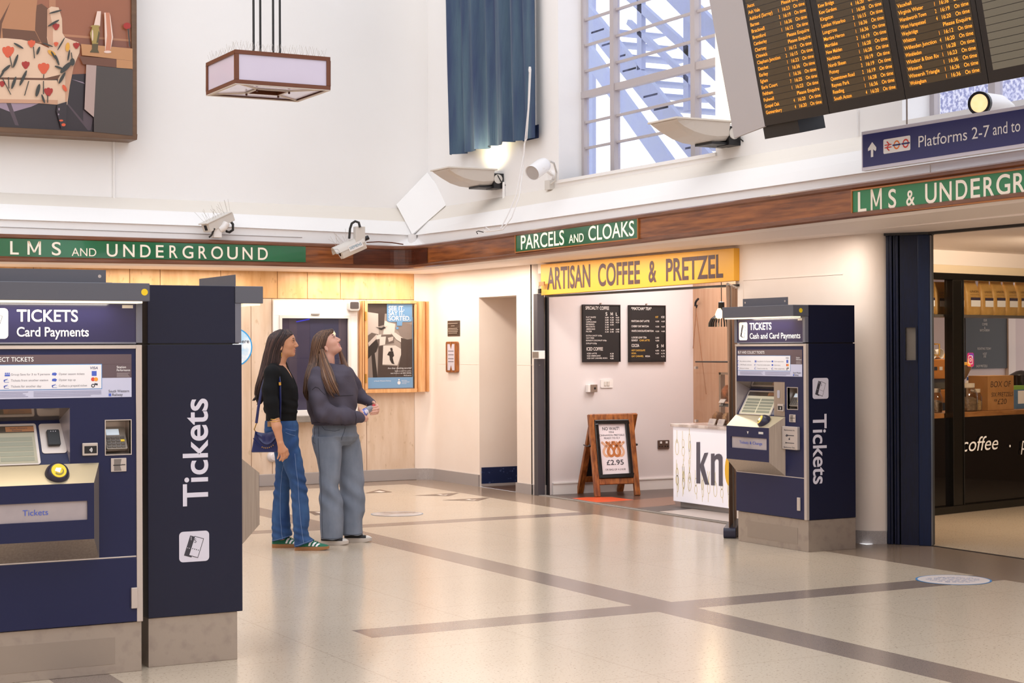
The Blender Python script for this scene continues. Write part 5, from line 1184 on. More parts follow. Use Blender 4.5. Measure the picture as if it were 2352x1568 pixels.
    P('glass_hi', (1020, 125), (1060, 125), (1050, 280), (985, 275)); P('glass_vase', (1090, 140), (1150, 140), (1185, 400), (1150, 565), (1100, 560), (1110, 400)); P('glass_hi', (1095, 140), (1110, 140), (1125, 380), (1105, 560), (1100, 400)); P('glass_hi', (1150, 145), (1160, 180), (1188, 400), (1160, 540), (1172, 400)); E('glass_hi', 1130, 555, 40, 14)
    E('vase', 1000, 285, 50, 13); P('vase', (970, 290), (1035, 290), (1048, 360), (1030, 460), (1025, 530), (965, 525), (965, 460), (942, 360)); P('vase_dark', (965, 470), (1030, 470), (1025, 530), (1040, 565), (940, 560), (965, 525)); P('vase_dark', (1035, 330), (1048, 360), (1030, 460), (1010, 460)); E('glass_hi', 970, 380, 8, 60)
    E('tulip_red', 1335, 280, 40, 34); P('stem', (1340, 310), (1352, 310), (1370, 500), (1358, 500))
    m.build('print', [mat('advert_' + k, c, .3) for k, c in zip(names, cols)], root, recalc=False)
    # conduit feeding the light box
    def conduit(label, pts, F, r_=.012, n0=.015):
        rt = MB(F); p3 = [(*uv(F, *p, n0), n0) for p in pts]; rt.tube(p3, r_, 8); c = rt.build('conduit', [M['white']], label=label, cat='conduit'); return c
    conduit('white conduit running down the wall below the floral advert', [(261.5, 326), (262, 458)], FL, .013)
    conduit('white conduit below the uplighter near the corner', [(1157, 418), (1157, 458)], FRW, .016)
    conduit('thin grey conduit on the wall between departures board and blue sign', [(1969, 250), (1969, 312)], FRW, .008)
picture()

def lamp():
    w0 = 15.0; A = at_w(540, 113, w0); B = at_w(540, 191, w0); dX, dY = .0596 * w0, .0535 * w0; H = A.z - B.z
    root = thing('hanging_lantern', 'brown framed square lantern with pale glass hanging on four rods', 'hanging lamp', (A.x + dX / 2, A.y + dY / 2, B.z))
    F = FR(Vector((A.x, A.y, B.z)), (1, 0, 0), (0, 0, 1))     # u X, v Z, n -Y
    e = .036; m = MB(F); br = mat('bronze_brown', '#6e3d24', .35, metal=.2)
    for v0, v1 in ((0, e), (H - e, H)):
        m.box(0, dX, v0, v1, -.02, 0); m.box(0, dX, v0, v1, -dY, -dY + .02); m.box(0, .02, v0, v1, -dY + .02, -.02); m.box(dX - .02, dX, v0, v1, -dY + .02, -.02)
    for u, n in ((0, 0), (dX - e, 0), (0, -dY + e), (dX - e, -dY + e)): m.box(u, u + e, e, H - e, n - e, n)
    m.build('frame', [br], root, bevel=.002)
    gl = mat('opal_glass', '#c9bfd0', .12, emit=.1, ecol='#e9dff0'); ins = e * .9
    for q in ([(ins, e, -.012), (dX - ins, e, -.012), (dX - ins, H - e, -.012), (ins, H - e, -.012)], [(ins, e, -dY + .012), (dX - ins, e, -dY + .012), (dX - ins, H - e, -dY + .012), (ins, H - e, -dY + .012)], [(.012, e, -ins), (.012, e, -dY + ins), (.012, H - e, -dY + ins), (.012, H - e, -ins)], [(dX - .012, e, -ins), (dX - .012, e, -dY + ins), (dX - .012, H - e, -dY + ins), (dX - .012, H - e, -ins)]):
        m = MB(F); m.poly(q); m.build('side_glass', [gl], root, recalc=False)
    # underside: pale rim, four tapering opal panels, open centre
    hx0, hx1, hy0, hy1 = dX * .34, dX * .66, -dY * .34, -dY * .66; rim = mat('pale_rim', '#cfc4bb', .5)
    m = MB(F)
    for q in ((.0, dX, -.03, 0), (0, dX, -dY, -dY + .03), (0, .03, -dY + .03, -.03), (dX - .03, dX, -dY + .03, -.03)): m.box(q[0], q[1], -.006, .0, q[2], q[3])
    for (x0, y0), (x1, y1) in (((.03, -.03), (hx0, hy0)), ((dX - .03, -.03), (hx1, hy0)), ((.03, -dY + .03), (hx0, hy1)), ((dX - .03, -dY + .03), (hx1, hy1))):
        m.tube([(x0, .012, y0), (x1, .012, y1)], .014, 6)
    for q in ((hx0 - .02, hx1 + .02, hy0, hy0 + .02), (hx0 - .02, hx1 + .02, hy1 - .02, hy1), (hx0 - .02, hx0, hy1, hy0), (hx1, hx1 + .02, hy1, hy0)): m.box(q[0], q[1], .0, .012, q[2], q[3])
    m.build('bottom_rim', [rim], root)
    for pts in ([(.05, -.04), (dX - .05, -.04), (hx1 + .01, hy0 + .03), (hx0 - .01, hy0 + .03)], [(.05, -dY + .04), (dX - .05, -dY + .04), (hx1 + .01, hy1 - .03), (hx0 - .01, hy1 - .03)], [(.04, -.05), (.04, -dY + .05), (hx0 - .03, hy1 - .01), (hx0 - .03, hy0 + .01)], [(dX - .04, -.05), (dX - .04, -dY + .05), (hx1 + .03, hy1 - .01), (hx1 + .03, hy0 + .01)]):
        m = MB(F); m.poly([(x, .010, y) for x, y in pts]); m.build('bottom_glass', [gl], root, recalc=False)
    m = MB(F); m.box(.03, dX - .03, .03, .034, -dY + .03, -.03); m.build('dark_tray', [mat('dark_inside', '#4b2a1b', .5)], root)
    m = MB(F)
    for a in ([hx0, hx1, hy0 - .008, hy0], [hx0, hx1, hy1, hy1 + .008], [hx0, hx0 + .008, hy1, hy0], [hx1 - .008, hx1, hy1, hy0]): m.box(a[0], a[1], .0, .10, a[2], a[3])
    m.build('inner_well', [br], root)
    for x, y in ((hx0 - .01, hy0 + .01), (hx1 + .01, hy0 + .01), (hx0 - .01, hy1 - .01), (hx1 + .01, hy1 - .01)): m = MB(F); m.lathe([(.001, -.022), (.010, -.018), (.010, 0)], (x, 0, y), (0, 1, 0), 10); m.build('knob', [M['woodd']], root)
    cx, cy = dX / 2, -dY / 2
    for px, dy in ((582.5, .13), (598, -.13), (627.5, .13), (643, -.13)):
        nn = cy + dy; u = uv(F, px, 90, nn)[0]; m = MB(F); m.tube([(u, H * .3, nn), (u, 6.0, nn)], .011, 8); m.build('rod', [M['cable']], root)
    rnd = random.Random(3); m = MB(F)
    for k in range(44):
        t = k / 44; x, y = (lerp(.03, dX - .03, t), -.02) if k % 3 else (.02, lerp(-.03, -dY + .03, t))
        for s in (-1, 1): m.tube([(x, H, y), (x + s * .02 + rnd.uniform(-.01, .01), H + rnd.uniform(.05, .09), y + rnd.uniform(-.015, .015))], .0011, 3)
    o = m.build('bird_spikes', [mat('spike_wire', '#b9b0a8', .4)], root, kind='stuff')
lamp()

def curtain():
    d = .12; pts = [(1040, 356), (1072, 350), (1100, 343), (1127, 338), (1129, 335), (1155, 332.5), (1158, 326), (1190, 324.5), (1212, 319), (1226, 316)]
    n = 90; uv0 = [uv(FRW, x, y, d) for x, y in pts]; ut = [uv(FRW, x, 0, d)[0] for x in (1032, 1220)]; b0, b1 = uv0[0][0], uv0[-1][0]; zt = 7.2
    root = thing('blue_curtain', 'dusty blue curtain hanging on the wall above the uplighter', 'curtain', (XW - d, -(b0 + b1) / 2, min(p[1] for p in uv0)))
    us = [p[0] for p in uv0]; vs = [p[1] for p in uv0]; rows = []
    for j in range(15):
        t = j / 14; r = []
        for i in range(n + 1):
            s = i / n; ub = lerp(b0, b1, s); vb = float(np.interp(ub, us, vs)); z = lerp(vb, zt, t)
            k = (z - vs[0]) / (uv(FRW, 1032, 0, d)[1] - vs[0]); u = lerp(ub, lerp(ut[0], ut[1], s), k)
            fold = .035 * math.sin(s * 41 + .6 * math.sin(t * 3)) + .022 * math.sin(s * 23 + 1.1) + .012 * math.sin(s * 77 + t * 2)
            r.append((u, z, d + fold * (1 - .25 * t)))
        rows.append(r)
    m = MB(FRW); m.loft(rows, 0, True, False, False); m.loft([[(a, b, c - .006) for a, b, c in r] for r in rows], 0, True, False, False)
    m.build('cloth', [mat('blue_velvet', '#4a6275', .8, noise=(1.6, .30, .66), col2='#2b3a60', stretch=(1, 5, .5), sheen=.05, bump=(14, .35, .02))], root, recalc=False)
    a, b = uv(FRW, 1218, 0, .03), uv(FRW, 1224, 306, .03); m = MB(FRW); m.box(uv(FRW, 1120, 0, .03)[0], b[0] + .02, b[1], zt, .0, .03); m.build('backing_board', [M['whitep']], root)
    m = MB(FRW); a, b = uv(FRW, 1190, 300, .1), uv(FRW, 1227, 316, .1); m.rect(a[0], b[0], b[1], b[1] + .14, .045); m.build('turned_hem', [mat('navy_hem', '#20305a', .8)], root)
curtain()
def cords():
    q = lambda x, y, n=.2: (*uv(FRW, x, y, n), n); root = thing('curtain_cord', 'white cords trailing from the curtain down to the wooden board', 'cord', FRW @ Vector(q(1185, 470)))
    m = MB(FRW); m.tube([q(1219, 160), q(1216, 230), q(1210, 318), q(1204, 330), q(1203, 355), q(1185, 450, .36), q(1168, 490, .42), q(1150, 525, .52)], .006, 6); m.build('cord', [M['whitep']], root)
    m = MB(FRW); m.tube([q(1216, 165), q(1213, 250), q(1206, 322), q(1202, 380), q(1193, 450, .36), q(1175, 500, .45), q(1155, 527, .52), q(1135, 530, .54), q(1116, 532, .54), q(1110, 527, .5), q(1116, 522, .5), q(1125, 528, .54)], .006, 6); m.build('cord', [M['whitep']], root)
    m = MB(FRW); m.lathe([(.012, -.03), (.016, 0), (.012, .03)], q(1217, 160), (0, 1, 0), 8); m.build('cord_knot', [M['whitep']], root)
    m = MB(FRW); m.tube([q(1097, 537, .53), q(1094, 532, .53), q(1099, 530.5, .53), q(1110, 533, .53)], .005, 6); m.build('loose_wire', [M['cable']], root)
cords()

def uplight(label, px, py, L=.56, Wy=.42, pw=34):
    p = at_x(px, py, XW - .10); F = FR(Vector((XW - .10, p.y, p.z)), (-1, 0, 0), (0, 0, 1))     # u out of wall, v up, n = -X x Z = +Y
    root = thing('wall_uplighter', label, 'uplighter', tuple(p), 'wall uplighters')
    m = MB(F); rings = []
    for u, d in ((L, .012), (L - .02, .03), (L * .86, .075), (L * .68, .125), (L * .48, .155), (L * .25, .165), (0.02, .15)):
        rings.append([(u, 0, 0), (u, 0, Wy), (u, -d * .75, Wy - .02), (u, -d, Wy - .07), (u, -d, .07), (u, -d * .75, .02)])
    m.loft(rings, 0, False); m.build('bowl', [mat('uplighter_grey', '#cfc5bc', .5)], root, bevel=.002)
    m = MB(F); m.box(-.01, L + .02, 0.0, .016, -.012, Wy + .012); m.build('rim', [mat('uplighter_rim', '#d9d0c6', .45)], root, bevel=.003)
    m = MB(F); m.box(-.10, .02, -.19, -.03, .02, .2, 0); m.box(-.1, .18, -.185, -.165, .05, .3, 0); m.lathe([(.001, -.02), (.05, -.02), (.05, .005), (.001, .005)], (-.03, -.09, .015), (0, 0, -1), 16, 1); m.build('bracket', [M['black'], M['offwhite']], root)
    m = MB(F); m.tube([(-.02, -.05, .01), (-.06, -.12, 0), (-.1, -.16, -.02)], .006, 6); m.build('flex', [M['cable']], root)
    spot('uplighter_beam', tuple(F @ Vector((.24, .03, .2))), tuple(F @ Vector((-.12, .5, .2))), pw, (1.0, .86, .52), 2.2, .9, .05)
uplight('grey wall uplighter below the blue curtain', 1140, 391)
uplight('grey wall uplighter left of the departures board', 1682, 281)

def spot_1():
    A, B = at_x(1222, 398, XW - .52), at_x(1254, 375, XW - .30); root = thing('spotlight', 'white cylinder spotlight on the wall left of the tall window', 'spotlight', tuple(at_x(1268, 405, XW)))
    ax = (B - A).normalized(); m = MB(); L = (B - A).length; m.lathe([(.001, .012), (.072, .012), (.078, 0), (.078, L * .7), (.07, L * .9), (.045, L), (.001, L)], tuple(A), tuple(ax), 24); m.build('can', [M['whitep']], root)
    m = MB(); m.lathe([(.001, .0115), (.07, .0115), (.07, .010), (.001, .0095)], tuple(A), tuple(ax), 20); m.build('lens', [mat('lens_grey', '#b5b0b0', .2)], root)
    c = at_x(1246, 386, XW - .42); d = at_x(1268, 403, XW - .06); m = MB(); m.tube([tuple(c), tuple(lerp(c, d, .6)), tuple(d)], .018, 8, flat=.4); m.lathe([(.001, .03), (.05, .03), (.055, 0), (.001, 0)], tuple(at_x(1269, 404, XW)), (-1, 0, 0), 20); m.build('bracket', [M['whitep']], root)
    b = at_x(1262, 425, XW - .03); m = MB(); m.box(b.x - .03, b.x + .03, b.y - .05, b.y + .05, b.z - .05, b.z + .05); m.build('junction_box', [M['offwhite']], root, bevel=.004)
    m = MB(); m.tube([tuple(at_x(1262, 370, XW - .22)), tuple(at_x(1272, 374, XW - .12)), tuple(at_x(1278, 395, XW - .03)), tuple(at_x(1276, 415, XW - .03)), tuple(at_x(1266, 422, XW - .04))], .011, 8); m.build('cable', [M['offwhite']], root)
    root = thing('spotlight', 'lit white spotlight pointing down above the blue platforms sign', 'spotlight', tuple(at_x(2320, 246, XW - .3)))
    A, B = at_x(2249, 237, 8.0), at_x(2322, 247, 8.5); ax = (B - A).normalized(); L = (B - A).length; m = MB(); m.lathe([(.001, .022), (.07, .02), (.074, 0), (.074, L * .6), (.03, L), (.001, L)], tuple(A), tuple(ax), 28); m.build('can', [M['whitep']], root)
    m = MB(); m.lathe([(.060, .003), (.060, -.004), (.077, -.004), (.077, .03)], tuple(A), tuple(ax), 28, cap=False); m.build('black_ring', [M['black']], root)
    m = MB(); m.lathe([(.001, .004), (.061, .006), (.061, .02), (.001, .02)], tuple(A), tuple(ax), 28); m.build('lit_lens', [mat('lit_lens', '#ffdca6', .4, emit=1.0, noise=(16, .4, .6), col2='#d8a660')], root)
    m = MB(); m.tube([tuple(B), (XW, B.y + .2, B.z + .02)], .02, 8); m.build('bracket', [M['whitep']], root)
spot_1()

def cctv():
    w = Vector(at_y(505, 510, YW - .62)).dot(Vector(CW)); a = lambda x, y, k=0: at_w(x, y, w + k)
    root = thing('security_camera', 'boxy white security camera with bird wires above the green sign', 'camera', tuple(a(505, 546)))
    A, B = a(476, 522), a(529, 497, .25); ax = (B - A); L = ax.length; up = Vector((0, 0, 1)); F = FR(A, ax, up - ax.normalized() * ax.normalized().z); h = .095
    m = MB(F); m.box(-.02, L, -h / 2, h / 2, -.06, .06); m.build('housing', [M['offwhite']], root, bevel=.006)
    m = MB(F); m.box(-.045, L - .02, h / 2, h / 2 + .012, -.072, .072); m.build('sun_shield', [M['offwhite']], root, bevel=.003)
    m = MB(F); m.box(-.024, -.019, -h / 2 + .02, h / 2 - .02, -.02, .02); m.build('lens_window', [M['black']], root)
    m = MB(); p, q = a(500, 524, .1), a(497, 546, .1); m.box(p.x - .06, p.x + .03, p.y - .05, p.y + .05, q.z, p.z); m.tube([tuple(a(503, 528, .08)), tuple(a(514, 522, .1)), tuple(a(520, 512, .12))], .04, 10); m.build('bracket', [M['whitep']], root, bevel=.004)
    m = MB(); m.tube([tuple(a(527, 505, .2)), tuple(a(535, 515, .2)), tuple(a(535, 528, .2)), tuple(a(527, 533, .2)), tuple(a(520, 531, .15))], .014, 8); m.tube([tuple(a(493, 524)), tuple(a(486, 540)), tuple(a(480, 545))], .01, 8); m.build('cable', [M['cable']], root)
    def wires(F, L, h, n, s):
        rnd = random.Random(s); m = MB(F)
        for k in range(n):
            x = lerp(0, L, k / (n - 1))
            for z in (-1, 1): m.tube([(x, h, .02 * z), (x + rnd.uniform(-.07, .03), h + rnd.uniform(.07, .15), z * rnd.uniform(.01, .07))], .0014, 3)
        m.build('bird_spikes', [mat('spike_wire', '#b9b0a8', .4)], root, kind='stuff')
    wires(F, L, h / 2 + .01, 9, 1)
    w2 = Vector(at_y(800, 565, YW - .75)).dot(Vector(CW)); b = lambda x, y, k=0: at_w(x, y, w2 + k)
    root = thing('security_camera', 'white security camera hanging at the board corner with a maker label', 'camera', tuple(b(822, 555)))
    A, B = b(780, 580), b(834, 556, .1); ax = B - A; L = ax.length; F = FR(A, ax, up - ax.normalized() * ax.normalized().z); n = F.to_3x3() @ Vector((0, 0, 1)); R = .075
    prof = [(x, y) for x, y in ((R * math.cos(t), R * math.sin(t)) for t in np.linspace(0, math.pi, 11))] + [(-R, -.03), (-R * .7, -.075), (R * .7, -.075), (R, -.03)]
    m = MB(F); m.loft([[(u, y, x) for x, y in prof] for u in (0, L)], 0, True); m.build('housing', [M['offwhite']], root, bevel=.003)
    m = MB(F); top = [(x * 1.12, y * 1.12) for x, y in prof[:11]]; m.loft([[(-.06 + (.04 if abs(x) > R * .8 else 0), y, x) for x, y in top] + [(-.06, y * .95, x * .95) for x, y in top[::-1]], [(L, y, x) for x, y in top] + [(L, y * .95, x * .95) for x, y in top[::-1]]], 0, True); m.build('sun_shield', [M['offwhite']], root)
    m = MB(F); m.lathe([(.045, -.004), (.06, -.004), (.06, .0)], (0, -.0, 0), (1, 0, 0), 20, 0, cap=False); m.lathe([(.001, -.002), (.046, -.002)], (0, 0, 0), (1, 0, 0), 20, 1); m.build('lens_window', [M['whitep'], mat('dark_lens', '#4b4545', .15)], root)
    m = MB(F); u0 = L * .30; m.rect(u0, u0 + .17, -.035, .035, R * 1.13, 0); m.text('SIEMENS', u0 + .012, -.015, .015, R * 1.13 + .001, 1, u1=u0 + .158); m.build('maker_label', [M['whitep'], mat('teal_print', '#2f7f9e', .5)], root, recalc=False)
    m = MB(); p = b(826, 535, .05); q = b(826, 560, .05); m.box(p.x - .06, p.x + .05, p.y - .04, p.y + .04, q.z, p.z + .07); m.build('bracket', [M['offwhite']], root, bevel=.005)
    m = MB(); m.tube([tuple(b(802, 548)), tuple(b(804, 525)), tuple(b(808, 513)), tuple(b(816, 508)), tuple(b(824, 511)), tuple(b(827, 522))], .014, 8); m.build('cable', [M['cable']], root)
    m = MB(); m.lathe([(.001, 0), (.025, 0), (.025, .05), (.001, .05)], tuple(b(837, 549, .12)), tuple(ax.normalized()), 12); m.build('gland', [M['black']], root)
    wires(F, L * .5, R, 6, 5)
    m = MB(); z = at_y(900, 560, YW - .5).z; m.tube([tuple(at_y(842, 556.5, YW - .46)), tuple(at_y(870, 555, YW - .46)), tuple(at_y(900, 557, YW - .46)), tuple(at_y(926, 561, YW - .46))], .007, 6); m.build('loose_cable', [mat('brown_cable', '#6b3c25', .5)], label='thin brown cable lying along the top of the wooden board', cat='cable')
cctv()

# ---- departures board
def departures():
    XB_ = 7.35; P0 = at_x(1757, 290, XB_); t = math.radians(12.2); F = FR(P0, (0, -1, 0), (-math.sin(t), 0, math.cos(t)))
    root = thing('departures_board', 'large hanging departures board with amber LED train times', 'departures board', tuple(P0))
    g = lambda x, y, n=0: uv(F, x, y, n)
    ue = [0.0, g(1905, 260)[0], g(2080, 226)[0], g(2270, 186)[0]]; ue.append(ue[3] + ue[3] - ue[2]); H = 1.6
    m = MB(F); m.box(.0, ue[4], .01, H, -.32, -.025); m.build('case', [M['grey']], root)
    # grey end panel, angled back at the far end
    d = Vector((.30, .954, 0)); best = min(np.linspace(.1, .8, 141), key=lambda L: abs((lambda p: 1176 + CF * (p[0] * CR[0] + p[1] * CR[1] + (p[2] - CH) * CR[2]) / (p[0] * CW[0] + p[1] * CW[1] + (p[2] - CH) * CW[2]))(P0 + d * L) - 1686))
    v = Vector((-math.sin(t), 0, math.cos(t))); Q = P0 + d * best; th = Vector((.02, .01, 0)); Hv = v * H
    m = MB(); m.hexa([tuple(x) for x in (P0, Q, Q + Hv, P0 + Hv, P0 + th, Q + th, Q + Hv + th, P0 + Hv + th)]); m.build('end_panel', [mat('end_panel_grey', '#b9b3b5', .5)], root)
    m = MB(F); a, b = g(1765, 290, -.1), g(1848, 290, -.1); m.box(a[0], b[0], -.09, .01, -.28, -.05); m.build('under_bracket', [M['black']], root)
    ledm = mat('amber_led', '#ff9a2e', .5, emit=1.15, ecol='#ff9a30'); cellm = mat('led_cell', '#4a3c28', .25, emit=.03); casem = mat('board_black', '#1b1717', .3)
    vb = g(1762, 262)[1]; dv = (g(1721, 17)[1] - vb) / 17.0; ch = dv * .52
    names = ['Ascot,Ash Vale,Ashford (Surrey),Barnes,Bracknell,Brentford,Camberley,Chertsey,Chiswick,Clapham Junction,Datchet,Earley,Egham,Earls Court,Feltham,Fulwell,Gospel Oak,Gunnersbury',
             'Kew Bridge,Kew Gardens,Kingston,London Waterloo,Longcross,Martins Heron,Mortlake,New Malden,Norbiton,North Sheen,Putney,Queenstown Road,Raynes Park,Reading,South Acton',
             'Vauxhall,Virginia Water,Wandsworth Town,West Hampstead,Weybridge,Whitton,Willesden Junction,Wimbledon,Windsor & Eton Riv,Winnersh,Winnersh Triangle,Wokingham', '']
    vals = [',E,1 16:23,2 16:19,1 16:36,1 16:12,E,E,1 16:12,2 16:15,1 16:23,1 16:36,1 16:36,7 16:25,1 16:23,E,4 16:20,4 16:20', ',4 16:20,1 16:28,2 16:15,1 16:36,1 16:36,2 16:19,1 16:28,1 16:28,2 16:19,2 16:19,2 16:19,1 16:28,1 16:36,4 16:20',
            ',1 16:36,2 16:19,4 16:20,E,1 16:12,4 16:20,1 16:28,1 16:23,1 16:36,1 16:36,1 16:36', '']
    uL = [g(1761, 262)[0], g(1917, 228)[0], g(2092, 196)[0], 0]; uR = [g(1889, 240)[0], g(2058, 202)[0], g(2251, 165)[0], 0]
    uL[3] = ue[3] + (uL[2] - ue[2]); uR[3] = ue[4] - (ue[3] - uR[2])
    for k in range(4):
        m = MB(F); m.box(ue[k] + .002, ue[k + 1] - .002, 0, H, -.024, 0); panel = m.build('display_panel', [casem], root, bevel=.003)
        m = MB(F)
        for i in range(26): m.rect(uL[k] - .012, uR[k] + .012, vb - dv * .2 + dv * i, vb + dv * .72 + dv * i, .0015, 0)
        m.build('row_cells', [cellm if k < 3 else mat('blank_cell', '#6f6a5c', .35)], panel, recalc=False)
        if not names[k]: continue
        ns, vl = names[k].split(','), vals[k].split(','); n = len(ns); m = MB(F); W_ = uR[k] - uL[k]
        for i, (nm, vv) in enumerate(zip(ns, vl)):
            v0 = vb + dv * (n - 1 - i); cw = W_ / 36.0
            m.text(nm, uL[k], v0, v0 + ch, .003, 0, u1=uL[k] + cw * (len(nm) * .96), bold=.006)
            if vv == 'E': m.text('Please Enquire', uR[k] - cw * 14, v0, v0 + ch, .003, 0, u1=uR[k], bold=.006)
            elif vv:
                p, tm = vv.split(' '); m.text(p, uR[k] - cw * 16.6, v0, v0 + ch, .003, 0, xs=.8, align='C', bold=.006); m.text(tm, uR[k] - cw * 14, v0, v0 + ch, .003, 0, u1=uR[k] - cw * 9.4, bold=.006); m.text('On time', uR[k] - cw * 7, v0, v0 + ch, .003, 0, u1=uR[k], bold=.006)
        m.build('led_text', [ledm], panel, recalc=False)
    for x in (ue[1], ue[3]): m = MB(F); m.tube([(x, H, -.15), (x, H + 4, -.15)], .02, 8); m.build('hanger', [M['grey']], root)
departures()

def platform_sign():
    X0 = 7.9; tl, bl = at_x(1978.5, 302.5, X0), at_x(1980, 393, X0); tr, br = at_x(2352, 241, X0), at_x(2352, 338, X0)
    F = FR(Vector((X0, tl.y, bl.z)), (0, -1, 0), (0, 0, 1)); g = lambda x, y, n=.002: uv(F, x, y, n)
    H = tl.z - bl.z; L = 2.6; root = thing('platforms_sign', 'blue hanging sign with white arrow reading Platforms 2-7 and to', 'sign', tuple(bl))
    sl0 = (br.z - bl.z) / (tl.y - br.y); sl1 = (tr.z - tl.z) / (tl.y - br.y)
    m = MB(F); m.hexa([(0, 0, -.04), (L, sl0 * L, -.04), (L, H + sl1 * L, -.04), (0, H, -.04), (0, 0, 0), (L, sl0 * L, 0), (L, H + sl1 * L, 0), (0, H, 0)]); m.build('border_frame', [mat('pale_border', '#d9d6e6', .4)], root, bevel=.003)
    e = .024; m = MB(F); m.poly([(e * .6, e, .0015), (L - e, e + sl0 * L, .0015), (L - e, H - e + sl1 * L, .0015), (e * .6, H - e, .0015)]); m.build('blue_face', [mat('royal_blue_face', '#25276a', .35)], root, recalc=False)
    m = MB(F); A = lambda *p: m.poly([(*g(x, y), .003) for x, y in p])
    A((2000.5, 361), (2006, 360), (2006, 343), (2011, 347), (2013, 343.5), (2013, 338), (2003.5, 326), (1994, 341), (1994, 347), (2000.5, 344))
    (u0, v0), (u1, _), (_, v1) = g(2110, 339), g(2299, 311), g(2110, 313); m.text('Platforms 2-7', u0, v0 + .002, v1, .003, 0, u1=g(2273, 318)[0]); m.text('and to all trains', g(2281, 318)[0], v0 + .006, v1 + .004, .003, 0, xs=.86)
    m.build('lettering', [M['txtw']], root, recalc=False)
    c = [g(2029, 322), g(2091, 313), g(2091.5, 345), g(2030, 355)]; m = MB(F); u0, u1, v0, v1 = c[0][0], c[1][0], c[3][1], c[0][1]; m.poly([(x, y, .0025) for x, y in rr_pts(u0, u1, v0 + .004, v1 + .004, .01)], 0)
    def ring(cx, cy, r, mi, n=.0032): m.add([(cx + rr * math.cos(2 * math.pi * i / 24), cy + rr * math.sin(2 * math.pi * i / 24), n) for rr in (r, r * .66) for i in range(24)], [(i, (i + 1) % 24, 24 + (i + 1) % 24, 24 + i) for i in range(24)], mi)
    cy = (v0 + v1) / 2 + .004; w = u1 - u0; h = v1 - v0
    for t, mi in ((.5, 2), (.83, 1)):
        cx = lerp(u0, u1, t); ring(cx, cy, h * .31, mi); m.rect(cx - h * .42, cx + h * .42, cy - h * .055, cy + h * .055, .0036, 3)
    x0, x1 = lerp(u0, u1, .05), lerp(u0, u1, .31); s = h * .06
    for y in (-.09, .09): m.rect(x0, x1, cy + h * y - s * .6, cy + h * y + s * .6, .0034, 1)
    for (a, b), (c_, d) in (((.33, .33), (.70, .09)), ((.70, .09), (.30, -.09)), ((.30, -.09), (.67, -.33))): m.poly([(lerp(x0, x1, a) - .007, cy + h * b, .0038), (lerp(x0, x1, a) + .007, cy + h * b, .0038), (lerp(x0, x1, c_) + .007, cy + h * d, .0038), (lerp(x0, x1, c_) - .007, cy + h * d, .0038)], 1)
    m.build('transport_symbols', [M['txtw'], mat('symbol_red', '#d8362e', .4), mat('symbol_orange', '#ee7a2b', .4), mat('symbol_navy', '#1d2a6b', .4)], root, recalc=False)
    for u in (.45, 1.9): m = MB(F); m.tube([(u, H, -.02), (u, H + 5, -.02)], .006, 6); m.build('hanger', [M['steel']], root)
platform_sign()
mp = MB(); q = lambda x, y: tuple(at_x(x, y, XW - .40)); mp.tube([q(2137, 378), q(2137, 398)], .004, 6); mp.build('hanger_wire', [M['steel']], label='short grey wire between the blue sign and the wooden board', cat='wire')

# ---- outside the tall window: an iron stair on the platform side
def stairs():
    Xs = XW + 2.2; root = thing('outside_staircase', 'blue-grey iron staircase seen through the tall window', 'staircase', tuple(at_x(1480, 380, Xs)))
    st = mat('blue_grey_iron', '#99a1be', .6); q = lambda x, y, d=0: Vector(at_x(x, y, Xs + d))
    def beam(name, a, b, w, d=0):
        m = MB(); p, r = q(*a, d), q(*b, d); ax = (r - p).normalized(); s = Vector((1, 0, 0)); v = s.cross(ax).normalized() * w; m.hexa([tuple(x) for x in (p - v, r - v, r + v, p + v, p - v + s * .06, r - v + s * .06, r + v + s * .06, p + v + s * .06)]); m.build(name, [st], root)
    beam('stringer', (1340, 30), (1640, 400), .13); beam('stringer', (1335, 105), (1560, 420), .12, .9); beam('handrail', (1440, -10), (1660, 190), .05); beam('handrail', (1440, 50), (1650, 250), .03); beam('upper_stringer', (1500, -60), (1680, 120), .12, -.1)
    for x, y in ((1468, 70), (1575, 165)): beam('post', (x, -60), (x, y + 90), .05)
    for i in range(11):
        t = i / 10; x, y = lerp(1360, 1600, t), lerp(75, 370, t); m = MB(); p = q(x, y); m.box(p.x, p.x + .9, p.y - .28, p.y + .02, p.z - .012, p.z + .012); m.build('tread', [st], root)
    beam('wall_post', (1352, -60), (1352, 430), .10, 1.4)
stairs()
def far_building():
    m = MB(); a, b = at_x(2160, 235, 12.5), at_x(2440, 215, 12.5); m.box(12.5, 13.5, b.y - 2, a.y, 2.8, a.z + .1); m.build('concrete_parapet', [mat('speckled_concrete', '#8d93bd', .8, noise=(26, .42, .58), col2='#e8ebfa')], label='speckled concrete parapet outside the right-hand window', cat='parapet')
far_building()

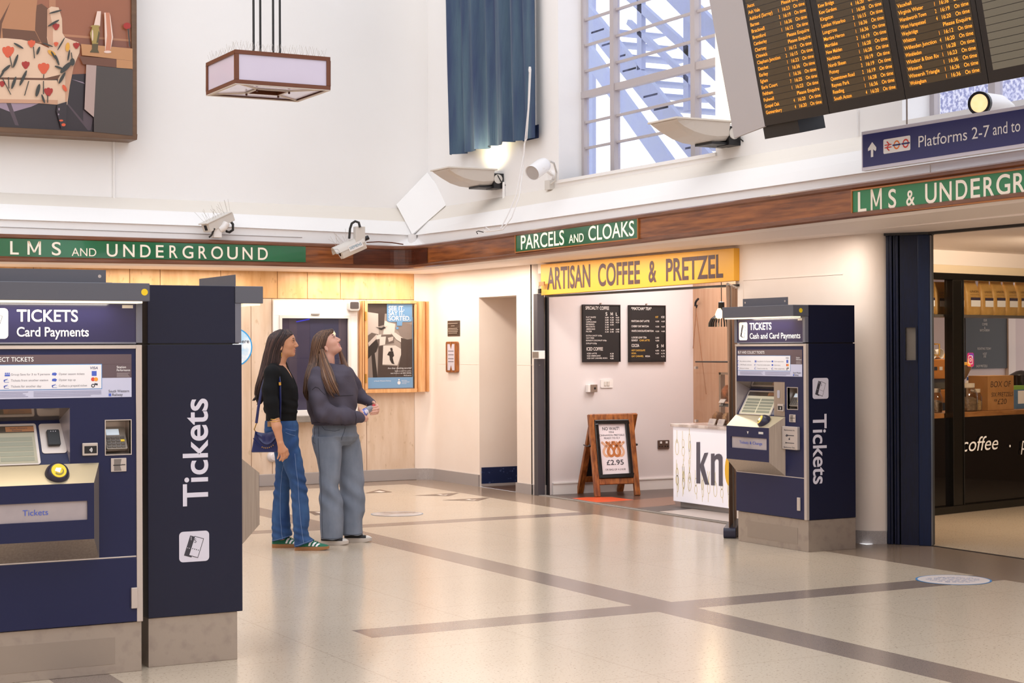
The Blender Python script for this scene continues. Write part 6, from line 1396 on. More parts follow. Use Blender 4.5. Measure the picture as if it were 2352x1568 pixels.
# ================================================================ passage: folding gate and coffee shop window
def gate():
    root = thing('folding_gate', 'dark navy folded steel gate leaves standing at the passage edge', 'gate', (8.98, 10.22, 0)); zt = 2.385
    pts = [(2034, 10.39), (2046, None), (2052, None), (2058, None), (2066, None), (2108, None), (2113, None), (2140.5, None)]
    a, b = at_z(2038, 1249), at_z(2140.5, 1253.5); nav = mat('navy_gate_paint', '#0c1430', .35, spec=.25, noise=(18, .3, .6), col2='#090e20', stretch=(6, 6, .6)); dk = mat('gate_gap', '#08080d', .6)
    d = (b - a).normalized(); nrm = Vector((-d.y, d.x, 0)) * -1
    if nrm.dot(Vector(CW)) > 0: nrm = -nrm
    L = (b - a).length; F = FR(a, d, (0, 0, 1))
    m = MB(F); m.box(0, L, 0, zt, -.12, -.045); m.build('backing_leaf', [dk], root)
    for f0, f1, n0, n1 in ((.0, .075, -.05, .0), (.085, .145, -.05, .012), (.165, .215, -.05, .004), (.225, .29, -.05, .016)):
        m = MB(F); m.box(L * f0, L * f1, .0, zt, n0, n1); m.build('edge_bar', [nav], root, bevel=.004)
    x0, x1 = uv(F, 2068, 900)[0], uv(F, 2110, 900)[0]; wa, wb = uv(F, 2080, 752), uv(F, 2104, 827)
    m = MB(F)
    for q in ((x0, x1, 0, wb[1]), (x0, x1, wa[1], zt), (x0, wa[0], wb[1], wa[1]), (wb[0], x1, wb[1], wa[1])): m.box(*q, -.05, .0)
    m.build('door_leaf', [nav], root)
    m = MB(F)
    for q in ((wa[0] - .015, wb[0] + .012, wa[1], wa[1] + .012), (wa[0] - .012, wb[0] + .012, wb[1] - .012, wb[1]), (wa[0] - .012, wa[0], wb[1], wa[1]), (wb[0], wb[0] + .012, wb[1], wa[1])): m.box(*q, .0, .008)
    m.build('window_bead', [nav], root)
    m = MB(F); m.rect(wa[0], wb[0], wb[1], wa[1], -.02); m.build('wired_glass', [mat('dull_glass', '#6f675f', .2)], root, recalc=False)
    m = MB(F); m.box(x1, L, 0, zt, -.06, .02); m.build('end_leaf', [mat('navy_gate_end', '#0a1b3c', .35, spec=.25, noise=(14, .3, .6), col2='#0a1734', stretch=(6, 6, .6))], root, bevel=.006)
    m = MB(F); m.box(-.01, L + .01, zt, zt + .02, -.1, .02); m.build('top_track', [M['black']], root)
gate()
SA, SB = at_z(2142, 1183), at_z(2352, 1160)
FS = FR(SA, (SB - SA).normalized(), (0, 0, 1)); SN = lambda x, y, n=0: uv(FS, x, y, n)
def shopfront():
    root = thing('coffee_shop_facade', 'black framed coffee shop window with dark lower panel lettered coffee', 'shop front', tuple(SA))
    bk = mat('black_frame_paint', '#12110f', .22); z0 = SN(2250, 1167)[1]; zt0, zt1 = SN(2250, 645)[1], SN(2250, 630)[1]; zb = SN(2250, 956)[1]; L0, L1 = -.03, 3.2
    ml, mr = SN(2182, 800)[0], SN(2204, 800)[0]
    m = MB(FS); m.box(L0, L1, zt0, zt1, -.06, .03); m.box(L0, L1, 0, .07, -.06, .04); m.box(ml, mr, .07, zt0, -.06, .035); m.box(mr, mr + .012, .07, zt0, -.03, .045); m.build('frame', [bk], root, bevel=.004)
    m = MB(FS); m.box(L0, L1, .07, zb, -.05, -.012); m.build('lower_panel', [mat('gloss_black_glass', '#0e0c0d', .04, spec=.5)], root)
    m = MB(FS); m.rect(L0, ml, zb, zt0, .0); m.rect(mr, L1, zb, zt0, 0.0); m.build('glass', [glass('shop_glass', (.95, .93, .9), .045)], root, recalc=False)
    m = MB(FS); q0, q1 = SN(2209, 1037), SN(2292, 1030); cap = SN(2209, 1009)[1] - q0[1]
    m.text('coffee', q0[0], q0[1], q0[1] + cap * 1.15, .004, 0, u1=q1[0], shear=.25); m.disc(*SN(2319, 1024), .012, .004, 0, 14); u, v = SN(2344, 1033); m.text('pretzels', u, v, v + cap * 1.15, .004, 0, xs=.9, shear=.25)
    m.build('lettering', [M['txtw']], root, recalc=False)
    a, b = SN(2140, 790), SN(2147, 815); m = MB(FS); m.tube([(a[0], a[1], .03), (b[0], a[1], .05), (b[0], b[1], .05), (a[0], b[1], .03)], .008, 8); m.build('door_handle', [M['brass']], root)
    u, v = SN(2229, 826, .002); m = MB(FS); s = .052
    m.rrect(u - s, u + s, v - s * 1.25, v + s * 1.25, .02, .003, None, 0); m.poly([(u - s * .95, v - s * 1.1, .0032), (u + s * .2, v - s * 1.2, .0032), (u - s * .9, v + s * .3, .0032)], 1); m.poly([(u - s * .6, v + s * 1.2, .0032), (u + s * .95, v + s * 1.1, .0032), (u + s * .9, v), ][:2] + [(u + s * .9, v + s * .1, .0032)], 2)
    def frame(r, w, n, k): m.add([(x, y, n) for x, y in rr_pts(u - r, u + r, v - r * 1.2, v + r * 1.2, r * .45)] + [(x, y, n) for x, y in rr_pts(u - r + w, u + r - w, v - r * 1.2 + w, v + r * 1.2 - w, r * .35)], [(i, (i + 1) % 24, 24 + (i + 1) % 24, 24 + i) for i in range(24)], k)
    frame(s * .66, .006, .0036, 3); m.add([(u + rr * math.cos(i * math.pi / 10), v + rr * math.sin(i * math.pi / 10), .0036) for rr in (s * .32, s * .2) for i in range(20)], [(i, (i + 1) % 20, 20 + (i + 1) % 20, 20 + i) for i in range(20)], 3); m.disc(u + s * .4, v + s * .48, .005, .0036, 3, 10)
    m.build('camera_logo_sticker', [mat('logo_magenta', '#c53a78', .4), mat('logo_orange', '#f0a23e', .4), mat('logo_purple', '#7a44b8', .4), M['txtw']], root, recalc=False)
    m = MB(FS); m.box(L0, L1, zt1, 2.41, -.1, 0); m.build('wall_passage', [mat('passage_cream', '#e6d2b4', .6)], kind='structure')
    m = MB(FS); m.box(L0, L1, 2.272, 2.41, 0, .01); m.build('trim_10', [M['soffit']], kind='structure')
    m = MB(FS); m.box(L0, 7.0, 0, 2.5, -2.1, -2.0); m.build('wall_shop_back', [mat('shop_mauve', '#c2aaa4', .6)], kind='structure')
    m = MB(FS); m.box(L0, 7.0, 2.35, 2.42, -2.0, -.1); m.build('ceiling_shop', [M['soffit']], kind='structure')
    m = MB(FS); m.rect(L0, L1, 0, 0, 0); m = MB(FS); m.add([(L0, 0.002, -.06), (7.0, .002, -.06), (7.0, .002, -2), (L0, .002, -2)], [(0, 1, 2, 3)]); m.build('floor_shop', [M['concrete']], kind='structure', recalc=False)
    m = MB(FS); m.box(L0 - .05, L0, 0, 2.5, -2, 0); m.build('wall_shop_side', [mat('shop_mauve', '#c2aaa4', .6)], kind='structure')
    return zb, zt0
SZB, SZT = shopfront()
def shop_inside():
    zc = SN(2250, 944, -.12)[1]; kraft = mat('kraft_paper', '#d0a562', .5, noise=(9, .3, .7), col2='#b98c4a', bump=(16, .5, .02)); oak = mat('oak_worktop', '#b9824e', .4, noise=(4, .3, .7), col2='#8f5d33', stretch=(.8, 6, 6))
    root = thing('shop_counter', 'oak topped counter behind the coffee shop glass', 'counter', tuple(FS @ Vector((.6, 0, -.35))))
    m = MB(FS); m.box(.08, 3.1, zc - .055, zc, -.44, -.07); m.build('worktop', [oak], root, bevel=.003)
    m = MB(FS); m.box(.09, 3.1, 0.003, zc - .056, -.42, -.10); m.build('cabinet', [M['black']], root)
    zs = SN(2250, 724, -.2)[1]
    root = thing('bag_shelf', 'high dark shelf carrying kraft coffee bags in the shop window', 'shelf', tuple(FS @ Vector((.6, zs - .03, -.2))))
    m = MB(FS); m.box(.0, 3.1, zs - .022, zs, -.36, -.07); m.build('board', [mat('shelf_grey', '#5a5552', .4)], root)
    def bag(px0, px1, ytop, first, label, tilt=0.0):
        n = -.2; u0, u1 = SN(px0, 690, n + .05)[0], SN(px1, 690, n + .05)[0]; h = SN(px0, ytop, n)[1] - zs; w = u1 - u0; c = (u0 + u1) / 2
        r = thing('coffee_bag', label, 'coffee bag', tuple(FS @ Vector((c, zs + .001, n))), 'kraft coffee bags on the high shelf')
        m = MB(FS); rings = []; z0 = zs + .001
        for t, ww, dd in ((0, .93, .042), (.04, 1.0, .05), (.3, 1.0, .052), (.6, .97, .045), (.8, .9, .03), (.9, .85, .012), (1.0, .86, .003)):
            hw = w * ww / 2; k = tilt * t * t
            rings.append([(c + k + hw * math.copysign(abs(math.cos(a)) ** .45, math.cos(a)), z0 + h * t + .004 * math.sin(3 * a) * (t > .02), n + dd * math.copysign(abs(math.sin(a)) ** .45, math.sin(a))) for a in [2 * math.pi * i / 20 for i in range(20)]])
        m.loft(rings, 0, True); m.build('bag', [kraft], r)
        m = MB(FS); nn = n + .0535; lw = w * .34; lc = c + w * .05; m.rect(lc - lw, lc + lw, z0 + h * .24, z0 + h * .42, nn, 0); m.rect(lc - lw, lc + lw, z0 + h * .42, z0 + h * .5, nn, 1); m.text('FRESH ROAST', lc - lw * .8, z0 + h * .445, z0 + h * .475, nn + .0005, 0, u1=lc + lw * .8) if False else None
        m.build('label', [M['txtw'], mat('label_navy', '#3b3247', .5)], r, recalc=False)
        m = MB(FS); m.text('UNION', c - w * .28, z0 + h * .64, z0 + h * .70, n + .0455, 0, u1=c + w * .32); m.rect(c - w * .3, c + w * .34, z0 + h * .575, z0 + h * .585, n + .0480, 0); m.build('print', [mat('bag_print', '#8a6a3c', .5)], r, recalc=False)
    for px0, px1, yt, lab, tl in ((2122, 2150, 645, 'kraft coffee bag on the shelf, partly hidden by the navy gate', 0), (2151, 2182, 648, 'kraft coffee bag on the shelf just left of the black mullion', .01), (2189, 2217, 644, 'kraft coffee bag on the shelf just right of the black mullion', 0), (2223, 2255, 643, 'kraft coffee bag leaning back, above the left edge of the menu poster', -.02), (2257, 2284, 645, 'kraft coffee bag above the middle of the dark menu poster', -.01), (2284, 2312, 644, 'kraft coffee bag above the right edge of the dark menu poster', -.01), (2313, 2340, 645, 'kraft coffee bag above the cardboard pretzel box', -.01), (2340, 2368, 645, 'kraft coffee bag cut by the right edge of the photo', 0)):
        bag(px0, px1, yt, True, lab, tl)
    # chalk menu on the back wall
    n = -1.98; a, b = SN(2217, 728, n), SN(2313, 845, n); root = thing('chalk_menu', 'large black menu poster on the mauve wall inside the coffee shop', 'menu poster', tuple(FS @ Vector((a[0], b[1], n))))
    m = MB(FS); m.box(a[0], b[0], b[1], a[1], n - .02, n + .004); m.build('sheet', [mat('chalk_black', '#2c2726', .6)], root)
    m = MB(FS)
    for t, x, y in (('OUR', 2262, 738), ('COFFEE', 2261, 747), ('&', 2261, 755), ('BATCH BREW', 2261, 761), ('ROASTING TODAY', 2260, 803), ('HOST', 2261, 815), ('EVE', 2261, 821), ('SHOP PRETZELS', 2254, 843)): u, v = SN(x, y, n); m.text(t, u, v, v + .026, n + .006, 0, align='C', xs=.8)
    m.build('chalk_lettering', [mat('chalk_white', '#c9bdb4', .6)], root, recalc=False)
    m = MB(FS); q = SN(2313, 740, n), SN(2330, 900, n); m.box(q[0][0], q[1][0], 0.01, 2.3, n - .02, n + .02); m.build('wall_pilaster', [mat('shop_pale', '#d8c4ba', .6)], kind='structure')
    # cardboard box
    n = -.14; a, b = SN(2269, 863, n), SN(2329, 940, n); root = thing('cardboard_box', 'brown cardboard box handwritten box of six pretzels on the shop counter', 'box', tuple(FS @ Vector(((a[0] + b[0]) / 2, zc + .001, n - .1))))
    m = MB(FS); m.box(a[0], b[0], zc + .001, a[1], n - .22, n); m.build('carton', [mat('cardboard', '#b07f4f', .7, noise=(7, .3, .7), col2='#a1713f')], root, bevel=.003)
    m = MB(FS)
    for t, x0, x1, y, h in (('BOX OF', 2275, 2322, 889, .055), ('SIX PRETZELS', 2277, 2327, 911, .04), ('FOR', 2283, 2290, 922, .022), ('£20', 2291, 2312, 928, .05)): (u0, v0), (u1, _) = SN(x0, y, n + .001), SN(x1, y, n + .001); m.text(t, u0, v0, v0 + h, n + .002, 0, u1=u1, shear=.15)
    m.build('handwriting', [mat('marker_ink', '#4b3526', .6)], root, recalc=False)
    # jars
    def jar(label, px, w, ytop, fill, n):
        u = SN(px, 900, n)[0]; r = SN(px + w / 2, 900, n)[0] - u; h = SN(px, ytop, n)[1] - zc; z0 = zc + .001
        root = thing('glass_jar', label, 'jar', tuple(FS @ Vector((u, z0, n))), 'glass jars on the shop counter')
        m = MB(FS); m.lathe([(.001, 0), (r * .9, 0), (r, .02), (r, h * .62), (r * .8, h * .76), (r * .66, h * .84)], (u, z0, n), (0, 1, 0), 22); m.build('jar', [glass('jar_glass', (.86, .82, .76), .08)], root)
        m = MB(FS); m.lathe([(.001, .006), (r * .86, .006), (r * .93, .02), (r * .93, h * .42), (r * .6, h * .5), (.001, h * .52)], (u, z0, n), (0, 1, 0), 18); m.build('contents', [mat('jar_' + fill, fill, .7, noise=(40, .4, .6), bump=(50, .8, .02))], root)
        m = MB(FS); m.lathe([(r * .66, h * .83), (r * .72, h * .86), (r * .72, h), (.001, h)], (u, z0, n), (0, 1, 0), 20); m.build('lid', [mat('clear_lid', '#cdbfae', .2)], root)
    jar('glass jar of grey beans left of the black mullion', 2149, 19, 892, '#9c8f80', -.2); jar('tall glass jar of granola right of the black mullion', 2220, 30, 880, '#8d7864', -.2); jar('glass jar of oats next to the cardboard box', 2241, 17, 893, '#c3a77c', -.20)
    # espresso machine
    n = -.9; u0, u1 = max(.06, SN(2090, 900, n)[0]), SN(2200, 900, n)[0]; z = lambda y: SN(2160, y, n + .02)[1]
    root = thing('espresso_machine', 'orange espresso machine behind the glass by the gate', 'espresso machine', tuple(FS @ Vector(((u0 + u1) / 2, 0.005, n - .25))))
    og = mat('orange_enamel', '#b9752b', .3); m = MB(FS); m.box(u0, u1, z(870), z(825), n - .5, n, 0); m.box(u0, u1, z(925), z(895), n - .5, n, 0); m.box(u0, u1, z(895), z(870), n - .5, n - .12, 1); m.box(u0, u1, .005, z(925), n - .5, n, 2); m.build('body', [og, mat('olive_recess', '#5b5234', .5), M['black']], root, bevel=.006)  # olive middle section set back between the orange parts
    m = MB(FS)
    for k in range(4): u = lerp(u0, u1, .5 + .11 * k); m.rect(u, u + .05, z(850), z(842), n + .002, k % 2)
    m.build('control_panel', [M['black'], M['offwhite']], root, recalc=False)
    for x in (2148, 2166): u = SN(x, 820, n)[0]; m = MB(FS); m.lathe([(.001, 0), (.045, 0), (.05, .10), (.047, .10), (.04, .01)], (u, z(826) + .001 + .05, n - .12), (.0, .1, 1), 18); m.build('stacked_cup', [M['offwhite']], root)
    m = MB(FS); m.box(u0 + .3, u1, z(822), z(812), n - .35, n - .1); m.build('cup_rail', [mat('yellow_enamel', '#e0a83a', .4)], root)
    root = thing('spirits_shelf', 'row of amber bottles on a back shelf above the espresso machine', 'shelf', tuple(FS @ Vector((u0, z(800), n - .6))))
    m = MB(FS); m.box(u0, u1 + .2, z(805), z(795), n - .8, n - .5); m.build('board', [M['offwhite']], root)
    for k in range(9): m = MB(FS); u = lerp(u0 + .25, u1 + .1, k / 8); m.lathe([(.001, 0), (.03, 0), (.03, .15), (.012, .19), (.012, .23), (.001, .23)], (u, z(795) + .001, n - .65), (0, 1, 0), 10); m.build('bottle', [mat('amber_glass', '#a2673a', .2)], root)
    # grinder, milk, far items
    n = -.40; u, v = SN(2212, 872, n); root = thing('coffee_grinder', 'dark coffee grinder with yellow hopper lid beside the mullion', 'grinder', tuple(FS @ Vector((u, zc + .001, n))))
    m = MB(FS); m.lathe([(.001, 0), (.05, 0), (.05, .03), (.03, .05), (.028, SN(2214, 880, n)[1] - zc)], (u, zc + .001, n), (0, 1, 0), 16); m.build('body', [M['black']], root)
    zt, zb2 = SN(2214, 838, n)[1], SN(2214, 866, n)[1]; m = MB(FS); m.lathe([(.02, zb2 - .02), (.035, zb2), (.085, zt - .02), (.085, zt)], (u, 0, n), (0, 1, 0), 18); m.build('hopper', [mat('smoked_hopper', '#6b5644', .2)], root)
    m = MB(FS); m.lathe([(.001, zt + .03), (.07, zt + .025), (.09, zt + .005), (.088, zt)], (u, 0, n), (0, 1, 0), 18); m.build('lid', [mat('yellow_enamel', '#e0a83a', .4)], root)
    u = SN(2227, 900, -.55)[0]; h = SN(2227, 866, -.55)[1] - zc; root = thing('milk_bottle', 'white milk bottle with blue cap behind the jars', 'bottle', tuple(FS @ Vector((u, zc + .001, -.55))))
    m = MB(FS); m.lathe([(.001, 0), (.06, 0), (.062, h * .65), (.03, h * .88), (.025, h * .9)], (u, zc + .001, -.55), (0, 1, 0), 18); m.build('bottle', [M['offwhite']], root)
    m = MB(FS); m.lathe([(.027, h * .9), (.027, h), (.001, h)], (u, zc + .001, -.55), (0, 1, 0), 14); m.build('cap', [mat('blue_cap', '#3564b8', .4)], root)
    a, b = SN(2333, 895, -.2), SN(2360, 940, -.2); root = thing('drink_carton', 'blue and green carton on the counter at the photo edge', 'carton', tuple(FS @ Vector((a[0], zc + .001, -.3))))
    m = MB(FS); m.box(a[0], b[0], zc + .001, a[1], -.3, -.2, 0); m.box(a[0], b[0], a[1], a[1] + .04, -.28, -.22, 1); m.rect(a[0] + .035, b[0] - .03, zc + .05, a[1] - .01, -.199, 2); m.build('carton', [mat('carton_blue', '#54789e', .4), mat('carton_green', '#86b04c', .4), M['txtw']], root)
    a, b = SN(2330, 852, -.45), SN(2370, 940, -.45); root = thing('coffee_brewer', 'black coffee brewer behind the blue carton', 'brewer', tuple(FS @ Vector((b[0] - .05, zc + .001, -.5))))
    m = MB(FS); m.lathe([(.001, 0), (.13, 0), (.13, .05), (.1, .08), (.12, .2), (.12, .32), (.05, .36), (.001, .37)], (a[0] + .15, zc + .001, -.47), (0, 1, 0), 22); m.build('body', [M['blackgloss']], root)
shop_inside()

# ================================================================ stickers on the floor
def stickers():
    c = at_z(2190, 1331.5); r = (at_z(2278, 1333) - at_z(2102, 1329.5)).length / 2; root = thing('floor_sticker', 'round white floor sticker with blue ring near the passage', 'floor sticker', (c.x, c.y, 0), 'round floor stickers')
    F = FR(Vector((c.x, c.y, 0)), Vector((CR[0], CR[1], 0)), Vector((CW[0], CW[1], 0)))
    m = MB(F); m.disc(0, 0, r, .0015, 0, 48); m.disc(0, 0, r * .945, .002, 1, 48); m.build('disc', [mat('ring_blue', '#3f86bf', .35), mat('sticker_white', '#e4d8d4', .3)], root, recalc=False)
    m = MB(F); rnd = random.Random(2)
    for k, (v, w) in enumerate(((.48, .3), (.3, .62), (.1, .72), (-.1, .66), (-.3, .5), (-.5, .34))):
        u = -w
        while u < w:
            s = rnd.uniform(.1, .2); pts = [(r * (u + s * i / 6), r * (v + .03 * math.sin(i * 2.4))) for i in range(7)]
            for (x0, y0), (x1, y1) in zip(pts[:-1], pts[1:]): m.poly([(x0, y0 - .006, .0026), (x1, y1 - .006, .0026), (x1, y1 + .006, .0026), (x0, y0 + .006, .0026)])
            u += s + .06
    m.build('blue_script', [mat('script_blue', '#5d76a8', .4)], root, recalc=False)
    c = at_z(912, 1180); r = (at_z(972, 1180) - at_z(852, 1180)).length / 2; root = thing('floor_sticker', 'round worn silver-blue floor sticker beyond the standing women', 'floor sticker', (c.x, c.y, 0), 'round floor stickers')
    F = FR(Vector((c.x, c.y, 0)), Vector((CR[0], CR[1], 0)), Vector((CW[0], CW[1], 0)))
    m = MB(F); m.disc(0, 0, r, .0015, 0, 48); m.disc(0, 0, r * .95, .002, 1, 48); m.build('disc', [mat('ring_dull_blue', '#7c93a8', .3), mat('worn_silver_print', '#c9c6c6', .2, noise=(3, .4, .56), col2='#9c8f88')], root, recalc=False)
    for lab, tri, chev in (('brown arrow sticker on the floor nearest the ticket window', [(838, 1132.5), (872, 1123.8), (901, 1130)], [(858, 1129.5), (872, 1126.8), (886, 1129.6), (876, 1131)]),
                     ('brown arrow sticker on the floor, left of the two in front of the doorway', [(953, 1137.5), (1055, 1131.5), (1031, 1139)], [(1003, 1136), (1012, 1135), (1018, 1137), (1030, 1135.3), (1024, 1138), (1014, 1137.8)]),
                     ('brown arrow sticker on the floor, right of the two in front of the doorway', [(1015, 1148.3), (1125, 1142.6), (1098, 1150)], [(1068, 1147.5), (1078, 1146.2), (1084, 1148.3), (1096, 1146.8), (1090, 1149.2), (1080, 1149)]),
                     ('brown arrow sticker on the floor behind the two women', [(707, 1174), (748, 1174), (748, 1180), (724, 1183)], [(722, 1175.5), (736, 1175.5), (746, 1178), (734, 1179)]),
                     ('brown arrow sticker on the floor at the edge of the turned ticket machine', [(545, 1184), (562, 1181), (580, 1184.5)], [(550, 1183.3), (560, 1182.3), (566, 1183.6), (556, 1184)])):
        p = [at_z(*q) for q in tri]; cc = sum(p, Vector()) / len(p); root = thing('arrow_sticker', lab, 'floor sticker', (cc.x, cc.y, 0), 'brown floor arrows')
        m = MB(); m.poly([(q.x, q.y, .0015) for q in p]); m.build('triangle', [mat('arrow_brown', '#6b564a', .3)], root, recalc=False)
        m = MB(); m.poly([(q.x, q.y, .0025) for q in (at_z(*t) for t in chev)]); m.build('white_mark', [mat('arrow_white', '#e2d4c8', .3)], root, recalc=False)
stickers()

# ================================================================ people: smooth blended volumes meshed as one surface
def surface_nets(D, lo, h):
    S = D < 0; nx, ny, nz = D.shape
    c = np.zeros((nx - 1, ny - 1, nz - 1), np.int8)
    for i in (0, 1):
        for j in (0, 1):
            for k in (0, 1): c += S[i:nx - 1 + i, j:ny - 1 + j, k:nz - 1 + k]
    act = (c > 0) & (c < 8); ids = np.argwhere(act); idx = np.full(act.shape, -1, np.int32); idx[act] = np.arange(len(ids))
    acc = np.zeros((len(ids), 3)); cnt = np.zeros(len(ids)); a = ids.T
    cv = {(i, j, k): D[a[0] + i, a[1] + j, a[2] + k] for i in (0, 1) for j in (0, 1) for k in (0, 1)}
    for p in cv:
        for ax in range(3):
            if p[ax] == 0:
                q = list(p); q[ax] = 1; q = tuple(q); da, db = cv[p], cv[q]; m = (da < 0) != (db < 0)
                t = np.where(m, da / np.where(m, da - db, 1), 0); pt = np.tile(np.array(p, float), (len(ids), 1)); pt[:, ax] += t
                acc[m] += pt[m]; cnt[m] += 1
    V = np.array(lo) + h * (ids + acc / cnt[:, None]); F = []
    for ax in range(3):
        sl = [slice(1, -1)] * 3; s0, s1 = list(sl), list(sl); s0[ax] = slice(0, -1); s1[ax] = slice(1, None)
        A, B = S[tuple(s0)], S[tuple(s1)]; e = np.argwhere(A != B); inside = A[A != B]
        off = [1, 1, 1]; off[ax] = 0; e = e + np.array(off); u, v = [x for x in range(3) if x != ax]
        def cell(du, dv):
            q = e.copy(); q[:, u] -= du; q[:, v] -= dv; return idx[q[:, 0], q[:, 1], q[:, 2]]
        quad = np.stack([cell(1, 1), cell(0, 1), cell(0, 0), cell(1, 0)], 1)
        flip = ~inside if ax != 1 else inside
        quad[flip] = quad[flip][:, ::-1]; F.append(quad)
    return V, np.concatenate(F)

class SDF:
    def __init__(s, lo, hi, h):
        s.lo = np.array(lo, float); s.h = h; s.n = np.ceil((np.array(hi) - s.lo) / h).astype(int) + 1; s.D = np.full(s.n, 1.0, np.float32)
    def _sub(s, lo, hi, pad):
        a = np.maximum(0, np.floor((np.array(lo) - pad - s.lo) / s.h).astype(int)); b = np.minimum(s.n, np.ceil((np.array(hi) + pad - s.lo) / s.h).astype(int) + 1)
        sl = tuple(slice(x, max(x, y)) for x, y in zip(a, b)); g = [s.lo[i] + s.h * np.arange(a[i], max(a[i], b[i])) for i in range(3)]
        return sl, g[0][:, None, None], g[1][None, :, None], g[2][None, None, :]
    def put(s, f, lo, hi, k=.01, cut=False):
        sl, X, Y, Z = s._sub(lo, hi, k + .012); b = f(X, Y, Z).astype(np.float32); a = s.D[sl]
        if a.size == 0: return s
        if cut: b = -b; hh = np.clip(.5 - .5 * (b - a) / k, 0, 1); s.D[sl] = b * (1 - hh) + a * hh + k * hh * (1 - hh); return s
        hh = np.clip(.5 + .5 * (b - a) / k, 0, 1); s.D[sl] = b * (1 - hh) + a * hh - k * hh * (1 - hh); return s
    def limb(s, pts, rs, k=.012, cut=False):
        for (p, q), (r0, r1) in zip(zip(pts[:-1], pts[1:]), zip(rs[:-1], rs[1:])):
            p, q = np.array(p, float), np.array(q, float); v = q - p; L = v @ v + 1e-12; R = max(r0, r1)
            def f(X, Y, Z):
                t = np.clip(((X - p[0]) * v[0] + (Y - p[1]) * v[1] + (Z - p[2]) * v[2]) / L, 0, 1)
                return np.sqrt((X - p[0] - t * v[0]) ** 2 + (Y - p[1] - t * v[1]) ** 2 + (Z - p[2] - t * v[2]) ** 2) - (r0 + (r1 - r0) * t)
            s.put(f, np.minimum(p, q) - R, np.maximum(p, q) + R, k, cut)
        return s
    def ell(s, c, r, k=.015, R=None, cut=False):
        c = np.array(c, float); r = np.array(r, float); m = r.max()
        def f(X, Y, Z):
            x, y, z = X - c[0], Y - c[1], Z - c[2]
            if R is not None: x, y, z = [R[0][i] * x + R[1][i] * y + R[2][i] * z for i in range(3)]
            q = np.sqrt((x / r[0]) ** 2 + (y / r[1]) ** 2 + (z / r[2]) ** 2); g = np.sqrt((x / r[0] ** 2) ** 2 + (y / r[1] ** 2) ** 2 + (z / r[2] ** 2) ** 2) + 1e-6
            return q * (q - 1) / g
        return s.put(f, c - m, c + m, k, cut)
    def col(s, z, s0, s1, cd, rd, k=.02, ex=2.3, rip=None, cut=False):
        """upright form: at height z it spans s0..s1 across and cd +- rd in depth"""
        o = np.argsort(z); z = np.array(z, float)[o]; s0, s1 = np.array(s0, float)[o], np.array(s1, float)[o]
        cd = np.broadcast_to(np.array(cd, float), z.shape)[o]; rd = np.broadcast_to(np.array(rd, float), z.shape)[o]
        def sm(zz, y):                                    # smooth interpolation over height
            zi = np.linspace(z[0], z[-1], 400); yi = np.interp(zi, z, y); w = np.hanning(23); w /= w.sum(); yi = np.convolve(np.pad(yi, 11, mode='edge'), w, 'valid'); return np.interp(zz, zi, yi)
        def f(X, Y, Z):
            Zc = np.clip(Z, z[0], z[-1]); c = (sm(Zc, s0) + sm(Zc, s1)) / 2; a = np.maximum((sm(Zc, s1) - sm(Zc, s0)) / 2, .004); d0, b = sm(Zc, cd), np.maximum(sm(Zc, rd), .004)
            q = (np.abs((X - c) / a) ** ex + np.abs((Y - d0) / b) ** ex) ** (1 / ex)
            dd = (q - 1) * np.minimum(a, b)
            if rip is not None: dd = dd + rip(X, Y, Z, c, d0)
            return np.maximum(dd, np.maximum(z[0] - Z, Z - z[-1]))
        return s.put(f, (s0.min(), (cd - rd).min(), z[0]), (s1.max(), (cd + rd).max(), z[-1]), k, cut)
    def warp(s, f):
        s.D += f(*[s.lo[i] + s.h * np.arange(s.n[i]).reshape([-1 if j == i else 1 for j in range(3)]) for i in range(3)]).astype(np.float32); return s
    def build(s, name, mats, parent, B, fm=None, relax=2):
        V, F = surface_nets(s.D, s.lo, s.h)
        for _ in range(relax):                            # light relaxation of the stair-stepping
            e = np.concatenate([F[:, [0, 1]], F[:, [1, 2]], F[:, [2, 3]], F[:, [3, 0]]]); acc = np.zeros_like(V); n = np.zeros(len(V))
            np.add.at(acc, e[:, 0], V[e[:, 1]]); np.add.at(n, e[:, 0], 1); np.add.at(acc, e[:, 1], V[e[:, 0]]); np.add.at(n, e[:, 1], 1); V = V * .5 + acc / n[:, None] * .5
        s.V, s.F = V, F
        me = bpy.data.meshes.new(name); P = V @ np.array([RH, DH, (0, 0, 1)])
        me.vertices.add(len(P)); me.vertices.foreach_set('co', P.ravel()); me.loops.add(F.size); me.loops.foreach_set('vertex_index', F.ravel().astype(np.int32))
        me.polygons.add(len(F)); me.polygons.foreach_set('loop_start', np.arange(0, F.size, 4, dtype=np.int32))
        for m in (mats if isinstance(mats, list) else [mats]): me.materials.append(m)
        if fm is not None: C = V[F].mean(1); me.polygons.foreach_set('material_index', fm(C).astype(np.int32))
        me.update(calc_edges=True); me.validate(); me.polygons.foreach_set('use_smooth', np.ones(len(me.polygons), bool))
        o = bpy.data.objects.new(name, me); COL.objects.link(o); o.parent = parent; WL[o.name] = WL[parent.name].copy()
        return o
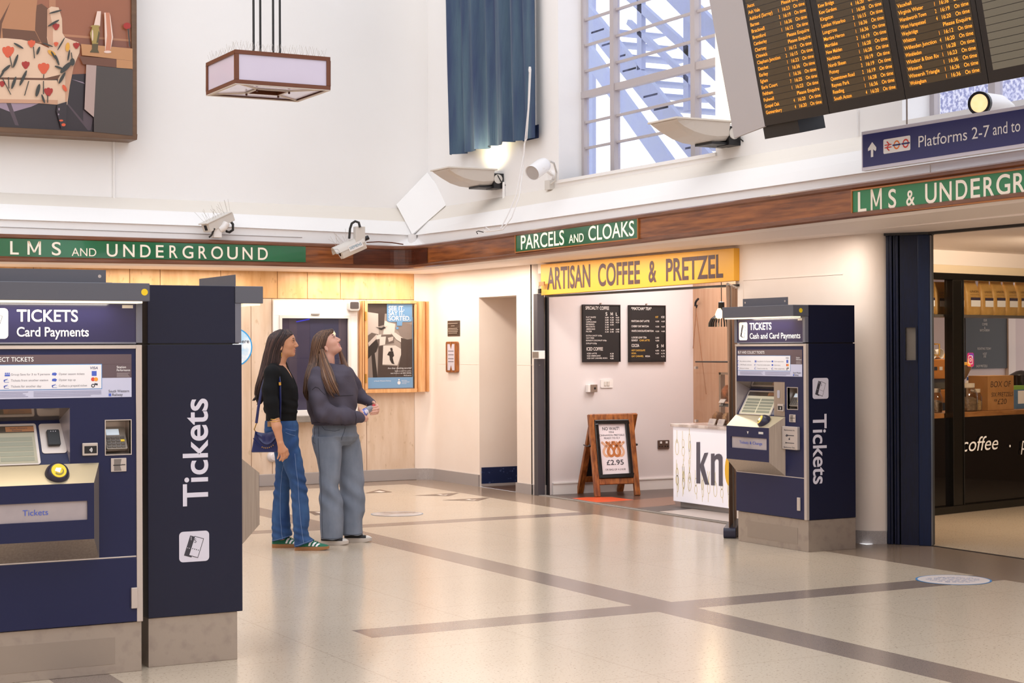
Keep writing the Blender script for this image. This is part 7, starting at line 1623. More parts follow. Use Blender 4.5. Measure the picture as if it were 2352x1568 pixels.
def seams(name, sd, W, mats, lines, r=.0019, lift=.0006):
    """stitched lines laid on the near surface of a garment; each line is a list of (s, z)"""
    from mathutils.bvhtree import BVHTree
    bv = BVHTree.FromPolygons([tuple(v) for v in sd.V], [tuple(f) for f in sd.F]); m = MB()
    for ln in lines:
        ln = np.array(ln, float); t = np.linspace(0, 1, len(ln)); run = []
        for q in np.linspace(0, 1, 60):
            x, z = np.interp(q, t, ln[:, 0]), np.interp(q, t, ln[:, 1]); hit = bv.ray_cast(Vector((x, -1.0, z)), Vector((0, 1, 0)))[0]
            if hit is None or (run and abs(hit.y - run[-1][1]) > .06):
                if len(run) > 2: m.tube([W(*g) for g in run], r, 5)
                run = []
            if hit is not None: run.append((x, hit.y - lift, z))
        if len(run) > 2: m.tube([W(*g) for g in run], r, 5)
    return m
RH = (math.cos(CYAW), -math.sin(CYAW), 0.0); DH = (math.sin(CYAW), math.cos(CYAW), 0.0)

def hair_mat(name, dark, light):
    m = mat(name, light, .38, spec=.5, noise=(1.0, .38, .62), col2=dark, stretch=(46, 46, 2.2), bump=(1.0, .5, .01)); return m
def denim(name, a, b): return mat(name, a, .85, spec=.2, noise=(7, .3, .7), col2=b, stretch=(1.5, 1.5, .7), bump=(160, .15, .004))
PM = dict(skin1=mat('warm_skin', '#d39a78', .5, noise=(6, .3, .7), col2='#cc8f6d'), skin2=mat('fair_skin', '#e4b09c', .5, noise=(6, .3, .7), col2='#dba28d'),
          lip1=mat('lip_rose', '#bd7a66', .4), lip2=mat('lip_pink', '#c67f78', .4), eyew=mat('eye_white', '#e9e2dd', .2), iris=mat('dark_iris', '#2b1a13', .1),
          hair1=mat('dark_brown_hair', '#22171a', .42, spec=.4), hair2=mat('chestnut_hair', '#4a3227', .42, spec=.4), h1a=mat('hair_umber', '#2c1d1e', .38, spec=.5), h1b=mat('hair_brown', '#3f2a28', .38, spec=.5), h1c=mat('hair_pale_brown', '#5d4139', .4, spec=.5), h2a=mat('hair_walnut', '#4d3528', .38, spec=.5), h2b=mat('hair_chestnut', '#684938', .38, spec=.5), h2c=mat('hair_honey', '#8b6548', .4, spec=.5),  # three strand tones per head, mixed at random
          black=mat('black_knit', '#131315', .8, spec=.2, bump=(120, .2, .004)), sweat=mat('charcoal_sweatshirt', '#5b5561', .9, spec=.15, noise=(5, .3, .7), col2='#514b57', bump=(13, .25, .02)),
          jean1=denim('blue_denim', '#41608c', '#2b436f'), jean2=denim('grey_denim', '#8b92a1', '#737b8a'), stitch=mat('denim_stitch', '#6f84ab', .8), stitch2=mat('grey_stitch', '#4a5262', .8))

def head(sd, H, pitch, ear_both=True, sc=1.0):
    """face towards +s, tipped back by pitch; returns the local->person mapping"""
    c, s_ = math.cos(pitch), math.sin(pitch)
    def q(x, y, z): x, y, z = x * sc, y * sc, z * sc; return (H[0] + x * c - z * s_, H[1] + y, H[2] + x * s_ + z * c)
    R = np.array([[c, 0, s_], [0, 1, 0], [-s_, 0, c]]).T      # columns: local axes in person space
    def E(x, y, z, r, k=.015, cut=False): sd.ell(q(x, y, z), np.array(r) * sc, k, R, cut)
    E(-.010, 0, .012, (.090, .074, .072), .02); E(.034, 0, .008, (.059, .060, .058), .03); E(.036, 0, -.045, (.056, .055, .062), .03); E(.036, 0, -.086, (.050, .045, .035), .03)
    E(.078, 0, -.103, (.017, .02, .015), .02); E(.056, -.036, -.035, (.026, .02, .024), .02); E(.056, .036, -.035, (.026, .02, .024), .02)
    for y in (-1, 1): sd.limb([q(.082, .012 * y, .012), q(.074, .042 * y, .011)], [.009, .008], .012)
    for y in (-1, 1): E(.092, .032 * y, -.006, (.014, .017, .011), .012, True)
    sd.limb([q(.085, 0, .0), q(.1, 0, -.018), q(.1135, 0, -.036)], [.008, .0085, .0095], .012); sd.limb([q(.106, 0, -.040), q(.095, 0, -.046)], [.008, .008], .008)
    for y in (-1, 1): sd.ell(q(.099, .0115 * y, -.042), (.009, .007, .0065), .006); sd.ell(q(.1, .006 * y, -.0475), (.004, .003, .003), .002, None, True)
    E(.0875, 0, -.0660, (.0135, .020, .0062), .006); E(.0865, 0, -.0810, (.0125, .017, .0068), .006)
    for y in (-1, 1): E(.079, .03 * y, -.004, (.0135, .0145, .0115), .004)          # eyelid mound around the eyeball
    for y in (-1, 1):
        E(-.004, .073 * y, -.049, (.0135, .0075, .024), .006); E(-.002, .081 * y, -.047, (.007, .005, .014), .004, True)
    return q
def face_parts(root, q, B, skin, brow, lash, sc=1.0):
    W = lambda p: B + Vector(RH) * p[0] + Vector(DH) * p[1] + Vector((0, 0, p[2]))
    for y in (-1, 1):
        m = MB(); c = W(q(.0805, .0305 * y, -.004)); ax = (W(q(.1, .034 * y, -.004)) - c).normalized()
        m.lathe([(.0115 * math.sin(t), -.0115 * math.cos(t)) for t in np.linspace(.02, math.pi - .02, 12)], tuple(c), tuple(ax), 16, 0)
        m.lathe([(.001, .0118), (.0055, .0112), (.0058, .0102)], tuple(c), tuple(ax), 14, 1); m.build('eye', [PM['eyew'], PM['iris']], root)
        m = MB(); m.tube([tuple(W(q(*p))) for p in ((.0935, .018 * y, .004), (.0945, .027 * y, .0075), (.0905, .038 * y, .005), (.083, .045 * y, -.001))], [.0012, .0022, .0022, .001], 6); m.build('eyelashes', [lash], root)
        m = MB(); m.tube([tuple(W(q(*p))) for p in ((.0925, .012 * y, .0175), (.0915, .026 * y, .0225), (.0845, .040 * y, .0205), (.076, .048 * y, .014))], [.0018, .0036, .0032, .0012], 6, flat=.6); m.build('eyebrow', [brow], root)
def hand(sd, wrist, knuckles, mids, tips, thumb, rp=.013, palm=None):
    """palm wrist->knuckles as four blended rays, four fingers of three bones, thumb from the side of the palm"""
    for kn in knuckles: sd.limb([wrist, kn], [.019, rp], .012)
    for i, (a, b, c) in enumerate(zip(knuckles, mids, tips)):
        r = (.0092, .0096, .009, .0078)[i]; a, b, c = map(np.array, (a, b, c)); m = b * .45 + c * .55
        sd.limb([a, b], [r + .0012, r], .005); sd.limb([b, m, c], [r, r * .95, r * .82], .003)
    t = [np.array(x) for x in thumb]; sd.limb(t, [.0135] + [.0115] * (len(t) - 2) + [.0085], .006)
def shoe(root, B, s0, L, d, upper, sole, kind, name='shoe', toe_in=0.0, hw=.045):
    def W(a, b, z): x = s0 + a * L; y = d + b + toe_in * a; return tuple(B + Vector(RH) * x + Vector(DH) * y + Vector((0, 0, z)))
    prof = [(0, .55), (.03, .78), (.12, .86), (.3, .80), (.5, .84), (.68, 1.0), (.82, .96), (.92, .74), (.98, .42), (1.0, .12)]
    m = MB(); hs = .028 if kind == 'trainer' else .032; rings = []
    out = lambda k: [(a, w * hw * k) for a, w in prof] + [(a, -w * hw * k) for a, w in prof[::-1]]
    for z, k in ((0.0, .97), (.004, 1.02), (hs, 1.03), (hs + .001, .98)): rings.append([W(a, b, z + (.012 * max(0, a - .75) / .25 if z < .01 else .004 * max(0, a - .7))) for a, b in out(k)])
    m.loft(rings, 0, True); m.build('sole', [sole], root)
    hts = [(0.0, .075, .80), (.06, .088, .92), (.2, .094, .98), (.33, .096, .95), (.45, .088, .95), (.58, .070, .97), (.72, .056, 1.0), (.84, .050, .97), (.93, .044, .85), (.985, .036, .6)]
    rings = []
    for a, h, k in hts:
        w = float(np.interp(a, [p[0] for p in prof], [p[1] for p in prof])) * hw * k; r = []
        for i in range(15):
            t = math.pi * i / 14; y = w * math.copysign(abs(math.cos(t)) ** .75, math.cos(t)); z = hs - .004 + (h - hs) * math.sin(t) ** .7; r.append(W(a, y, z))
        rings.append(r)
    m = MB(); m.loft(rings, 0, True, True, True)
    up = m.build(name, [upper], root)
    if kind == 'trainer':
        m = MB()
        for sd_ in (-1, 1):
            for q in range(3):
                a0 = .40 + .105 * q; pts = []
                for t in (0, .35, .7, 1.0):
                    for da in (0, .055):
                        a = a0 + da + .09 * t; w = float(np.interp(a, [p[0] for p in prof], [p[1] for p in prof])) * hw; h = float(np.interp(a, [p[0] for p in hts], [p[1] for p in hts])); th = math.radians(4 + 60 * t)
                        pts.append(W(a, sd_ * (w * abs(math.cos(th)) ** .75 * 1.0 + .0025), hs - .004 + (h - hs) * math.sin(th) ** .7 + .0015))
                for t in range(3): m.poly([pts[2 * t], pts[2 * t + 1], pts[2 * t + 3], pts[2 * t + 2]])
        m.build('side_stripe', [M['txtw']], root, recalc=False)
        m = MB()
        for q in range(5): a = .44 + .055 * q; h = float(np.interp(a, [p[0] for p in hts], [p[1] for p in hts])); m.tube([W(a, -.018, h - .004), W(a + .004, 0, h + .003), W(a, .018, h - .004)], .003, 6)
        m.build('laces', [mat('green_lace', '#2c6b55', .7)], root)
    else:
        m = MB(); rr = []
        for a, h, k in ((.80, .053, 1.01), (.88, .048, .98), (.95, .042, .86), (.995, .034, .55)):
            w = float(np.interp(a, [p[0] for p in prof], [p[1] for p in prof])) * hw * k + .002
            rr.append([W(a, w * math.copysign(abs(math.cos(math.pi * i / 12)) ** .75, math.cos(math.pi * i / 12)), hs - .004 + (h + .003 - hs) * math.sin(math.pi * i / 12) ** .7) for i in range(13)])
        m.loft(rr, 0, True); m.build('toe_cap', [M['offwhite']], root)
        m = MB()
        for q in range(6): a = .42 + .055 * q; h = float(np.interp(a, [p[0] for p in hts], [p[1] for p in hts])); m.tube([W(a, -.02, h - .005), W(a + .01, 0, h + .003), W(a, .02, h - .005)], .0035, 6)
        m.build('laces', [M['offwhite']], root)

def strands(root, W, zs, s0, s1, d0, hd, n, mats, seed, locks=(), ex=2.6, arcs=((0, 2 * math.pi),)):
    """fine locks laid over the hair: down the fall, and along each loose lock (centre line, half widths, count)"""
    rnd = random.Random(seed); zs = np.array(zs); o = np.argsort(zs); z_, a_, b_, c_, h_ = [np.array(x, float)[o] for x in (zs, s0, s1, np.broadcast_to(d0, zs.shape), hd)]
    m = MB(); zt, zb = z_[-1], z_[0]
    for i in range(n):
        lo, hi = arcs[i % len(arcs)]; th = rnd.uniform(lo, hi); t0, t1 = rnd.uniform(0, .12) ** 1.5, rnd.uniform(.72, 1.0); k = 18; pts, rs = [], []; r0 = rnd.uniform(.0018, .0042); ph = rnd.uniform(0, 6)
        for j in range(k):
            t = lerp(t0, t1, j / (k - 1)); z = lerp(zt, zb, t); f = lambda q: float(np.interp(z, z_, q)); A = max((f(b_) - f(a_)) / 2, .003); Bq = max(f(h_), .003); c = (f(a_) + f(b_)) / 2
            q = th + .05 * math.sin(t * 5 + ph); cx, sy = math.cos(q), math.sin(q)
            pts.append(W(c + (A + .0005) * math.copysign(abs(cx) ** (2 / ex), cx), f(c_) + (Bq + .0005) * math.copysign(abs(sy) ** (2 / ex), sy), z)); rs.append(r0 * min(1, 2.2 * (1 - j / (k - 1)) + .15))
        m.tube(pts, rs, 5, rnd.choice((0, 0, 1, 1, 2)))
    for ctr, hw, cnt in locks:
        C = np.array(ctr, float); tt = np.linspace(0, 1, len(C)); hw = np.array(hw, float)
        for i in range(cnt):
            u = rnd.uniform(-1, 1); t1 = rnd.uniform(.7, 1.0) * (1 - .12 * abs(u)); r0 = rnd.uniform(.0025, .0055); ph = rnd.uniform(0, 6); pts, rs = [], []; dd = rnd.uniform(0, .010)
            for j in range(16):
                t = t1 * j / 15; x, d, z = [float(np.interp(t, tt, C[:, q])) for q in range(3)]; w_ = float(np.interp(t, tt, hw)) * .8
                x0, z0 = [float(np.interp(max(t - .05, 0), tt, C[:, q])) for q in (0, 2)]; x2, z2 = [float(np.interp(min(t + .05, 1), tt, C[:, q])) for q in (0, 2)]; L = math.hypot(x2 - x0, z2 - z0) + 1e-9; nx, nz = (z2 - z0) / L, -(x2 - x0) / L
                uu = u + .08 * math.sin(t * 6 + ph); pts.append(W(x - nx * uu * w_, d - .030 * math.sqrt(max(0, 1 - uu * uu)) + .004 + dd * .6, z - nz * uu * w_)); rs.append(r0 * min(1, 2.5 * (1 - j / 15) + .12))
            m.tube(pts, rs, 5, rnd.choice((0, 1, 1, 2)))
    return m.build('hair_strands', mats, root, kind='stuff', recalc=False)

# ---------------------------------------------------------------- woman with the shoulder bag
def woman_1():
    k = .003351; S = lambda px, py: ((px - 680) * k, (1260 - py) * k); Zp = lambda py: (1260 - py) * k; Sp = lambda px: (px - 680) * k
    B = at_z(680, 1259.5); B.z = 0
    root = thing('person', 'woman with long dark hair, black cropped top, blue jeans and green trainers, standing in profile', 'person', tuple(B), 'two women looking at the departures board')
    W = lambda s, d, z: tuple(B + Vector(RH) * s + Vector(DH) * d + Vector((0, 0, z)))
    H = (-.097, 0.0, 1.592)
    sd = SDF((-.32, -.32, 0.0), (.08, .32, 1.70), .0038); q = head(sd, H, 0.0)
    sd.limb([(H[0] - .005, 0, H[2] - .075), (H[0] - .03, 0, H[2] - .15), (-.155, 0, 1.37)], [.05, .049, .062], .03)
    sd.col([.94, 1.06, 1.16, 1.28, 1.35, 1.40], [-.18, -.20, -.222, -.2, -.185, -.16], [-.06, -.035, .0, -.012, -.045, -.075], 0, [.09, .105, .145, .155, .14, .08], .03)
    sd.limb([(-.155, -.09, 1.365), (-.145, -.165, 1.345)], [.035, .045], .03); sd.limb([(-.155, .09, 1.365), (-.145, .165, 1.345)], [.035, .045], .03)
    sd.col([.06, .5, .85, .98], [-.17, -.15, -.155, -.17], [-.09, -.06, -.06, -.06], [.085, .085, .07, .06], [.04, .055, .07, .07], .01); sd.col([.06, .5, .85, .98], [.03, -.03, -.13, -.17], [.08, .03, -.04, -.06], [-.085, -.085, -.07, -.06], [.04, .055, .07, .07], .01)
    # right arm, hanging with a relaxed, slightly curled hand
    e = (Sp(638), -.225, Zp(946)); w = (Sp(654), -.245, Zp(1011))
    sd.limb([(-.145, -.165, 1.355), (-.15, -.20, 1.2), e], [.048, .042, .036], .02); sd.limb([e, (Sp(647), -.24, Zp(978)), w], [.037, .035, .0245], .015)
    P = lambda x, y, d: (Sp(x), d, Zp(y))
    hand(sd, P(655.5, 1016, -.247), [P(668, 1030, -.245), P(663, 1034, -.252), P(657.5, 1035, -.250), P(652.5, 1033, -.244)], [P(669.5, 1041, -.236), P(664, 1046, -.240), P(657.5, 1047, -.238), P(651, 1043, -.234)],
         [P(664, 1050, -.218), P(658.5, 1055, -.222), P(652.5, 1054, -.220), P(647.5, 1050, -.218)], [P(661, 1022, -.240), P(668, 1030, -.222), P(670, 1040, -.210), P(667, 1048, -.204)])
    # left arm, hanging on the far side
    e2 = (Sp(640), .22, Zp(948)); w2 = (Sp(655), .235, Zp(1012)); sd.limb([(-.145, .165, 1.355), (-.15, .20, 1.2), e2, w2], [.048, .042, .040, .0245], .02)
    hand(sd, P(656, 1017, .235), [P(668, 1031, .235), P(663, 1035, .24), P(657, 1036, .24), P(652, 1034, .236)], [P(669, 1042, .228), P(664, 1047, .23), P(657, 1048, .23), P(651, 1044, .226)], [P(664, 1051, .212), P(658, 1055, .214), P(652, 1055, .212), P(647, 1050, .21)], [P(661, 1022, .23), P(667, 1031, .214), P(669, 1040, .204), P(667, 1047, .2)])
    lipz = H[2] - .0735; fm = lambda C: ((np.abs(C[:, 2] - lipz) < .0145) & (C[:, 0] > H[0] + .088) & (np.abs(C[:, 1]) < .020)) * 1
    sd.build('body', [PM['skin1'], PM['lip1']], root, B, fm); face_parts(root, q, B, PM['skin1'], PM['iris'], PM['iris'])
    # hair
    ys = [758.5, 763, 770, 777, 786, 795, 804, 815, 833, 845, 857, 875, 890, 905, 920, 929]; b0 = [646, 634, 624, 619, 616, 614, 612, 608.5, 604.5, 601.5, 598.5, 593.5, 589, 587, 590.5, 595]; b1 = [664, 671, 675, 671, 664, 659, 655, 652.5, 650, 645, 637, 626, 619, 613, 607, 601]
    hd = [.045, .066, .082, .088, .090, .090, .089, .086, .085, .086, .09, .095, .09, .075, .05, .02]
    rip = lambda X, Y, Z, c, d0: .0032 * np.sin(np.arctan2(Y - d0, X - c) * 17 + Z * 9) + .0022 * np.sin(np.arctan2(Y - d0, X - c) * 31 - Z * 16) * (Z < 1.6)
    hs = SDF((-.36, -.13, 1.08), (.03, .13, 1.71), .0038); hs.col([Zp(y) for y in ys], [Sp(x) for x in b0], [Sp(x) for x in b1], 0, hd, .01, 2.6, rip)
    hs.limb([(Sp(600), -.05, Zp(905)), (Sp(588), -.055, Zp(918)), (Sp(583), -.05, Zp(921))], [.014, .008, .002], .01); hs.limb([(Sp(606), .0, Zp(905)), (Sp(597), 0, Zp(926)), (Sp(591), .0, Zp(931))], [.016, .01, .002], .01)
    hs.limb([(Sp(655), .075, Zp(835)), (Sp(659), .085, Zp(848)), (Sp(661), .09, Zp(860))], [.012, .010, .003], .01)
    hs.build('hair', PM['hair1'], root, B, None, 1)
    strands(root, W, [Zp(y) for y in ys], [Sp(x) for x in b0], [Sp(x) for x in b1], 0, hd, 420, [PM['h1a'], PM['h1b'], PM['h1c']], 5)
    # black top: bodice with gathered sleeves, V neck
    tp = SDF((-.33, -.33, .95), (.08, .33, 1.43), .0045)
    wr = lambda X, Y, Z, c, d0: .003 * np.sin(Z * 90 + X * 40) * (np.abs(Z - 1.06) < .09) + .0025 * np.sin(X * 70 + Z * 30)
    tp.col([.972, 1.03, 1.052], [-.226, -.224, -.226], [.003, .008, .012], 0, [.135, .135, .14], .012, 2.4)
    tp.col([1.045, 1.075, 1.12, 1.18, 1.235, 1.29, 1.34, 1.38, 1.405], [-.236, -.243, -.24, -.234, -.226, -.216, -.206, -.185, -.16], [.012, .016, .017, .016, .014, -.006, -.034, -.06, -.085], 0, [.142, .152, .16, .17, .18, .185, .18, .16, .10], .015, 2.4, wr)
    for y, sw in ((-1, 0), (1, 0)):
        A = [(-.155, .10 * y, 1.375), (Sp(634), .175 * y, Zp(858)), (Sp(631), .205 * y, Zp(895)), (Sp(634), .222 * y, Zp(925)), (Sp(639), .228 * y, Zp(954))]
        tp.limb(A, [.05, .058, .060, .055, .047], .02)
    tp.limb([(Sp(658), 0, Zp(838)), (Sp(668), 0, Zp(862)), (Sp(679), 0, Zp(884))], [.052, .036, .012], .01, True); tp.limb([(Sp(651), 0, Zp(846)), (Sp(651), 0, Zp(826))], [.052, .056], .01, True)
    tp.build('top', PM['black'], root, B)
    # blue flared jeans
    jn = SDF((-.27, -.24, .0), (.18, .24, 1.0), .0045); fold = lambda X, Y, Z, c, d0: .0035 * np.sin(Z * 75 + 25 * (X - c)) * np.exp(-((Z - .46) / .13) ** 2) + .003 * np.sin(Z * 55 - 30 * (X - c)) * np.exp(-((Z - .80) / .1) ** 2)
    jn.col([.984, .95, .90, .85, .80], [-.231, -.235, -.235, -.232, -.20], [.006, .02, .022, .018, .024], 0, [.14, .15, .158, .155, .13], .02, 2.4)
    yn = [988, 1010, 1035, 1060, 1083, 1098, 1130, 1160, 1190, 1217, 1231, 1239, 1256]
    jn.col([Zp(y) for y in yn], [Sp(x) for x in (614, 622, 640, 652.9, 661, 668, 672.5, 674.5, 676, 678, 679, 679.5, 680)], [Sp(x) for x in (686, 688, 693.7, 699, 703, 705.5, 709.5, 712.8, 714.5, 710, 714, 728, 731)], [-.07, -.075, -.08, -.085, -.09, -.09, -.09, -.09, -.09, -.09, -.09, -.09, -.09], [.085, .088, .084, .078, .072, .068, .066, .068, .072, .078, .081, .084, .088], .02, 2.4, fold)
    yf = [988, 1010, 1037, 1075, 1105, 1130, 1160, 1190, 1215, 1236, 1249]
    jn.col([Zp(y) for y in yf], [Sp(x) for x in (612, 618, 628, 630.8, 629, 626.5, 624, 621.4, 621.5, 622, 622.3)], [Sp(x) for x in (668, 670, 672, 671, 667.6, 662.5, 661, 663, 664.5, 669, 672)], [.07, .075, .08, .085, .085, .085, .085, .085, .085, .085, .085], [.085, .088, .084, .074, .068, .066, .068, .074, .08, .085, .088], .02, 2.4, fold)
    for sl, x0, y0, lo, hi in ((.37, 680, 1254, -.24, 0), (.28, 622.7, 1246, .0, .24)):
        jn.put(lambda X, Y, Z: (Z - Zp(y0) - sl * (X - Sp(x0))) * .93 + 0 * Y, (-.27, lo, 0), (.18, hi, .10), .002, True)
    ga = lambda X, Y, Z, x, y, z, r: np.exp(-((X - x) ** 2 + (Y - y) ** 2 + (Z - z) ** 2) / r ** 2)
    jn.warp(lambda X, Y, Z: .0045 * np.sin(Z * 95 + X * 60 + 6 * Y) * (ga(X, Y, Z, .05, -.1, .50, .12) + ga(X, Y, Z, -.12, .09, .5, .12)) + .004 * np.sin(Z * 60 - X * 70) * ga(X, Y, Z, .0, -.1, .80, .14) + .003 * np.sin(Z * 110 + X * 30) * np.exp(-((Z - .13) / .08) ** 2))
    jn.build('jeans', PM['jean1'], root, B)
    q1 = lambda *pt: [(Sp(x), Zp(y)) for x, y in pt]
    seams('side_seam', jn, W, None, [q1((684, 1040), (687, 1075), (690.5, 1100), (692, 1130), (694, 1160), (697, 1195), (701, 1225), (704, 1243)), q1((652, 1066), (648, 1085), (645, 1115), (643.5, 1150), (644, 1190), (647, 1225), (649, 1238)), q1((681, 1250), (697, 1244.5), (712, 1239), (724, 1234.5)), q1((624, 1243), (640, 1238.5), (655, 1234), (667, 1231)), q1((663, 984), (674, 987), (684, 989)), q1((663, 992), (674, 997), (683, 1000))]).build('side_seam', [PM['stitch']], root)
    m = MB(); m.box(-.02, .02, -.016, .016, -.002, .002); mm = MB(FR(Vector(W(Sp(628), -.15, Zp(973))), RH, (0, 0, 1))); mm.box(-.02, .02, -.02, .02, -.01, .0); mm.build('waist_patch', [mat('tan_patch', '#b98a5c', .6)], root)
    # trainers
    green, gum = mat('green_suede', '#2a7a5e', .8, noise=(9, .3, .7), col2='#216650'), mat('gum_sole', '#a5734a', .5)
    shoe(root, B, Sp(681), .262, -.095, green, gum, 'trainer'); shoe(root, B, Sp(622), .262, .09, green, gum, 'trainer')
    # jewellery
    for y in (959, 964): m = MB(); m.tube([W(Sp(641 + (y - 959) * .4) + .0405 * math.cos(t), -.231 + .0405 * math.sin(t), Zp(y) + .006 * math.sin(t * 1.0)) for t in np.linspace(0, 2 * math.pi, 25)], .0022, 6); m.build('bracelet', [M['brass']], root)
    m = MB(); m.tube([W(*p) for p in ((Sp(650), -.06, Zp(842)), (Sp(658), -.045, Zp(852)), (Sp(664), -.018, Zp(859)), (Sp(666), .01, Zp(861)))], .0016, 5); m.tube([W(*p) for p in ((Sp(651), -.06, Zp(842)), (Sp(664), -.04, Zp(862)), (Sp(674), -.01, Zp(880)), (Sp(675), .01, Zp(880)))], .0018, 5); m.build('necklace', [M['brass']], root)
    m = MB(); m.tube([W(Sp(652), -.084, Zp(811)), W(Sp(652), -.086, Zp(816)), W(Sp(651.6), -.086, Zp(822))], [.0015, .0035, .002], 6); m.build('earring', [M['brass']], root)
    # shoulder bag, resting on her hip
    nv = mat('navy_leather', '#232a63', .35, noise=(5, .3, .7), col2='#1c2254', coat=.2); D0, D1 = -.190, -.163
    bag = thing('shoulder_bag', 'navy leather shoulder bag with gold chain hanging at the hip of the dark-haired woman', 'handbag', W(Sp(615), (D0 + D1) / 2, Zp(1036)))
    m = MB(); F = FR(B, RH, (0, 0, 1)); m = MB(F); out = [(595.5, 988), (606, 993), (620, 993), (640, 987.5), (646, 988), (652, 1036), (586.5, 1036.5)]
    pts = [(Sp(x), Zp(y)) for x, y in out]; m.prism(pts, -D1, -D0); m.build('body', [nv], bag, bevel=.009, seg=3)
    m = MB(F); rr = []
    for i in range(15):
        t = i / 14; x = lerp(596, 645, t); sag = math.sin(math.pi * t) ** .8; yt = lerp(988, 986.5, t) + 5 * sag; yb = lerp(990, 1000, t) + 27 * sag; rr.append([(Sp(x), Zp(yt), -D0 + .004), (Sp(x), Zp(lerp(yt, yb, .35)), -D0 + .014 + .004 * math.cos(t * 20)), (Sp(x), Zp(lerp(yt, yb, .6)), -D0 + .008), (Sp(x), Zp(lerp(yt, yb, .85)), -D0 + .015), (Sp(x), Zp(yb), -D0 + .003)])
    m.loft(rr, 0, True, False, False); m.build('draped_flap', [nv], bag, recalc=False)
    m = MB(F); ch = []
    for i in range(15): t = i / 14; ch.append((Sp(lerp(592, 649, t)), Zp(lerp(1004, 1006, t) + 21 * math.sin(math.pi * t) ** .8), -D0 + .012))
    m.tube(ch, .0032, 6, 0)
    for i in range(5, 12): m.lathe([(.001, -.005), (.0055, 0), (.001, .005)], ch[i], (0, 0, 1), 8, 1)
    m.build('chain', [nv, M['brass']], bag)
    m = MB(F); m.tube([(Sp(597), Zp(990), -D0), (Sp(594), Zp(984), -D0 + .004), (Sp(597), Zp(976), -D0 + .002), (Sp(599), Zp(970), -D0)], .004, 6); m.build('clasp', [M['brass']], bag)
    strap = [(599, 970, .198), (604, 935, .205), (611, 895, .19), (619, 866, .17), (628, 852, .15), (638, 848, .14), (648, 853, .16), (653.5, 880, .213), (654, 920, .212), (653, 955, .205), (650, 985, .188)]
    m = MB(F); m.tube([(Sp(x), Zp(y), d) for x, y, d in strap], .0105, 8, flat=.5); m.build('strap', [nv], bag)
    m = MB(F); m.tube([(Sp(653), Zp(878), .218), (Sp(653.4), Zp(885), .218)], .010, 8); m.build('buckle', [M['brass']], bag)
woman_1()

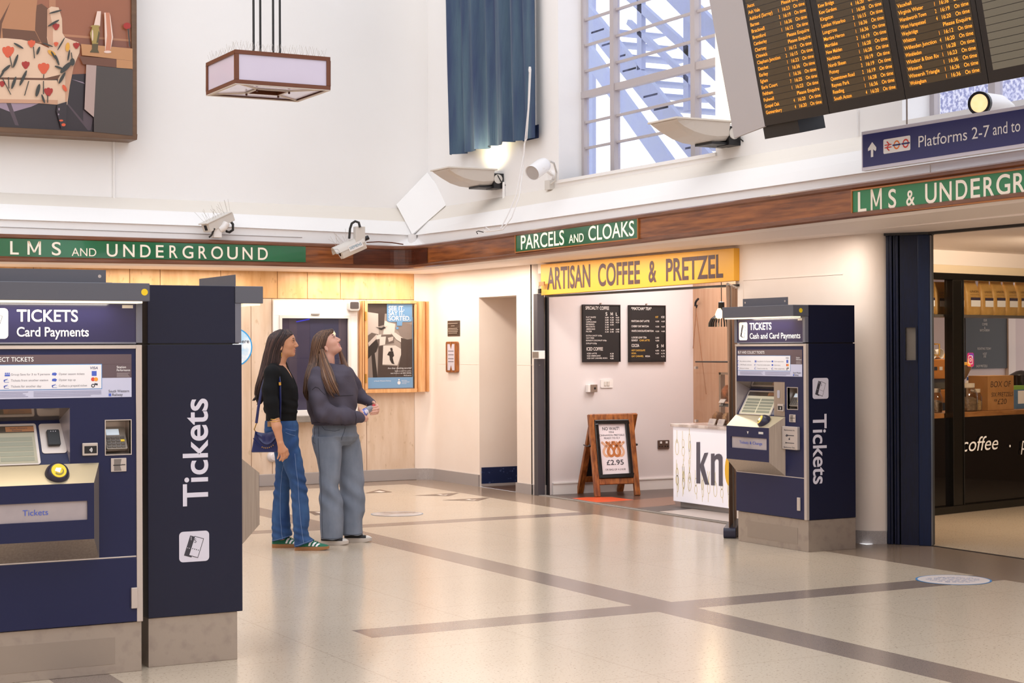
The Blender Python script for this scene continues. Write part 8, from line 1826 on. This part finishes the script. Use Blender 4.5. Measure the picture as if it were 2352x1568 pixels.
# ---------------------------------------------------------------- woman in the sweatshirt
def woman_2():
    k = .00343; Zp = lambda py: (1247 - py) * k; Sp = lambda px: (px - 800) * k
    B = at_z(800, 1246.5); B.z = 0
    root = thing('person', 'woman with long chestnut hair, charcoal sweatshirt and wide grey jeans, looking up', 'person', tuple(B), 'two women looking at the departures board')
    W = lambda s, d, z: tuple(B + Vector(RH) * s + Vector(DH) * d + Vector((0, 0, z)))
    P = lambda x, y, d: (Sp(x), d, Zp(y))
    H = (-.180, .0, 1.578); pit = math.radians(29)
    sd = SDF((-.33, -.33, 0.0), (.27, .34, 1.70), .0038); q = head(sd, H, pit)
    sd.limb([(H[0] + .0, 0, H[2] - .07), (-.165, 0, 1.44), (-.165, 0, 1.36)], [.055, .056, .066], .03)
    sd.col([.95, 1.1, 1.25, 1.34, 1.39], [-.22, -.26, -.25, -.235, -.2], [.0, .02, .02, -.03, -.08], 0, [.10, .13, .16, .15, .08], .03)
    sd.col([.07, .5, .85, .97], [-.16, -.17, -.22, -.24], [-.07, -.07, -.08, -.08], [-.09, -.09, -.07, -.06], [.045, .06, .07, .07], .01); sd.col([.07, .5, .85, .97], [.0, -.02, -.05, -.1], [.09, .08, .06, .03], [.085, .085, .07, .06], [.045, .06, .07, .07], .01)
    # near (right) arm across the body, far (left) arm in front; both hands on a bottle
    sd.limb([P(745, 868, -.13), P(753, 948, -.232), P(800, 958, -.2), P(836, 958, -.115)], [.04, .042, .036, .025], .02)
    sd.limb([P(793, 866, .11), P(820, 912, .188), P(856, 932, .115)], [.04, .036, .026], .02)
    bA, bB = np.array(P(838, 948, -.055)), np.array(P(864, 930, .035))
    hand(sd, P(838, 960, -.10), [P(845, 958, -.062), P(843, 962, -.058), P(840, 964, -.054), P(836, 965, -.05)], [P(846, 962, -.025), P(843, 966, -.02), P(839, 967, -.018), P(835, 966, -.016)], [P(842, 955, .0), P(838, 957, .004), P(834, 957, .004), P(830, 956, .0)],
         [P(838, 955, -.092), P(834, 946, -.09), P(830, 940, -.08), P(828, 936, -.068)])
    hand(sd, P(862, 935, .10), [P(866, 934, .06), P(868, 939, .055), P(868, 944, .05), P(866, 949, .047)], [P(865, 934.5, .012), P(867, 940, .004), P(867, 945.5, 0), P(864, 950.5, 0)], [P(851, 937, -.022), P(849, 942, -.03), P(851, 947.5, -.03), P(853, 952, -.022)],
         [P(860, 930, .09), P(858, 926, .07), P(858, 924.5, .045), P(862, 927, .02)])
    hv = q(.09, 0, -.0735); dirv = np.array([math.cos(pit), 0, math.sin(pit)]); upv = np.array([-math.sin(pit), 0, math.cos(pit)])
    def fm(C):
        r = C - np.array(hv); return ((np.abs(r @ upv) < .0145) & (r @ dirv > -.004) & (np.abs(C[:, 1]) < .021) & (C[:, 2] > 1.4)) * 1
    sd.build('body', [PM['skin2'], PM['lip2']], root, B, fm); face_parts(root, q, B, PM['skin2'], mat('brown_brow', '#5a3e30', .7), mat('brown_brow', '#5a3e30', .7))
    # hair: crown, back fall, a lock over each shoulder
    ang = lambda X, Y, c, d0: np.arctan2(Y - d0, X - c)
    rip = lambda X, Y, Z, c, d0: .003 * np.sin(ang(X, Y, c, d0) * 19 + Z * 6) + .002 * np.sin(ang(X, Y, c, d0) * 33 - Z * 11)
    hs = SDF((-.36, -.27, 1.08), (.10, .16, 1.71), .0038)
    ys = [757.5, 761, 766, 772, 780, 790, 800, 808, 818, 835, 850, 865, 885, 900, 912, 922]; b0 = [744, 736, 729, 723.5, 720, 718, 717, 716, 714.5, 712, 707, 704, 701.5, 700.5, 705, 712]; b1 = [763, 767, 763, 760.5, 759.5, 756, 751, 746, 745, 745, 741, 735, 728, 724, 721, 718]
    hs.col([Zp(y) for y in ys], [Sp(x) for x in b0], [Sp(x) for x in b1], [0, 0, 0, 0, 0, 0, 0, 0, 0, -.01, -.03, -.05, -.06, -.07, -.08, -.09], [.04, .06, .074, .083, .088, .09, .09, .089, .088, .09, .098, .1, .095, .085, .06, .02], .01, 2.6, rip)
    hs.limb([P(757, 762, -.0), P(763, 759.5, 0), P(766, 763, 0)], [.02, .016, .006], .01)
    K1 = [P(743, 802, -.090), P(749, 825, -.11), P(758, 848, -.165), P(769, 875, -.225), P(779, 893, -.240), P(788, 907, -.245)]; K2 = [P(740, 812, -.088), P(745, 840, -.13), P(754, 868, -.21), P(766, 895, -.24), P(776, 912, -.246)]; K3 = [P(780, 804, .075), P(785, 820, .07), P(792, 838, .05), P(801, 856, .02), P(811, 870, -.01), P(819, 882, -.025)]
    for K, rr in ((K1, (.014, .020, .025, .025, .018, .004)), (K2, (.010, .014, .016, .014, .004)), (K3, (.012, .016, .02, .02, .014, .005))):
        hs.limb([(x, d + .012, z) for x, d, z in K], rr, .012)
    hs.build('hair', PM['hair2'], root, B, None, 1)
    strands(root, W, [Zp(y) for y in ys], [Sp(x) for x in b0], [Sp(x) for x in b1], [0, 0, 0, 0, 0, 0, 0, 0, 0, -.01, -.03, -.05, -.06, -.07, -.08, -.09], [.04, .06, .074, .083, .088, .09, .09, .089, .088, .09, .098, .1, .095, .085, .06, .02], 420, [PM['h2a'], PM['h2b'], PM['h2c']], 8, [(K1, (.014, .03, .044, .046, .042, .034), 90), (K2, (.012, .022, .03, .03, .02), 50), (K3, (.010, .018, .028, .028, .02, .01), 60)])
    # sweatshirt
    tp = SDF((-.35, -.34, .93), (.22, .34, 1.45), .0045)
    wr = lambda X, Y, Z, c, d0: .005 * np.sin(Z * 48 + X * 22 + Y * 14) * np.exp(-((Z - 1.03) / .09) ** 2) + .003 * np.sin(X * 40 - Z * 25)
    tp.col([Zp(y) for y in (981, 977, 970)], [Sp(x) for x in (727, 723, 722)], [Sp(x) for x in (817, 818.5, 819)], 0, [.155, .162, .165], .01, 2.4)
    tp.col([Zp(y) for y in (973, 965, 950, 935, 915, 895, 878, 862, 850, 843, 837)], [Sp(x) for x in (717, 713, 709.5, 707, 703.5, 706, 709, 715, 723, 731, 742)], [Sp(x) for x in (818, 820, 821, 821.5, 822, 822, 819, 814, 808, 801, 791)], 0, [.172, .182, .188, .19, .19, .192, .195, .19, .165, .13, .10], .012, 2.4, wr)
    tp.limb([P(737, 860, -.12), P(735, 885, -.18), P(741, 918, -.215), P(752, 946, -.235)], [.068, .068, .068, .066], .03); tp.limb([P(752, 946, -.235), P(776, 951, -.225), P(803, 955, -.195), P(822, 957, -.155)], [.066, .070, .064, .050], .025); tp.limb([P(821, 957, -.158), P(832, 957.5, -.128)], [.044, .040], .005)
    tp.limb([P(793, 860, .12), P(807, 885, .17), P(820, 911, .19)], [.066, .060, .054], .03); tp.limb([P(820, 911, .19), P(839, 921, .155)], [.053, .045], .025); tp.limb([P(840, 921, .157), P(851, 928, .128)], [.040, .037], .005)
    tp.limb([P(766, 836, 0), P(762, 812, 0)], [.070, .07], .008, True)
    tp.limb([(Sp(764) + .074 * math.cos(t), .078 * math.sin(t), Zp(838) + .012 * math.cos(t + math.pi)) for t in np.linspace(0, 2 * math.pi, 17)], [.011] * 17, .008)
    ga = lambda X, Y, Z, c, r: np.exp(-((X - c[0]) ** 2 + (Y - c[1]) ** 2 + (Z - c[2]) ** 2) / r ** 2); E1, E2, E3 = P(762, 940, -.26), P(800, 958, -.22), P(826, 912, .2)
    tp.warp(lambda X, Y, Z: .007 * np.sin(X * 52 - Z * 34 + Y * 10) * ga(X, Y, Z, E1, .085) + .005 * np.sin(X * 95 + Z * 25) * ga(X, Y, Z, E2, .075) + .005 * np.sin(Z * 70 - X * 30) * ga(X, Y, Z, E3, .08) + .005 * np.sin(X * 46 + Y * 30 + Z * 10) * np.exp(-((Z - 1.06) / .10) ** 2) + .0025 * np.sin(X * 31 + Z * 43 + Y * 25))
    tp.build('sweatshirt', PM['sweat'], root, B)
    q1 = lambda *pt: [(Sp(x), Zp(y)) for x, y in pt]
    seams('seam', tp, W, None, [q1((727, 893), (734, 887), (741, 889), (748, 897), (756, 905)), q1((778, 908), (800, 907.5), (816, 907)), q1((722, 969.5), (745, 967), (775, 971), (800, 972.5), (816, 971)), q1((822, 944), (825, 956), (823, 970))], r=.0022).build('seam', [mat('sweatshirt_seam', '#2d2830', .9)], root)
    # wide jeans
    jn = SDF((-.30, -.25, .0), (.15, .25, 1.0), .0045); fold = lambda X, Y, Z, c, d0: .004 * np.sin(Z * 40 + 30 * (X - c)) * np.exp(-((Z - .38) / .12) ** 2) + .003 * np.sin(Z * 70) * np.exp(-((Z - .84) / .06) ** 2)
    jn.col([Zp(y) for y in (966, 975, 985, 1000, 1012, 1022)], [Sp(x) for x in (724, 722, 719.5, 718, 726, 742)], [Sp(x) for x in (817, 818, 820, 823, 818, 806)], 0, [.145, .15, .158, .16, .13, .08], .035, 2.4)
    jn.col([Zp(y) for y in (1000, 1030, 1050, 1083, 1115, 1135, 1152, 1180, 1215, 1233.5)], [Sp(x) for x in (718, 724, 731, 737, 736.8, 737.2, 737.6, 738.2, 739.5, 741)], [Sp(x) for x in (786, 788.5, 788, 784.5, 781.5, 785, 790.5, 791.5, 790, 789)], [-.08, -.085, -.088, -.09, -.09, -.09, -.09, -.09, -.09, -.09], [.092, .09, .088, .086, .086, .09, .095, .1, .104, .106], .016, 2.5, fold)
    jn.col([Zp(y) for y in (1000, 1040, 1080, 1115, 1160, 1176, 1195, 1214, 1230)], [Sp(x) for x in (778, 779, 777, 776, 782, 784, 785, 785, 785)], [Sp(x) for x in (823, 830, 833, 835, 836.5, 837, 831, 831, 832)], [.08, .085, .085, .085, .085, .085, .085, .085, .085], [.09, .088, .085, .085, .092, .095, .098, .1, .102], .016, 2.5, fold)
    jn.warp(lambda X, Y, Z: .004 * np.sin(Z * 38 + X * 44) * np.exp(-((Z - .40) / .12) ** 2) + .0035 * np.sin(Z * 80 + 8 * np.abs(X)) * np.exp(-((Z - .86) / .05) ** 2) + .003 * np.sin(X * 60 + 4 * Z + 9 * Y) * np.exp(-((Z - .12) / .16) ** 2))
    jn.build('jeans', PM['jean2'], root, B)
    q1 = lambda *pt: [(Sp(x), Zp(y)) for x, y in pt]
    seams('seam', jn, W, None, [q1((737, 978), (737.5, 1015), (739, 1050), (742, 1083), (743.5, 1120), (744.5, 1160), (745.5, 1200), (747, 1231)), q1((798, 980), (795, 992), (790, 1004), (789, 1009)), q1((727, 980), (726, 1000), (724, 1012), (730, 1016)), q1((741, 1230), (760, 1231), (788, 1230.5)), q1((790, 1227), (810, 1228), (831, 1226.5)), q1((745, 977), (752, 985), (775, 988), (786, 985))]).build('seam', [PM['stitch2']], root)
    # canvas shoes
    blk, wh = mat('black_canvas', '#2a282a', .8), mat('worn_white_rubber', '#d6cbc2', .5)
    shoe(root, B, Sp(741), .216, -.10, blk, wh, 'canvas', toe_in=-.02, hw=.047); shoe(root, B, Sp(789), .218, .085, blk, wh, 'canvas', toe_in=-.01, hw=.047)
    m = MB(); m.tube([W(q(-.004, -.083, -.070)[0], -.083, q(-.004, -.083, -.070)[2] + dz) for dz in (.004, -.004)], .004, 8); m.build('earring', [M['steellt']], root)
    # the bottle held between her hands
    bt = thing('water_bottle', 'small clear bottle with printed label and red cap held in both hands', 'bottle', W(*bA)); ax = Vector(W(*bB)) - Vector(W(*bA)); L = ax.length; ax.normalize()
    m = MB(); m.lathe([(.001, -.05), (.024, -.05), (.029, -.044), (.029, -.0), (.027, .01), (.028, .06), (.022, .085), (.012, .10), (.012, .108)], W(*bA), tuple(ax), 20); m.build('bottle', [mat('grey_clear_bottle', '#8d8d95', .12, spec=.6)], bt)
    m = MB(); m.lathe([(.0296, -.040), (.0298, -.03), (.0298, .022), (.0290, .03)], W(*bA), tuple(ax), 24, cap=False); m.build('label', [mat('bottle_label', '#e6dde6', .4, noise=(40, .44, .5), col2='#5d6cc0')], bt)
    m = MB(); m.lathe([(.0145, .102), (.0145, .122), (.001, .122)], W(*bA), tuple(ax), 16); m.build('cap', [mat('red_cap', '#cf2f3a', .35)], bt)
woman_2()
